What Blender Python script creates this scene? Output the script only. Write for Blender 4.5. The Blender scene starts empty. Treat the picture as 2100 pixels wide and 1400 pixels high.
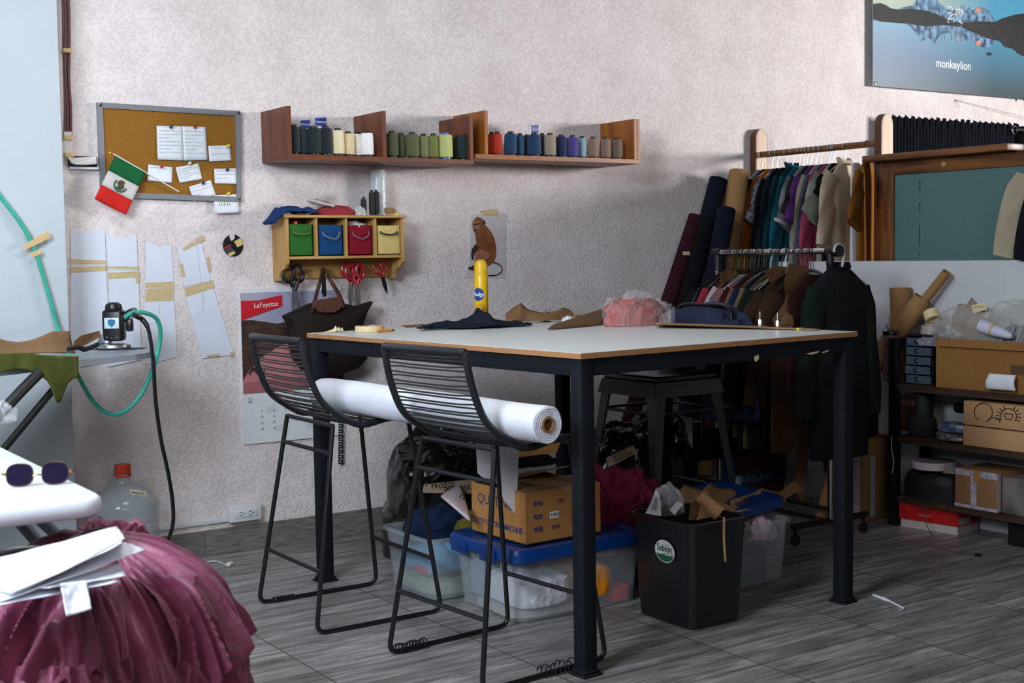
import bpy, bmesh, math, random
from mathutils import Vector, Matrix, noise
R = math.radians
PI = math.pi
col = bpy.context.scene.collection
scn = bpy.context.scene

# ------------------------------------------------------------------ camera
F, YAW, PIT, ROL = 2688.0, .5912, .0664, -.0159
EYE = Vector((0, 0, 1.3))
FW = Vector((math.sin(YAW)*math.cos(PIT), math.cos(YAW)*math.cos(PIT), -math.sin(PIT)))
_r = Vector((math.cos(YAW), -math.sin(YAW), 0)); _u = _r.cross(FW)
RT = _r*math.cos(ROL)+_u*math.sin(ROL); UP = -_r*math.sin(ROL)+_u*math.cos(ROL)
cam = bpy.data.cameras.new('camera'); co = bpy.data.objects.new('camera', cam); col.objects.link(co)
cam.sensor_width = 36; cam.lens = F/2100*36; cam.clip_start = .05; cam.clip_end = 100
co.matrix_world = Matrix((( RT.x, UP.x, -FW.x, EYE.x), (RT.y, UP.y, -FW.y, EYE.y), (RT.z, UP.z, -FW.z, EYE.z), (0, 0, 0, 1)))
cam.dof.use_dof = True; cam.dof.focus_distance = 5.4; cam.dof.aperture_fstop = 7
scn.camera = co
scn.view_settings.view_transform = 'Standard'; scn.view_settings.look = 'None'
scn.view_settings.gamma = 1; scn.view_settings.use_curve_mapping = False
scn.view_settings.exposure = 0.03

# ------------------------------------------------------------------ light
w = bpy.data.worlds.new('world'); scn.world = w; w.use_nodes = True
w.node_tree.nodes['Background'].inputs[0].default_value = (.86, .80, .92, 1)
w.node_tree.nodes['Background'].inputs[1].default_value = .03
def area(name, loc, target, sx, sy, power, color, spread=180):
    l = bpy.data.lights.new(name, 'AREA'); l.shape = 'RECTANGLE'; l.size = sx; l.size_y = sy
    l.energy = power; l.color = color; l.spread = R(spread)
    o = bpy.data.objects.new(name, l); col.objects.link(o); o.location = loc
    o.rotation_euler = (Vector(target)-Vector(loc)).to_track_quat('-Z', 'Y').to_euler()
    return o
area('daylight_left', (-1.0, 2.1, 2.5), (1.0, 4.6, .3), 1.2, 1.0, 150, (.78, .89, 1))
area('daylight_right', (8.8, 1.2, 2.25), (3.0, 5.48, 2.3), 1.3, .7, 315, (1, .985, .97))
area('front_fill', (.2, -1.4, 2.7), (2.2, 4.8, 1.2), 2.4, 1.0, 42, (1, .93, .95))  # added fill from behind the camera, lifts the wall and table
area('overhead_fill', (1.3, 3.2, 3.25), (1.6, 3.5, 0), 1.1, 1.1, 36, (.93, .97, 1))  # added overhead lamp to brighten the tabletop and left floor

# ------------------------------------------------------------------ pixel -> point on a real plane
def ray(px, py): return FW+RT*((px-1050)/F)-UP*((py-700)/F)
WY = 5.48            # back wall plane
def aY(px, py, y=WY): d = ray(px, py); return EYE+d*(y/d.y)
def aX(px, py, x): d = ray(px, py); return EYE+d*(x/d.x)
def aZ(px, py, z=0.0): d = ray(px, py); return EYE+d*((z-1.3)/d.z)

# ------------------------------------------------------------------ materials
def lin(c):
    c = c/255.0
    return c/12.92 if c <= .04045 else ((c+.055)/1.055)**2.4
MATS = {}
def mat(name, rgb, rough=.6, metal=0, var=.0, vscale=20, bump=0, bscale=60, spec=.5, alpha=1, trans=0, sheen=0, kind=None, rgb2=None, stretch=None, bdist=.002):
    if name in MATS: return MATS[name]
    m = bpy.data.materials.new(name); m.use_nodes = True; nt = m.node_tree; N = nt.nodes; L = nt.links
    b = N['Principled BSDF']; c = (lin(rgb[0]), lin(rgb[1]), lin(rgb[2]), 1)
    b.inputs['Base Color'].default_value = c; b.inputs['Roughness'].default_value = rough
    b.inputs['Metallic'].default_value = metal; b.inputs['Specular IOR Level'].default_value = spec
    b.inputs['Alpha'].default_value = alpha; b.inputs['Transmission Weight'].default_value = trans
    b.inputs['Sheen Weight'].default_value = sheen
    tc = N.new('ShaderNodeTexCoord'); mp = N.new('ShaderNodeMapping'); L.new(tc.outputs['Object'], mp.inputs[0])
    if stretch: mp.inputs['Scale'].default_value = stretch
    if var or rgb2:
        n = N.new('ShaderNodeTexNoise'); n.inputs['Scale'].default_value = vscale; n.inputs['Detail'].default_value = 5
        L.new(mp.outputs[0], n.inputs['Vector'])
        mx = N.new('ShaderNodeMix'); mx.data_type = 'RGBA'
        c2 = (lin(rgb2[0]), lin(rgb2[1]), lin(rgb2[2]), 1) if rgb2 else tuple(x*(1+var) for x in c[:3])+(1,)
        c1 = c if rgb2 else tuple(x*(1-var) for x in c[:3])+(1,)
        rp = N.new('ShaderNodeMapRange'); rp.inputs[1].default_value = .35; rp.inputs[2].default_value = .65
        L.new(n.outputs[0], rp.inputs[0]); L.new(rp.outputs[0], mx.inputs[0])
        mx.inputs[6].default_value = c1; mx.inputs[7].default_value = c2
        L.new(mx.outputs[2], b.inputs['Base Color'])
    if bump:
        n2 = N.new('ShaderNodeTexNoise'); n2.inputs['Scale'].default_value = bscale; n2.inputs['Detail'].default_value = 4
        L.new(mp.outputs[0], n2.inputs['Vector'])
        bp = N.new('ShaderNodeBump'); bp.inputs['Strength'].default_value = bump; bp.inputs['Distance'].default_value = bdist
        L.new(n2.outputs[0], bp.inputs['Height']); L.new(bp.outputs[0], b.inputs['Normal'])
    MATS[name] = m
    return m
def fab(name, rgb, var=.12, rough=.95): return mat(name, rgb, rough, 0, var, 14, .5, 350, spec=.15)
def kraft(name='kraft_paper', rgb=(150, 112, 74)): return mat(name, rgb, .8, 0, .14, 160, .15, 200, spec=.2)
def plastic(name, rgb, rough=.35): return mat(name, rgb, rough, 0, 0)
def film(name, tint=(235, 238, 240), a=.28, rough=.12):
    return mat(name, tint, rough, 0, alpha=a, bump=.5, bscale=30, bdist=.01, spec=.8)
def wood(name, c1, c2, axis='x', scale=9, rough=.45):
    st = {'x': (.12, 1, 1), 'y': (1, .12, 1), 'z': (1, 1, .12)}[axis]
    return mat(name, c1, rough, 0, rgb2=c2, vscale=scale*4, stretch=st, bump=.12, bscale=scale*8)
def white_paper(): return mat('white_paper', (226, 230, 236), .7, 0, .02, 30, spec=.2)

# ------------------------------------------------------------------ mesh builder
LOC = {}
class MB:
    def __init__(s): s.v = []; s.f = []; s.m = []; s.mats = []
    def mi(s, m):
        if m not in s.mats: s.mats.append(m)
        return s.mats.index(m)
    def add(s, vs, fs, m):
        k = len(s.v); s.v += [Vector(p) for p in vs]; i = s.mi(m)
        for f in fs: s.f.append([a+k for a in f]); s.m.append(i)
        return s
    def addbm(s, bm, m):
        bm.verts.ensure_lookup_table()
        for i, v in enumerate(bm.verts): v.index = i
        s.add([v.co.copy() for v in bm.verts], [[v.index for v in f.verts] for f in bm.faces], m); bm.free(); return s
    def box(s, c, sz, m, bev=0, mx=None, taper=None, seg=2):
        bm = bmesh.new(); bmesh.ops.create_cube(bm, size=1)
        for v in bm.verts:
            t = 1
            if taper and v.co.z < 0: t = taper
            v.co = Vector((v.co.x*sz[0]*t, v.co.y*sz[1]*t, v.co.z*sz[2]))
        if bev: bmesh.ops.bevel(bm, geom=list(bm.edges), offset=bev, segments=seg, affect='EDGES', profile=.5)
        T = Matrix.Translation(Vector(c)) @ (mx.to_4x4() if mx else Matrix.Identity(4))
        bm.transform(T); return s.addbm(bm, m)
    def bx(s, a, b, m, bev=0):
        a = Vector(a); b = Vector(b)
        return s.box((a+b)/2, [abs(x) for x in (b-a)], m, bev)
    def tube(s, pts, r, m, n=8, closed=False, flat=None, spline=0):
        pts = [Vector(p) for p in pts]
        if spline: pts = smooth(pts, spline, closed)
        N_ = len(pts); vs = []; fs = []
        prev = None
        for i, p in enumerate(pts):
            if closed: t = (pts[(i+1) % N_]-pts[i-1])
            else: t = pts[min(i+1, N_-1)]-pts[max(i-1, 0)]
            t = t.normalized() if t.length > 1e-9 else Vector((0, 0, 1))
            if prev is None: prev = t.orthogonal().normalized()
            a = prev-t*prev.dot(t); a = a.normalized() if a.length > 1e-6 else t.orthogonal().normalized()
            prev = a; b = t.cross(a); rr = r[min(i, len(r)-1)] if isinstance(r, (list, tuple)) else r
            for k in range(n):
                an = 2*PI*k/n; vs.append(p+a*(math.cos(an)*rr)+b*(math.sin(an)*rr*(flat or 1)))
        for i in range(N_ if closed else N_-1):
            j = (i+1) % N_
            for k in range(n):
                k2 = (k+1) % n; fs.append([i*n+k, i*n+k2, j*n+k2, j*n+k])
        if not closed: fs.append(list(range(n))[::-1]); fs.append([(N_-1)*n+k for k in range(n)])
        return s.add(vs, fs, m)
    def lathe(s, prof, o, m, n=24, mx=None, cap=True):
        o = Vector(o); vs = []; fs = []
        for r, z in prof:
            for k in range(n):
                a = 2*PI*k/n; p = Vector((math.cos(a)*r, math.sin(a)*r, z))
                vs.append(o+(mx @ p if mx else p))
        for i in range(len(prof)-1):
            for k in range(n):
                k2 = (k+1) % n; fs.append([i*n+k, i*n+k2, (i+1)*n+k2, (i+1)*n+k])
        if cap:
            if prof[0][0] > 1e-5: fs.append(list(range(n))[::-1])
            if prof[-1][0] > 1e-5: fs.append([(len(prof)-1)*n+k for k in range(n)])
        return s.add(vs, fs, m)
    def prism(s, poly, dvec, m):
        """poly: list of 3D points (front), extruded by dvec"""
        d = Vector(dvec); n = len(poly); P_ = [Vector(p) for p in poly]
        bm = bmesh.new(); vv = [bm.verts.new(p) for p in P_]; f = bm.faces.new(vv)
        ex = bmesh.ops.extrude_face_region(bm, geom=[f])
        for g in ex['geom']:
            if isinstance(g, bmesh.types.BMVert): g.co += d
        bmesh.ops.triangulate(bm, faces=[g for g in bm.faces if len(g.verts) > 4])
        bmesh.ops.recalc_face_normals(bm, faces=bm.faces)
        return s.addbm(bm, m)
    def grid(s, fn, nu, nv, m, cu=False, cv=False):
        vs = [fn(i/(nu if cu else nu-1), j/(nv if cv else nv-1)) for j in range(nv) for i in range(nu)]; fs = []
        for j in range(nv if cv else nv-1):
            for i in range(nu if cu else nu-1):
                i2 = (i+1) % nu; j2 = (j+1) % nv
                fs.append([j*nu+i, j*nu+i2, j2*nu+i2, j2*nu+i])
        return s.add(vs, fs, m)
    def loft(s, rings, m, cap=True):
        n = len(rings[0]); vs = [p for r_ in rings for p in r_]; fs = []
        for i in range(len(rings)-1):
            for k in range(n):
                k2 = (k+1) % n; fs.append([i*n+k, i*n+k2, (i+1)*n+k2, (i+1)*n+k])
        if cap: fs.append(list(range(n))[::-1]); fs.append([(len(rings)-1)*n+k for k in range(n)])
        return s.add(vs, fs, m)
    def text(s, txt, o, right, up, size, m, ext=.0004, align='CENTER', sx=1, bold=0):
        cu = bpy.data.curves.new('t', 'FONT'); cu.body = txt; cu.size = size; cu.extrude = ext; cu.offset = bold
        cu.align_x = align; cu.align_y = 'CENTER'; cu.resolution_u = 3
        ob = bpy.data.objects.new('t', cu); col.objects.link(ob)
        me = bpy.data.meshes.new_from_object(ob.evaluated_get(bpy.context.evaluated_depsgraph_get()))
        right = Vector(right).normalized(); up = Vector(up).normalized(); nn = right.cross(up)
        o = Vector(o)
        s.add([o+right*v.co.x*sx+up*v.co.y+nn*v.co.z for v in me.vertices], [list(p.vertices) for p in me.polygons], m)
        bpy.data.objects.remove(ob); bpy.data.curves.remove(cu); bpy.data.meshes.remove(me); return s
    def build(s, name, parent=None, label=None, cat=None, group=None, kind=None, smooth=35, solid=0, sub=0, origin=None):
        xs = [p.x for p in s.v]; ys = [p.y for p in s.v]; zs = [p.z for p in s.v]
        b = Vector(((min(xs)+max(xs))/2, (min(ys)+max(ys))/2, min(zs))) if origin is None else Vector(origin)
        me = bpy.data.meshes.new(name); me.from_pydata([p-b for p in s.v], [], s.f)
        for m in s.mats: me.materials.append(m)
        me.polygons.foreach_set('material_index', s.m)
        if smooth:
            me.polygons.foreach_set('use_smooth', [True]*len(me.polygons)); me.set_sharp_from_angle(angle=R(smooth))
        me.update()
        o = bpy.data.objects.new(name, me); col.objects.link(o); LOC[o.name] = b
        if parent: o.parent = parent; o.location = b-LOC[parent.name]
        else: o.location = b
        if solid: md = o.modifiers.new('solid', 'SOLIDIFY'); md.thickness = solid; md.offset = 0
        if sub: md = o.modifiers.new('sub', 'SUBSURF'); md.levels = sub; md.render_levels = sub
        tag(o, label, cat, group, kind); return o
def tag(o, label=None, cat=None, group=None, kind=None):
    if label: o['label'] = label
    if cat: o['category'] = cat
    if group: o['group'] = group
    if kind: o['kind'] = kind
def empty(name, loc, label, cat, group=None):
    o = bpy.data.objects.new(name, None); col.objects.link(o); o.location = loc; o.empty_display_size = .05
    LOC[o.name] = Vector(loc); tag(o, label, cat, group); return o
def copy_tree(o, loc, label=None, group=None, parent=None, rotz=0, mats=None):
    c = o.copy(); col.objects.link(c); c.parent = parent
    if parent is None: c.location = loc; c.rotation_euler = (0, 0, rotz); LOC[c.name] = Vector(loc)
    if mats and c.data and hasattr(c.data, 'materials'):
        c.data = o.data.copy()
        for i, mm in enumerate(c.data.materials):
            if mm and mm.name in mats: c.data.materials[i] = mats[mm.name]
    if label: c['label'] = label
    if group: c['group'] = group
    for ch in list(o.children): copy_tree(ch, None, parent=c, mats=mats)
    return c
def smooth(pts, k=6, closed=False):
    out = []; n = len(pts)
    for i in range(n if closed else n-1):
        p1 = pts[i]; p2 = pts[(i+1) % n]
        p0 = pts[i-1] if (i > 0 or closed) else p1; p3 = pts[(i+2) % n] if (i+2 < n or closed) else p2
        for j in range(k):
            t = j/k; out.append(.5*((2*p1)+(p2-p0)*t+(2*p0-5*p1+4*p2-p3)*t*t+(3*p1-p0-3*p2+p3)*t**3))
    if not closed: out.append(pts[-1])
    return out
def nz(x, y=0, z=0): return noise.noise(Vector((x, y, z)))
def wallpoly(mb, px, y, th, m): return mb.prism([aY(a, b, y) for a, b in px], (0, th, 0), m)
def wallquad(mb, c, y, m, curl=.004, nu=8, nv=8, seed=0, yo=None):
    P4 = [aY(a, b, y) for a, b in c]   # tl tr br bl
    def fn(u, v):
        p = (P4[0]*(1-u)+P4[1]*u)*(1-v)+(P4[3]*(1-u)+P4[2]*u)*v
        return p+Vector((0, -abs(curl)*(v*v*.9+.25*abs(nz(u*3+seed, v*3, seed))), 0))
    return mb.grid(fn, nu, nv, m)
def scribble(mb, p, right, up, wd, h, m, seed=0, r=.0006, n=None):
    """a line of illegible handwriting"""
    rnd = random.Random(seed); right = Vector(right); up = Vector(up); x = 0; run = []
    while x < wd:
        k = rnd.randint(3, 7)*2; run = []
        for i in range(k):
            run.append(Vector(p)+right*x+up*(rnd.uniform(-.5, .5)*h)); x += h*.28
            if x > wd: break
        if len(run) > 1: mb.tube(run, r, m, 3)
        x += h*.6
def heap(mb, c, rx, ry, h, m, seed=0, amp=.18, freq=3.2, nu=64, nv=28, flatb=True, ridge=.6, pw=.8):
    """crumpled cloth mound"""
    c = Vector(c); s = seed*7.13; nu = int(nu*1.5); nv = int(nv*1.5)
    def fn(u, v):
        a = 2*PI*u; t = v*PI/2
        d = Vector((math.cos(a)*math.cos(t), math.sin(a)*math.cos(t), math.sin(t)))
        q = d*freq*.62+Vector((s, s*.7, s*.3))
        wq = q+Vector((nz(q.x*.8, q.y*.8, q.z*.8+9), nz(q.x*.8+5, q.y*.8, q.z*.8), nz(q.x*.8, q.y*.8+7, q.z*.8)))*.9
        r1 = 1-min(1, abs(nz(wq.x*1.5, wq.y*1.5, wq.z*1.5))*2.6)
        r2 = 1-min(1, abs(nz(wq.x*3.1+4, wq.y*3.1, wq.z*3.1))*2.6)
        k = 1+amp*nz(wq.x*.8, wq.y*.8, wq.z*.8)*1.3+amp*ridge*(r1*.50+r2*.20-.38)
        if t > 1.5: k = 1+(k-1)*.6
        return c+Vector((d.x*rx*k, d.y*ry*k, max((d.z**pw)*h*k, 0)))
    mb.grid(fn, nu, nv, m, cu=True); return mb

# ================================================================== THE SETTING
def floor_mat():
    m = bpy.data.materials.new('floor_wood_tile'); m.use_nodes = True; nt = m.node_tree; N = nt.nodes; L = nt.links
    b = N['Principled BSDF']; tc = N.new('ShaderNodeTexCoord'); mp = N.new('ShaderNodeMapping')
    L.new(tc.outputs['Object'], mp.inputs[0])
    # boards run along Y... printed plank stripes inside large tiles
    br = N.new('ShaderNodeTexBrick'); br.offset = .5; br.inputs['Scale'].default_value = 1
    br.inputs['Brick Width'].default_value = .582; br.inputs['Row Height'].default_value = .097; br.inputs['Mortar Size'].default_value = .0016
    br.inputs['Color1'].default_value = (.0, .0, .0, 1); br.inputs['Color2'].default_value = (1, 1, 1, 1); br.inputs['Mortar'].default_value = (.5, .5, .5, 1)
    br.inputs['Bias'].default_value = 0; br.offset = 0
    mp.inputs['Location'].default_value = (.013, .362, 0)
    L.new(mp.outputs[0], br.inputs['Vector'])
    mp2 = N.new('ShaderNodeMapping'); mp2.inputs['Scale'].default_value = (1.1, 9, 1); L.new(tc.outputs['Object'], mp2.inputs[0])
    n1 = N.new('ShaderNodeTexNoise'); n1.inputs['Scale'].default_value = 3.0; n1.inputs['Detail'].default_value = 9; n1.inputs['Roughness'].default_value = .72
    n1.inputs['Distortion'].default_value = .6
    L.new(mp2.outputs[0], n1.inputs['Vector'])
    cr = N.new('ShaderNodeValToRGB'); e = cr.color_ramp.elements
    e[0].position = .3; e[0].color = (lin(84), lin(80), lin(78), 1); e[1].position = .70; e[1].color = (lin(190), lin(188), lin(186), 1)
    x = cr.color_ramp.elements.new(.5); x.color = (lin(140), lin(137), lin(134), 1)
    L.new(n1.outputs[0], cr.inputs[0])
    mm = N.new('ShaderNodeMix'); mm.data_type = 'RGBA'; mm.blend_type = 'MULTIPLY'; mm.inputs[0].default_value = .34
    L.new(cr.outputs[0], mm.inputs[6]); L.new(br.outputs['Color'], mm.inputs[7])
    # plank gaps
    g = N.new('ShaderNodeMix'); g.data_type = 'RGBA'; L.new(br.outputs['Fac'], g.inputs[0]); L.new(mm.outputs[2], g.inputs[6])
    g.inputs[7].default_value = (lin(38), lin(35), lin(34), 1)
    # tile joints
    b2 = N.new('ShaderNodeTexBrick'); b2.offset = 0; b2.inputs['Scale'].default_value = 1; b2.inputs['Brick Width'].default_value = .582
    b2.inputs['Row Height'].default_value = .582; b2.inputs['Mortar Size'].default_value = .003
    mp3 = N.new('ShaderNodeMapping'); mp3.inputs['Location'].default_value = (.013, .362, 0); L.new(tc.outputs['Object'], mp3.inputs[0])
    L.new(mp3.outputs[0], b2.inputs['Vector'])
    g2 = N.new('ShaderNodeMix'); g2.data_type = 'RGBA'; L.new(b2.outputs['Fac'], g2.inputs[0]); L.new(g.outputs[2], g2.inputs[6])
    g2.inputs[7].default_value = (lin(70), lin(64), lin(60), 1)
    L.new(g2.outputs[2], b.inputs['Base Color'])
    b.inputs['Roughness'].default_value = .38; b.inputs['Specular IOR Level'].default_value = .45
    bp = N.new('ShaderNodeBump'); bp.inputs['Strength'].default_value = .25; bp.inputs['Distance'].default_value = .002
    L.new(n1.outputs[0], bp.inputs['Height']); L.new(bp.outputs[0], b.inputs['Normal'])
    return m
def plaster_mat():
    m = bpy.data.materials.new('rough_white_plaster'); m.use_nodes = True; nt = m.node_tree; N = nt.nodes; L = nt.links
    b = N['Principled BSDF']; tc = N.new('ShaderNodeTexCoord')
    n1 = N.new('ShaderNodeTexNoise'); n1.inputs['Scale'].default_value = 74; n1.inputs['Detail'].default_value = 5; n1.inputs['Roughness'].default_value = .55
    n1.inputs['Distortion'].default_value = .5
    n2 = N.new('ShaderNodeTexNoise'); n2.inputs['Scale'].default_value = 5; n2.inputs['Detail'].default_value = 3
    for n in (n1, n2): L.new(tc.outputs['Object'], n.inputs['Vector'])
    r1 = N.new('ShaderNodeMapRange'); r1.inputs[1].default_value = .5; r1.inputs[2].default_value = .66; L.new(n1.outputs[0], r1.inputs[0])
    r2 = N.new('ShaderNodeMath'); r2.operation = 'MULTIPLY_ADD'; L.new(n2.outputs[0], r2.inputs[0]); r2.inputs[1].default_value = 1.6; L.new(r1.outputs[0], r2.inputs[2])
    bp = N.new('ShaderNodeBump'); bp.inputs['Strength'].default_value = .6; bp.inputs['Distance'].default_value = .0038
    L.new(r2.outputs[0], bp.inputs['Height']); L.new(bp.outputs[0], b.inputs['Normal'])
    cr = N.new('ShaderNodeValToRGB'); e = cr.color_ramp.elements
    e[0].position = .3; e[0].color = (lin(219), lin(208), lin(207), 1); e[1].position = .7; e[1].color = (lin(232), lin(222), lin(221), 1)
    L.new(n2.outputs[0], cr.inputs[0]); L.new(cr.outputs[0], b.inputs['Base Color'])
    b.inputs['Roughness'].default_value = .85; b.inputs['Specular IOR Level'].default_value = .25
    return m
FLOOR = floor_mat(); PLASTER = plaster_mat()
SMOOTHW = mat('smooth_white_paint', (208, 211, 214), .7, 0, .02, 6, .12, 90)
DARKM = mat('black_metal', (17, 22, 29), .75, .0, .12, 12, .08, 60, spec=.22)
WIREB = mat('black_coated_steel', (16, 17, 19), .38, 0, 0, spec=.5)
CHROME = mat('chrome', (200, 200, 205), .18, 1)
TAPE = mat('masking_tape', (205, 178, 128), .75, 0, .08, 40, spec=.2)
INK = plastic('ink', (40, 42, 60), .8)

MB().bx((-3, -2, -.1), (9, WY+.2, 0), FLOOR).build('floor', kind='structure', smooth=0, origin=(0, 0, 0))
MB().bx((-3, WY, 0), (9, WY+.2, 3.3), PLASTER).build('wall_back', kind='structure', smooth=0, origin=(0, 0, 0))
PY = 5.28
px0 = aY(128, 300, PY).x
MB().bx((-1.5, PY, 0), (px0, WY-.002, 3.3), mat('pale_blue_paint', (186, 194, 200), .7, 0, .02, 6, .12, 90), .004).build('wall_left', kind='structure', smooth=0)
HX = 5.14
MB().bx((HX, 2.0, 0), (HX+.03, WY-.003, 1.238), SMOOTHW, .002).build('wall_right', kind='structure', smooth=0)
MB().bx((HX-.012, 2.2, 0), (HX-.001, WY-.03, .05), SMOOTHW).build('baseboard_right', kind='structure', smooth=0)
# tiled baseboard along the back wall, made of the same plank tile
mb = MB(); GROUT = plastic('grout', (118, 104, 98), .9)
x = px0
BB = mat('skirting_tile', (96, 92, 90), .5, rgb2=(128, 124, 121), vscale=14, stretch=(1, 1, 8))
for k in range(7):
    mb.bx((x, WY-.012, 0), (min(x+.598, HX), WY-.001, .112), BB, .001); x += .6
    if x > HX: break
mb.bx((px0, WY-.010, .1), (HX, WY-.002, .1125), GROUT)
mb.build('baseboard_back', kind='structure', smooth=0)
# long cable duct above the skirting left of the outlet
mb = MB(); a = aY(325, 1082); b_ = aY(478, 1062)
mb.bx((px0, WY-.014, a.z-.012), (b_.x, WY-.001, a.z+.010), SMOOTHW, .003)
mb.build('trim_1', kind='structure')

# ================================================================== ON THE LEFT OF THE BACK WALL
WX = Vector((1, 0, 0)); WZ = Vector((0, 0, 1))
PAPER = white_paper()
STEEL = mat('dull_aluminium', (150, 152, 158), .45, .6)
# cables beside the pillar
mb = MB(); rnd = random.Random(3)
MAR = plastic('dark_red_cable', (84, 38, 42)); WHC = plastic('white_cable', (214, 214, 210))
for k in range(4):
    mb.tube([aY(129+k*3.4+rnd.uniform(-2, 2)+i*1.1, -30+i*62, WY-.02-.006*(k % 2)) for i in range(6)], .006, MAR, 6, spline=4)
t = mb.build('cable_bundle', label='dark red cables running down the wall beside the white pillar', cat='cable')
mb = MB()
for k in range(5):
    mb.tube([aY(133+k*3, 270, WY-.035), aY(134+k*3, 310, WY-.035), aY(143+k, 324+k*2.2, WY-.04), aY(170, 324+k*3, WY-.035-.004*k), aY(197, 322+k*3.2, WY-.025)], .0035, WHC, 6, spline=5)
wc = mb.build('white_cable_coil', label='thin white cables taped at the corner and running to the corkboard', cat='cable')
for (x, y) in ((137, 104), (139, 283), (141, 318)):
    p = aY(x, y, WY-.03); MB().box(p, (.035, .035, .018), TAPE, .004).build('tape_wrap', wc)
mb = MB(); a = aY(139, 338); b = aY(199, 346)
mb.bx((a.x, WY-.03, b.z-.005), (b.x, WY, b.z+.004), SMOOTHW, .002)
mb.bx((a.x, WY-.006, b.z), (b.x, WY, b.z+.05), plastic('dark_grey_slot', (60, 58, 60), .8))
mb.build('cable_channel', label='small white cable channel between pillar and corkboard', cat='cable duct')

# corkboard
CORK = mat('cork', (142, 98, 40), .9, 0, .22, 220, .5, 300, spec=.1)
e = empty('corkboard', (1.94, WY-.02, 1.55), 'brown corkboard in a grey aluminium frame on the white wall', 'corkboard')
tl, tr, br_, bl = aY(198, 210, WY-.012), aY(491, 228, WY-.012), aY(494, 414, WY-.012), aY(206, 404, WY-.012)
C4 = [tl, tr, br_, bl]
def inset(P4, d):
    c = sum(P4, Vector())/4
    return [p+Vector((d if p.x < c.x else -d, 0, d if p.z < c.z else -d)) for p in P4]
I4 = inset(C4, .022)
MB().prism(I4, (0, .01, 0), CORK).build('cork_panel', e, smooth=0)
mb = MB()
for i in range(4):
    j = (i+1) % 4
    mb.prism([C4[i]+Vector((0, -.012, 0)), C4[j]+Vector((0, -.012, 0)), I4[j]+Vector((0, -.010, 0)), I4[i]+Vector((0, -.010, 0))], (0, .022, 0), STEEL)
mb.build('frame', e, smooth=0)
for p in C4:
    c = sum(C4, Vector())/4; q = p+Vector((.01 if p.x < c.x else -.01, -.014, .01 if p.z < c.z else -.01))
    MB().lathe([(.0075, 0), (.007, .003), (.003, .004)], q, CHROME, 12, Matrix.Rotation(PI/2, 3, 'X')).build('corner_screw', e)
def pin(px, py, rgb, name, lab):
    m = plastic('pin_'+name, rgb, .3); p = aY(px, py, WY-.022)
    MB().lathe([(.001, 0), (.006, .001), (.003, .005), (.004, .012), (.006, .014), (.001, .016)], p, m, 12, Matrix.Rotation(PI/2-.3, 3, 'X')).build('push_pin', label=lab, cat='push pin')
NY = WY-.0165
def note(c, lab, lines, seed, digits=None):
    e = MB(); wallquad(e, c, NY-.002*(seed % 3)/3, PAPER, .003, seed=seed); o = e.build('paper_note', label=lab, cat='note', solid=.0006)
    P4 = [aY(a, b, NY-.004) for a, b in c]; r = (P4[1]-P4[0]); L_ = r.length; r = r.normalized(); d = (P4[3]-P4[0]); H_ = d.length; d = d.normalized()
    mb = MB()
    for i in range(lines):
        scribble(mb, P4[0]+r*.008+d*(H_*(.14+.75*i/lines))+Vector((0, -.001-.003*((i+.5)/lines)**2, 0)), r, -d, L_*(.82 if i % 3 != 2 else .45), .004, INK, seed*31+i, .00045)
    if digits:
        G = plastic('green_ink', (60, 140, 60), .8)
        mb.text(digits[0], P4[0]+r*(L_*.42)+d*(H_*.3)+Vector((0, -.002, 0)), r, -d, .024, G, .0002)
        mb.text(digits[1], P4[0]+r*(L_*.42)+d*(H_*.52)+Vector((0, -.003, 0)), r, -d, .018, G, .0002)
    mb.build('handwriting', o, smooth=0)
note([(321, 258), (375, 259), (377, 329), (323, 327)], 'large white sheet with handwriting under the dark blue pin', 7, 1)
note([(374, 259), (422, 260), (426, 328), (377, 329)], 'large white sheet with handwriting under the upper red pin', 7, 2)
note([(427, 299), (472, 298), (475, 329), (429, 331)], 'small note with a yellow pin right of the large sheets', 2, 3)
note([(304, 337), (354, 343), (352, 375), (302, 370)], 'blank looking note under the red pin beside the flag stick', 1, 4)
note([(360, 343), (408, 335), (414, 367), (368, 375)], 'tilted note full of handwriting under the white pin', 6, 5)
note([(387, 383), (432, 369), (442, 399), (398, 413)], 'tilted note under the blue pin near the bottom frame', 3, 6)
note([(439, 346), (486, 345), (487, 377), (440, 376)], 'note with dark marks touching the right frame', 3, 7)
note([(438, 400), (487, 398), (491, 436), (440, 438)], 'note with green numbers hanging below the corkboard', 1, 8, ('6 8 2', '11 5 11'))
for a in ((350, 261, (30, 40, 110), 'blue', 'dark blue pin in the large left sheet'), (399, 261, (170, 30, 35), 'red', 'red pin in the large right sheet'), (467, 300, (225, 205, 40), 'yellow', 'yellow pin in the small note beside the large sheets'),
          (331, 342, (170, 30, 35), 'red', 'red pin in the note beside the flag'), (388, 336, (225, 222, 215), 'white', 'white pin in the tilted handwritten note'), (416, 376, (30, 40, 110), 'blue', 'blue pin in the lowest tilted note'),
          (465, 349, (30, 40, 110), 'blue', 'blue pin in the note by the right frame'), (467, 398, (225, 205, 40), 'yellow', 'yellow pin in the note with green numbers')):
    pin(*a)
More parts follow.
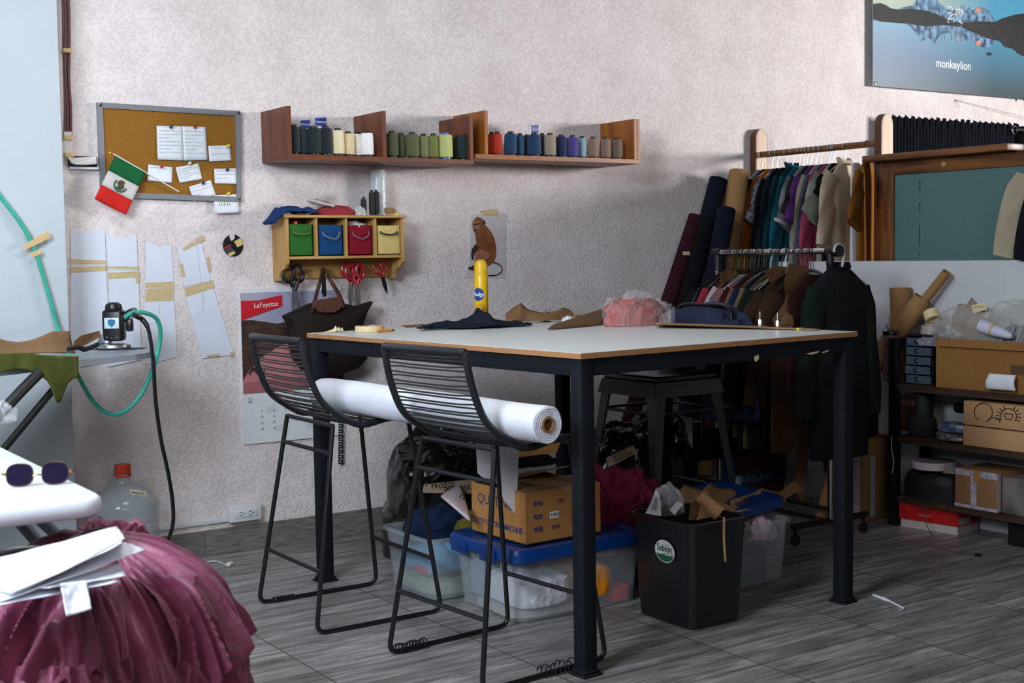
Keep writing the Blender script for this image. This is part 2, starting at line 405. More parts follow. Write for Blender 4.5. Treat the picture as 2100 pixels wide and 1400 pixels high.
# flag on a stick
e = empty('flag', aY(245, 440, WY-.05), 'small green white and red flag on a white stick tucked on the corkboard', 'flag')
s0 = aY(232, 315, WY-.05); s1 = aY(367, 393, WY-.035)
MB().tube([s0, s1], .0028, plastic('white_stick', (225, 225, 225))).build('stick', e)
MB().lathe([(.001, 0), (.0045, .003), (.001, .010)], s0-Vector((.008, 0, -.004)), plastic('pin_yellow', (225, 205, 40)), 10, Matrix.Rotation(-PI/2, 3, 'Y')).build('stick_tip', e)
FG = fab('flag_green', (20, 92, 50), .05, .7); FWh = fab('flag_white', (200, 196, 196), .03, .7); FR = fab('flag_red', (196, 36, 30), .05, .7)
fa, fb, fc, fd = aY(236, 320, WY-.052), aY(299, 354, WY-.05), aY(258, 440, WY-.07), aY(193, 408, WY-.07)
def flagpt(u, v): return (fa*(1-u)+fb*u)*(1-v)+(fd*(1-u)+fc*u)*v+Vector((0, -.006*math.sin(u*5+v*2)*v, 0))
mb = MB()
for k, m in enumerate((FG, FWh, FR)):
    mb.grid(lambda u, v, k=k: flagpt(u, (k+v)/3), 10, 5, m)
fl = mb.build('flag_cloth', e, solid=.0008)
mb = MB(); c = flagpt(.5, .5)+Vector((0, -.004, 0)); BR = plastic('emblem_brown', (74, 58, 36), .8); FGd = plastic('emblem_green', (40, 84, 52), .8)
fr = (fb-fa).normalized(); fd_ = (fd-fa).normalized()
def E2(pts, m): mb.prism([c+fr*a+(-fd_)*b for a, b in pts], (0, -.0006, 0), m)
arc = [(math.cos(a)*.026, math.sin(a)*.026) for a in [R(150+i*15) for i in range(15)]]
mb.tube([c+fr*a-fd_*b for a, b in arc], .003, FGd, 5)
E2([(-.018, .004), (-.012, .018), (-.002, .023), (.006, .016), (.012, .018), (.01, .008), (.016, 0), (.012, -.012), (.002, -.016), (-.012, -.014), (-.008, -.004)], BR)
E2([(-.016, -.010), (-.010, -.019), (.002, -.021), (.012, -.016), (.006, -.012), (-.006, -.012)], FGd)
E2([(-.002, .023), (.008, .024), (.012, .019), (.006, .016)], plastic('emblem_ochre', (140, 120, 70), .8))
mb.build('emblem', fl)

# green hose taped to the pillar and hanging in front of the wall
HOSE = mat('teal_hose', (60, 172, 150), .35, 0, .1, 60)
hp = [aY(-30, 362, PY-.02), aY(0, 402, PY-.02), aY(45, 462, PY-.02), aY(72, 515, PY-.02), aY(100, 605, PY-.02), aY(122, 685, PY-.05), aY(138, 722, 5.0), aY(170, 790, 4.95), aY(205, 838, 4.95), aY(245, 848, 4.95),
      aY(285, 815, 4.95), aY(315, 752, 4.95), aY(329, 690, 4.95), aY(322, 655, 4.93), aY(300, 642, 4.9), aY(275, 641, 4.88), aY(256, 650, 4.87)]
MB().tube(hp, .0085, HOSE, 10, spline=8).build('green_hose', label='teal green rubber hose taped to the pillar and looping down to the cloth cutter', cat='hose')
mb = MB(); mb.prism([aY(a, b, PY-.0305) for a, b in ((47, 503), (98, 473), (104, 487), (51, 513))], (0, .0008, 0), TAPE)
mb.build('tape_strip', label='long diagonal strip of masking tape over the green hose', cat='tape')
mb = MB(); mb.prism([aY(a, b, PY-.0305) for a, b in ((61, 519), (82, 510), (85, 520), (68, 528))], (0, .0008, 0), TAPE)
mb.build('tape_strip', label='short strip of masking tape on the green hose, just below the long one', cat='tape')

# paper patterns
PP = mat('pattern_paper', (214, 220, 232), .75, 0, .03, 8, .25, 5, spec=.2, bdist=.02)
TP2 = mat('aged_tape', (200, 178, 136), .7, 0, .10, 60, spec=.2)
def pattern(poly, tapes, lab, y, lines=()):
    mb = MB(); wallpoly(mb, poly, y, .0012, PP); o = mb.build('paper_pattern', label=lab, cat='sewing pattern', group=None, smooth=0)
    for i, q in enumerate(tapes):
        wallpoly(MB(), q, y-.0016-.0003*i, .0008, TP2).build('tape', o, smooth=0)
    mb = MB()
    for (x0, y0, x1, y1) in lines: mb.tube([aY(x0, y0, y-.001), aY(x1, y1, y-.001)], .0004, plastic('pencil_grey', (110, 114, 126), .8), 3)
    if lines: mb.build('pencil_line', o)
    return o
def scoop(a, b, dip, n=6):
    return [(a[0]+(b[0]-a[0])*t, a[1]+(b[1]-a[1])*t+dip*4*t*(1-t)) for t in [i/n for i in range(n+1)]]
pattern(scoop((146, 470), (215, 467), 5)+[(219, 590), (232, 742), (165, 752), (146, 740)], [[(144, 531), (217, 534), (217, 541), (144, 541)], [(144, 547), (217, 545), (218, 555), (144, 559)]],
        'white paper pattern with tape, partly tucked behind the pillar edge', WY-.004, [(144, 543, 217, 543), (176, 612, 178, 632)])
pattern(scoop((217, 479), (280, 480), 8)+[(283, 560), (291, 737), (222, 752), (224, 600)], [[(219, 546), (284, 546), (284, 552), (219, 550)], [(221, 559), (284, 556), (284, 568), (222, 572)], [(277, 556), (285, 556), (286, 580), (279, 580)]],
        'white paper pattern second from the pillar, hanging behind the cutter', WY-.007, [(220, 554, 285, 553), (243, 618, 245, 640)])
pattern(scoop((299, 492), (351, 502), 7)+[(355, 560), (363, 731), (301, 748), (298, 600)], [[(299, 580), (356, 577), (356, 588), (299, 590)], [(299, 592), (356, 589), (356, 616), (299, 618)]],
        'straight narrow white paper pattern right of the cutter and hose', WY-.004, [(299, 589, 356, 588), (326, 626, 328, 648)])
pattern(scoop((364, 506), (411, 492), 4)+[(437, 590), (480, 727), (414, 735), (385, 620)], [[(374, 509), (412, 488), (414, 496), (378, 514)], [(378, 589), (437, 575), (439, 590), (382, 608)], [(369, 540), (375, 540), (380, 567), (373, 566)], [(423, 527), (428, 526), (433, 556), (429, 558)],
        [(403, 489), (418, 482), (420, 492), (406, 498)], [(424, 728), (450, 725), (450, 730), (425, 733)], [(472, 722), (480, 720), (480, 729), (472, 730)]],
        'slanted white paper pattern taped beside the calendar', WY-.005, [(404, 500, 418, 640), (378, 588, 437, 574), (416, 602, 420, 622)])

# round black packaging disc
mb = MB(); cx, cy = 478, 503; cc = aY(cx, cy, WY-.006); DB = plastic('black_card', (24, 24, 27), .4)
pts = []
for i in range(40):
    a = R(112)+R(316)*i/39; pts.append(cc+Vector((math.cos(a)*.0465, 0, math.sin(a)*.048)))
for i in range(8):
    a = R(60)-R(190)*i/7; pts.append(cc+Vector((-.004, 0, .034))+Vector((math.cos(a)*.018-.004, 0, math.sin(a)*.018+.004)))
mb.prism(pts[:40]+pts[41:47], (0, .002, 0), DB)
o = mb.build('blade_package', label='round black packaging disc with a notch pinned on the wall', cat='packaging', smooth=0)
YL = plastic('pale_yellow_print', (222, 200, 120), .6); RD = plastic('red_print', (180, 40, 40), .6)
mb = MB()
for q, m in (([(480, 495), (493, 488), (499, 501), (487, 507)], YL), ([(468, 520), (480, 515), (483, 519), (472, 526)], YL), ([(459, 508), (473, 500), (474, 503), (461, 511)], RD)):
    wallpoly(mb, q, WY-.0072, .0008, m)
for i in range(5): mb.tube([aY(462+i*2, 513+i*2, WY-.0072), aY(474+i*2, 506+i*2.2, WY-.0072)], .0005, PAPER, 3)
mb.build('print', o, smooth=0)

# power outlet
e = empty('power_outlet', aY(503, 1078, WY-.03), 'white surface mounted double power outlet above the skirting', 'power outlet')
a = aY(472, 1073, WY-.045); b = aY(536, 1031, WY-.045)
OUT = plastic('white_plastic', (214, 216, 218), .4)
MB().bx((a.x, WY-.045, a.z), (b.x, WY, b.z), OUT, .005).build('box', e)
MB().bx((a.x+.02, WY-.049, a.z+.02), (b.x-.02, WY-.044, b.z-.02), OUT, .002).build('face_plate', e)
DK = plastic('socket_black', (30, 30, 32), .6)
for dx in (-.022, .022):
    mb = MB(); cx = (a.x+b.x)/2+dx; cz = (a.z+b.z)/2
    for sx in (-.007, .007): mb.bx((cx-.008, WY-.0505, cz+sx-.0012), (cx+.002, WY-.048, cz+sx+.0012), DK)
    mb.lathe([(.003, 0), (.003, .002)], (cx+.010, WY-.0486, cz), DK, 10, Matrix.Rotation(PI/2, 3, 'X'))
    mb.build('socket', e)

# calendar
e = empty('calendar', aY(590, 912, WY-.01), 'large wall calendar with a red banner and a pink desert picture', 'calendar')
CYL = WY-.010
x0 = aY(491, 600, CYL).x; x1 = aY(703, 700, CYL).x; zt = aY(491, 592, CYL).z; zb = aY(497, 912, CYL).z; zm = aY(494, 808, CYL).z
def rr(x0, x1, z0, z1, y, r=.015):
    P_ = []
    for cx, cz, a0 in ((x1-r, z1-r, 0), (x0+r, z1-r, 90), (x0+r, z0+r, 180), (x1-r, z0+r, 270)):
        for k in range(5): a = R(a0+k*22.5); P_.append(Vector((cx+r*math.cos(a), y, cz+r*math.sin(a))))
    return P_
MB().prism(rr(x0, x1, zb, zt, CYL), (0, .009, 0), mat('white_card', (222, 222, 224), .6)).build('backing_board', e, smooth=0)
W_ = x1-x0; HH = zt-zm; yy = CYL-.0006
def C(u, v, o=0): return Vector((x0+.004+u*(W_-.008), yy-o, zm+v*HH))
mb = MB(); mb.prism([C(0, 0), C(1, 0), C(1, .96), C(0, .96)], (0, .0005, 0), mat('sky_mauve', (150, 152, 178), .5, rgb2=(176, 172, 190), vscale=4))
mb.prism([C(0, .1, .0006), C(1, .1, .0006), C(1, .66, .0006), C(.7, .72, .0006), C(.35, .655, .0006), C(.1, .70, .0006), C(0, .70, .0006)], (0, .0005, 0), mat('desert_brown', (78, 52, 40), .6, rgb2=(44, 30, 28), vscale=14, stretch=(1, 1, 4)))
SP = mat('salmon_pink', (190, 122, 124), .6, 0, .1, 5)
mb.prism([C(0, 0, .0012), C(1, 0, .0012), C(1, .5, .0012), C(.66, .52, .0012), C(.5, .49, .0012), C(.33, .42, .0012), C(.18, .33, .0012), C(.06, .22, .0012), C(0, .12, .0012)], (0, .0005, 0), SP)
mb.prism([C(0, 0, .0018), C(1, 0, .0018), C(1, .10, .0018), C(.3, .13, .0018), C(0, .10, .0018)], (0, .0005, 0), mat('salmon_dark', (160, 96, 100), .6))
# blurred red skirted figure shape in the picture
mb.prism([C(.62, .1, .0024), C(.98, .1, .0024), C(.93, .40, .0024), C(.84, .50, .0024), C(.76, .46, .0024), C(.70, .32, .0024)], (0, .0005, 0), mat('crimson_print', (150, 30, 50), .6, 0, .3, 12))
for k in range(7):
    a = C(.05+.022*k, .20+.03*math.sin(k), .0024); mb.prism([a, a+Vector((.012, 0, -.015)), a+Vector((.016, 0, .018))], (0, .0005, 0), plastic('bird_dark', (60, 30, 34), .7))
pc = mb.build('picture', e, smooth=0)
mb = MB(); mb.prism([C(0, .70, .003), C(.40, .82, .003), C(.40, .93, .003), C(.17, .885, .003), C(0, .885, .003)], (0, .0006, 0), plastic('banner_red', (196, 24, 40), .5))
mb.text('LaFayette', C(.24, .84, .004), (1, 0, .05), WZ, .03, PAPER, .0003)
mb.build('banner', pc, smooth=0)
mb = MB(); G = plastic('print_grey', (90, 92, 104), .7)
rnd = random.Random(5); n = 1
mb.text('10', Vector((x0+.035, CYL-.001, zm-.03)), (0, 0, -1), WX, .028, G)
for r_ in range(5):
    for c_ in range(7):
        if n > 31: break
        mb.text(str(n), Vector((x0+.09+c_*(W_-.13)/6.5, CYL-.001, zm-.055-r_*(zm-zb-.09)/5)), WX, WZ, .014, G, .0002); n += 1
mgo = mb.build('month_grid', e, smooth=0)
for (cx, rz) in ((.22, .42), (.45, .42), (.45, .62), (.30, .80), (.6, .8)):
    MB().prism([Vector((x0+W_*cx+a, CYL-.0003, zm-(zm-zb)*rz+b)) for a, b in ((0, 0), (.055, 0), (.055, .03), (0, .03))], (0, .0002, 0), mat('pale_grey_tint', (204, 206, 212), .7)).build('tinted_day', mgo, smooth=0)
# measuring strips hanging below the organizer
mb = MB(); a = aY(699, 700, WY-.02)
mb.prism([aY(696, 760, WY-.02), aY(704, 760, WY-.02), aY(704, 951, WY-.02), aY(694, 951, WY-.02)], (0, .002, 0), plastic('black_tape_rule', (32, 32, 34), .5))
for i in range(16):
    mb.prism([aY(696, 868+i*5.2, WY-.021), aY(700 if i % 2 else 703, 868+i*5.2, WY-.021), aY(700 if i % 2 else 703, 869.2+i*5.2, WY-.021), aY(696, 869.2+i*5.2, WY-.021)], (0, .0005, 0), PAPER)
mb.build('hanging_ruler', label='narrow black and white ruler hanging on the wall right of the calendar', cat='ruler', smooth=0)

# ================================================================== WALL SHELVES WITH THREAD
TEAKM = wood('reddish_teak', (118, 62, 32), (84, 40, 20), 'x', 8)
OAKM = wood('golden_brown_wood', (158, 90, 30), (118, 60, 16), 'x', 8)
TEAKV = wood('reddish_teak_upright', (118, 62, 32), (84, 40, 20), 'z', 8)
OAKV = wood('golden_brown_upright', (168, 100, 28), (124, 66, 14), 'z', 8)
YF = 5.2
def wshelf(name, x0, x1, xd, z0, mh, mv, lab):
    e = empty(name, ((x0+x1)/2, (YF+WY)/2, z0), lab, 'wall shelf')
    MB().bx((x0, YF, z0), (x1, WY-.002, z0+.022), mh, .001).build('bottom_board', e, smooth=0)
    for x in xd:
        MB().bx((x-.009, YF-.001, z0+.022), (x+.009, WY-.002, z0+.225), mv, .001).build('upright_panel', e, smooth=0)
    return e
zA = aY(594, 326, YF).z; zB = zA+.022
XA0 = aY(591, 326, YF).x; XA1 = aY(971, 330, YF).x; XB0 = aY(975, 330, YF).x; XB1 = aY(1313, 326, YF).x
zC = aY(1100, 329, YF).z
wshelf('wall_shelf', XA0, XA1, (XA0+.009, aY(788, 260, YF).x, XA1-.009), zA, TEAKM, TEAKV, 'reddish brown wall shelf with three uprights holding dark and green thread')
XBU = aY(997, 260, YF).x
wshelf('wall_shelf', XB0, XB1, (XBU, XB1-.030, XB1-.009), zC, OAKM, OAKV, 'golden brown wall shelf holding red, blue and taupe thread')
SP_CORE = plastic('spool_core_black', (22, 22, 24), .5)
def spool(loc, h, r, rgb, name, lab, grp=None, core=SP_CORE, top=True, cat='thread spool', lean=1.0):
    m = MATS.get('thread_'+name) or mat('thread_'+name, rgb, .75, 0, .10, 240, .35, 240, spec=.3, sheen=.2, stretch=(.15, .15, 2))
    e = empty('thread_spool', loc, lab, cat, grp)
    MB().lathe([(r*.94, .009), (r, .014), (r*.99, h*.5), (r*.93, h-.016), (r*.86, h-.011)], loc, m, 20).build('thread', e)
    MB().lathe([(r*.70, 0), (r*.70, .009), (r*.5, .012), (r*.5, h-.003), (r*.42, h), (r*.2, h), (r*.2, h-.01)], loc, core, 16).build('cone_core', e)
    return e
SH = []
# (px centre, radius factor, height, colour, name, label, depth row)
row = [
 (603, .022, .125, (18, 26, 34), 'ink', 'near black spool against the left upright of the reddish shelf', 5.25),
 (621, .028, .120, (20, 34, 44), 'petrol', 'very dark petrol spool second from the left upright', 5.27),
 (644, .029, .123, (18, 34, 36), 'pine', 'dark pine green spool third from the left upright', 5.25),
 (668, .025, .125, (17, 28, 34), 'ink2', 'near black spool beside the cream spool', 5.24),
 (693, .024, .118, (226, 212, 172), 'cream', 'cream spool next to the near black spools', 5.24),
 (714, .024, .108, (214, 194, 152), 'sand', 'sand coloured spool between cream and white spools', 5.26),
 (732, .022, .110, (226, 220, 206), 'ivory', 'narrow ivory spool with a dark core left of the white one', 5.28),
 (753, .024, .112, (236, 236, 234), 'white', 'bright white spool beside the middle upright', 5.24),
 (804, .024, .118, (70, 76, 48), 'moss', 'dark moss spool just right of the middle upright', 5.25),
 (822, .020, .112, (64, 70, 44), 'moss2', 'narrow dark moss spool in second place after the upright', 5.27),
 (846, .026, .116, (86, 92, 54), 'olive', 'broad olive spool in the middle of the green row', 5.25),
 (868, .022, .112, (112, 114, 78), 'khaki', 'greyish khaki spool right of the broad olive spool', 5.26),
 (889, .023, .114, (112, 118, 64), 'fern', 'fern green spool left of the pale green spool', 5.25),
 (914, .027, .118, (186, 190, 118), 'pistachio', 'pale pistachio green spool with a blue foot', 5.23),
 (936, .020, .114, (24, 34, 30), 'forest', 'narrow black green spool behind the pale green one', 5.28),
 (950, .024, .116, (22, 44, 46), 'teal', 'dark teal spool at the right end of the reddish shelf', 5.25),
 (1008, .018, .108, (176, 52, 26), 'rust', 'rust red spool partly behind the left upright of the golden shelf', 5.27),
 (1020, .020, .108, (170, 46, 24), 'brick', 'brick red spool, the second red one', 5.25),
 (1047, .026, .112, (28, 60, 92), 'marine', 'marine blue spool right of the red ones', 5.25),
 (1066, .021, .108, (34, 74, 104), 'steelblue', 'steel blue spool right of the marine blue one', 5.27),
 (1080, .019, .106, (26, 42, 58), 'slate', 'dark slate spool half hidden in the blue row', 5.29),
 (1096, .028, .112, (26, 58, 92), 'navy', 'broad blue spool beside the taupe one', 5.24),
 (1112, .018, .118, (30, 30, 34), 'coal', 'dark spool peeping up behind the taupe spool', 5.31),
 (1128, .025, .112, (152, 138, 118), 'taupe', 'light taupe spool between the two blue groups', 5.24),
 (1151, .024, .110, (22, 36, 74), 'midnight', 'midnight blue spool left of the violet one', 5.26),
 (1174, .025, .108, (74, 62, 134), 'violet', 'violet blue spool beside the pale blue one', 5.25),
 (1193, .020, .108, (136, 164, 178), 'sky', 'pale sky blue spool right of the violet one', 5.27),
 (1216, .024, .106, (134, 112, 94), 'mocha', 'mocha spool directly right of the pale blue one', 5.25),
 (1241, .024, .106, (128, 108, 90), 'mocha2', 'mocha spool in the middle of the last three', 5.25),
 (1265, .024, .106, (112, 94, 80), 'mocha3', 'brownish spool at the right end of the golden shelf', 5.25)]
for px, r_, h, rgb, nm, lab, y in row:
    x = aY(px, 290, y).x; zz = zB if px < 960 else zC+.022
    c = plastic('blue_core', (40, 120, 170)) if nm == 'pistachio' else SP_CORE
    spool((x, y, zz+.0005), h*1.03, r_*1.2, rgb, nm, lab, core=c)
FILM = film('clear_film', (225, 230, 236), .30); NAVY = plastic('label_navy', (28, 52, 140), .4)
def bagblob(name, c, rx, ry, h, m, lab, cat, seed=1, amp=.25, freq=3, build=True, parent=None):
    mb = MB(); heap(mb, c, rx, ry, h, m, seed, amp, freq, 40, 18); return mb.build(name, parent, lab, cat)
for px, py, w, lab, s in ((624, 252, .05, 'small packet with a blue label standing behind the black spools, the left one', 3), (655, 247, .06, 'small packet with a blue label standing behind the black spools, the right one', 4),
                       (1094, 262, .05, 'clear packet with a blue label behind the broad blue spool', 5)):
    y = 5.36; p = aY(px, py, y)
    mb = MB(); zt = p.z+.02; zz = zB if px < 960 else zC+.022
    def fn(u, v, p=p, w=w, zz=zz, zt=zt, s=s): return Vector((p.x+(u-.5)*w*(1+.2*v), y+.01*nz(u*4, v*4, s), zz+(zt-zz)*v+(.006*nz(u*6, s, 2) if v > .9 else 0)))
    mb.grid(fn, 12, 12, FILM); o = mb.build('thread_packet', label=lab, cat='packet', solid=.003)
    mb = MB(); hh = .026 if px < 1000 else .03
    mb.prism([Vector((p.x-w*.45, y-.012, p.z-.008-hh/2)), Vector((p.x+w*.45, y-.012, p.z-.012-hh/2)), Vector((p.x+w*.45, y-.012, p.z+hh/2)), Vector((p.x-w*.45, y-.012, p.z+hh/2-.004))], (0, .001, 0), NAVY)
    mb.text('CORALON', Vector((p.x, y-.0125, p.z-.008)), WX, WZ, .012, PAPER); mb.build('label', o, smooth=0)
bagblob('plastic_bag', (aY(1012, 262, 5.3).x, 5.32, zC+.022), .02, .02, .15, FILM, 'crumpled clear plastic behind the rust red spool', 'plastic bag', 8)
bagblob('plastic_bag', (aY(885, 262, 5.33).x, 5.35, zB), .09, .03, .128, FILM, 'clear plastic wrapping behind the green spools', 'plastic bag', 9)

# ================================================================== PINE ORGANIZER WITH PEGS
PINE = wood('yellow_pine', (196, 154, 92), (172, 128, 68), 'x', 7, .5); PINEV = wood('yellow_pine_upright', (196, 154, 92), (170, 126, 66), 'z', 7, .5)
OX0, OX1, OZ0, OZT, OY = 2.395, 2.985, 1.305, 1.475, 5.33
e = empty('wall_organizer', ((OX0+OX1)/2, 5.4, 1.2), 'pine wall organizer with four cubbies above a row of pegs', 'wall organizer')
ORG = e
MB().bx((OX0-.012, OY-.012, OZT), (OX1+.012, WY-.001, OZT+.012), PINE, .003).build('top_board', e)
MB().bx((OX0+.0135, OY+.001, OZ0-.012), (OX1-.0135, WY-.016, OZ0), PINE, .001).build('bottom_board', e)
MB().bx((OX0, WY-.015, 1.205), (OX1, WY-.001, OZT), PINE).build('back_panel', e)
for x in (OX0+.006, OX1-.006):
    pts = [(OY, OZT), (OY, OZ0-.012), (OY, OZ0-.03), (OY+.018, OZ0-.05), (OY+.06, OZ0-.065), (OY+.082, OZ0-.085), (OY+.09, 1.198), (WY-.001, 1.198), (WY-.001, OZT)]
    MB().prism([Vector((x-.007, y, z)) for y, z in pts], (.014, 0, 0), PINEV).build('side_panel', e, smooth=0)
for k in (1, 2, 3):
    x = OX0+(OX1-OX0)*k/4; MB().bx((x-.006, OY+.002, OZ0), (x+.006, WY-.015, OZT), PINEV).build('divider', e, smooth=0)
pegs = []
for px, py in ((600, 553), (664, 550), (723, 547), (781, 546)):
    p = aY(px, py, 5.42); pegs.append(p)
    MB().lathe([(.006, -.05), (.006, -.012), (.010, -.006), (.0105, .002), (.007, .008), (.0, .009)], p, PINE, 14, Matrix.Rotation(PI/2, 3, 'X')).build('peg', e)
cw = (OX1-OX0)/4
for k, (rgb, nm, hc, lab) in enumerate((((48, 106, 44), 'green', (90, 120, 70), 'green felt bin with a cord handle in the first cubby'), ((26, 70, 118), 'blue', (110, 120, 130), 'blue felt bin with a grey cord handle'),
                               ((128, 22, 40), 'red', (120, 90, 100), 'red felt bin with a grey cord handle'), ((208, 186, 118), 'yellow', (40, 38, 36), 'pale yellow felt bin with a dark handle'))):
    m = fab('felt_'+nm, rgb, .06); x0 = OX0+cw*k+.012; x1 = OX0+cw*(k+1)-.012; zt = OZ0+.142-(.002*k)
    mb = MB()
    y0 = OY+.012; y1 = WY-.03
    for a, b in (((x0, y0, OZ0+.001), (x1, y0+.006, zt)), ((x0, y1-.006, OZ0+.001), (x1, y1, zt)), ((x0, y0, OZ0+.001), (x0+.006, y1, zt)), ((x1-.006, y0, OZ0+.001), (x1, y1, zt)), ((x0, y0, OZ0+.001), (x1, y1, OZ0+.008))):
        mb.bx(a, b, m, .0015)
    o = mb.build('felt_bin', label=lab, cat='storage bin')
    hm = plastic('cord_'+nm, hc, .6); za = zt-.032; xl = x0+.02; xr = x1-.02; dz = (.012, .030, .028, .010)[k]
    MB().tube([(xl, y0-.006, za), (xl+.008, y0-.014, za-dz*.6), ((xl+xr)/2+(.012 if k == 1 else 0), y0-.018, za-dz*1.1), (xr-.008, y0-.014, za-dz*.6), (xr, y0-.006, za)], .0038, hm, 8, spline=5).build('handle', o)
    for x in (xl, xr): MB().lathe([(.0035, 0), (.0065, 0), (.0065, .002), (.0035, .002)], (x, y0, za), CHROME, 14, Matrix.Rotation(PI/2, 3, 'X'), cap=False).build('eyelet', o)
    MB().tube([(x0+.008, y0-.0005, zt-.008), (x0+.008, y0-.0005, OZ0+.01), (x1-.008, y0-.0005, OZ0+.01), (x1-.008, y0-.0005, zt-.008)], .0008, m, 4).build('stitching', o)
# on top of the organizer
TZ = OZT+.0125
BLC = fab('royal_blue_cloth', (34, 58, 108)); RDC = fab('dusty_red_cloth', (146, 52, 58))
mb = MB()
def fn(u, v):
    x = OX0-.065+.21*u; z = TZ+.018+.012*nz(u*5, v*3, 3)+.016*math.sin(PI*u)*math.sin(PI*v)
    if u < .25: z -= (.25-u)*.22
    return Vector((x, OY-.02+.11*v, z))
mb.grid(fn, 24, 12, BLC); mb.build('blue_cloth', label='folded royal blue cloth hanging over the left end of the organizer top', cat='cloth', solid=.014)
mb = MB(); heap(mb, (2.66, 5.385, TZ), .105, .05, .042, RDC, 4, .22, 3, 48, 16); mb.build('red_cloth', label='dusty red cloth crumpled on the organizer top', cat='cloth')
def packet(c, w, d, h, tilt, m, lab, seed, nm='plastic_packet', prt=None):
    mb = MB(); c = Vector(c)
    def ring(s, t):
        return [c+Matrix.Rotation(tilt, 3, 'Y') @ Vector(((u[0])*w/2*s, u[1]*d/2*s, t*h+.004*nz(u[0]*5+seed, u[1]*5, t*3))) for u in [(math.cos(a)/max(abs(math.cos(a)), abs(math.sin(a)))**.8, math.sin(a)/max(abs(math.cos(a)), abs(math.sin(a)))**.8) for a in [2*PI*i/28 for i in range(28)]]]
    mb.loft([ring(.9, 0), ring(1, .35), ring(1, .6), ring(.8, 1)], m)
    o = mb.build(nm, None, lab, 'packet')
    if prt:
        mb = MB(); rot = Matrix.Rotation(tilt, 3, 'Y')
        mb.prism([c+rot @ Vector((a*w, b*d, h+.003)) for a, b in ((-.3, -.35), (.3, -.35), (.3, .3), (-.3, .3))], (0, 0, .001), prt); mb.build('printed_label', o)
    return o
WRAP = film('milky_film', (215, 216, 214), .7, .25)
packet((2.49, 5.42, TZ+.028), .10, .06, .012, 0, WRAP, 'flat clear packet under the blue cloth end', 1)
packet((2.585, 5.37, TZ+.046), .12, .07, .014, .22, WRAP, 'glossy packet with a blue and orange printed label on the organizer', 2, prt=mat('blue_orange_print', (34, 92, 170), .4, rgb2=(206, 140, 70), vscale=18))
BLK = mat('thread_black', (20, 20, 24), .7, 0, .1, 240, .35, 240, stretch=(.15, .15, 2))
for px, r_, h, lab, y in ((746, .014, .085, 'small black thread spool left of the clear bottle', 5.36), (763, .014, .115, 'tall black thread spool, the front left of two beside the bottle', 5.35), (772, .015, .117, 'tall black thread spool directly in front of the clear bottle', 5.36)):
    y2 = y; p = aY(px, 430, y2); spool((p.x, y2, TZ), h, r_, (20, 20, 24), 'black', lab)
p = aY(777, 440, 5.425)
e = empty('clear_bottle', (p.x, 5.425, TZ), 'tall frosted clear bottle without a cap on the organizer', 'bottle')
MB().lathe([(.036, 0), (.039, .004), (.039, .195), (.034, .214), (.013, .224)], (p.x, 5.425, TZ), film('frosted_plastic', (214, 220, 222), .82, .3), 24, cap=False).build('body', e)
MB().lathe([(.013, .222), (.012, .245), (.010, .246), (.010, .222)], (p.x, 5.425, TZ), film('frosted_plastic', (214, 220, 222), .82, .3), 16, cap=False).build('neck', e)
bagblob('plastic_bag', (aY(738, 432, 5.36).x, 5.36, TZ), .028, .03, .04, WRAP, 'small twisted clear bag beside the black spools', 'plastic bag', 12)
bagblob('plastic_bag', (OX0+cw*2.5, 5.39, OZ0+.13), .045, .04, .030, WRAP, 'crumpled clear bag on top of the red felt bin', 'plastic bag', 13)
mb = MB(); a = aY(800, 437, 5.38)
mb.prism([a+Vector((x, 0, z)) for x, z in ((-.02, 0), (.032, 0), (.030, .018), (.012, .026), (-.02, .026))], (0, .03, 0), wood('tan_wood', (150, 108, 66), (130, 88, 50)))
mb.build('wooden_block', label='small tan wooden block behind the bottle at the right end of the organizer', cat='block', smooth=0)
MB().lathe([(.011, 0), (.011, .008), (.006, .012)], (aY(812, 437, 5.35).x, 5.35, TZ), plastic('pin_yellow', (225, 205, 40)), 12).build('chalk_piece', label='small yellow chalk piece at the right end of the organizer', cat='chalk')
MB().lathe([(.008, 0), (.008, .012)], (OX0+.06, OY+.03, OZ0+.143), plastic('orange_bit', (220, 70, 30)), 8).build('orange_bead', label='small orange piece on the green felt bin', cat='bead')

# scissors
def scissors(c, s, ang, open_, hm, lab, blade=None, rings=(.5, .5)):
    """c: peg point; hangs down. built in plane y=c.y"""
    c = Vector(c); e = empty('scissors', c+Vector((0, 0, -.2*s)), lab, 'scissors')
    BL = blade or mat('scissor_steel', (190, 190, 196), .25, .9)
    rot = Matrix.Rotation(ang, 3, 'Y')
    for sg in (-1, 1):
        r2 = rot @ Matrix.Rotation(open_*sg, 3, 'Y'); yo = Vector((0, .004*sg, 0))
        pv = c+rot @ Vector((0, 0, -.085*s))
        T = lambda x, z: pv+yo+r2 @ Vector((x*s, 0, z*s))
        rx = .024; cx = -sg*.026; cz = .055; n = 20
        MB().tube([T(cx+math.cos(a)*rx*(1 if sg > 0 else .85), cz+math.sin(a)*.033) for a in [2*PI*i/n for i in range(n)]], .0075*s, hm, 8, closed=True).build('handle_ring', e)
        MB().tube([T(cx*.8, cz-.028), T(-sg*.008, .012), T(sg*.002, -.010)], [.0085*s, .010*s, .006*s], hm, 8).build('shank', e)
        MB().prism([T(-.010, .005), T(.010, .005), T(.009, -.06), T(sg*.004, -.125), T(-.009, -.06)], (0, .002, 0), BL).build('blade', e, smooth=0)
    MB().lathe([(.004*s, -.006), (.004*s, .006)], c+rot @ Vector((0, 0, -.085*s)), BL, 10, Matrix.Rotation(PI/2, 3, 'X')).build('screw', e)
    return e
HB = plastic('scissor_black', (20, 20, 24), .35); HR = plastic('scissor_red', (150, 24, 36), .3)
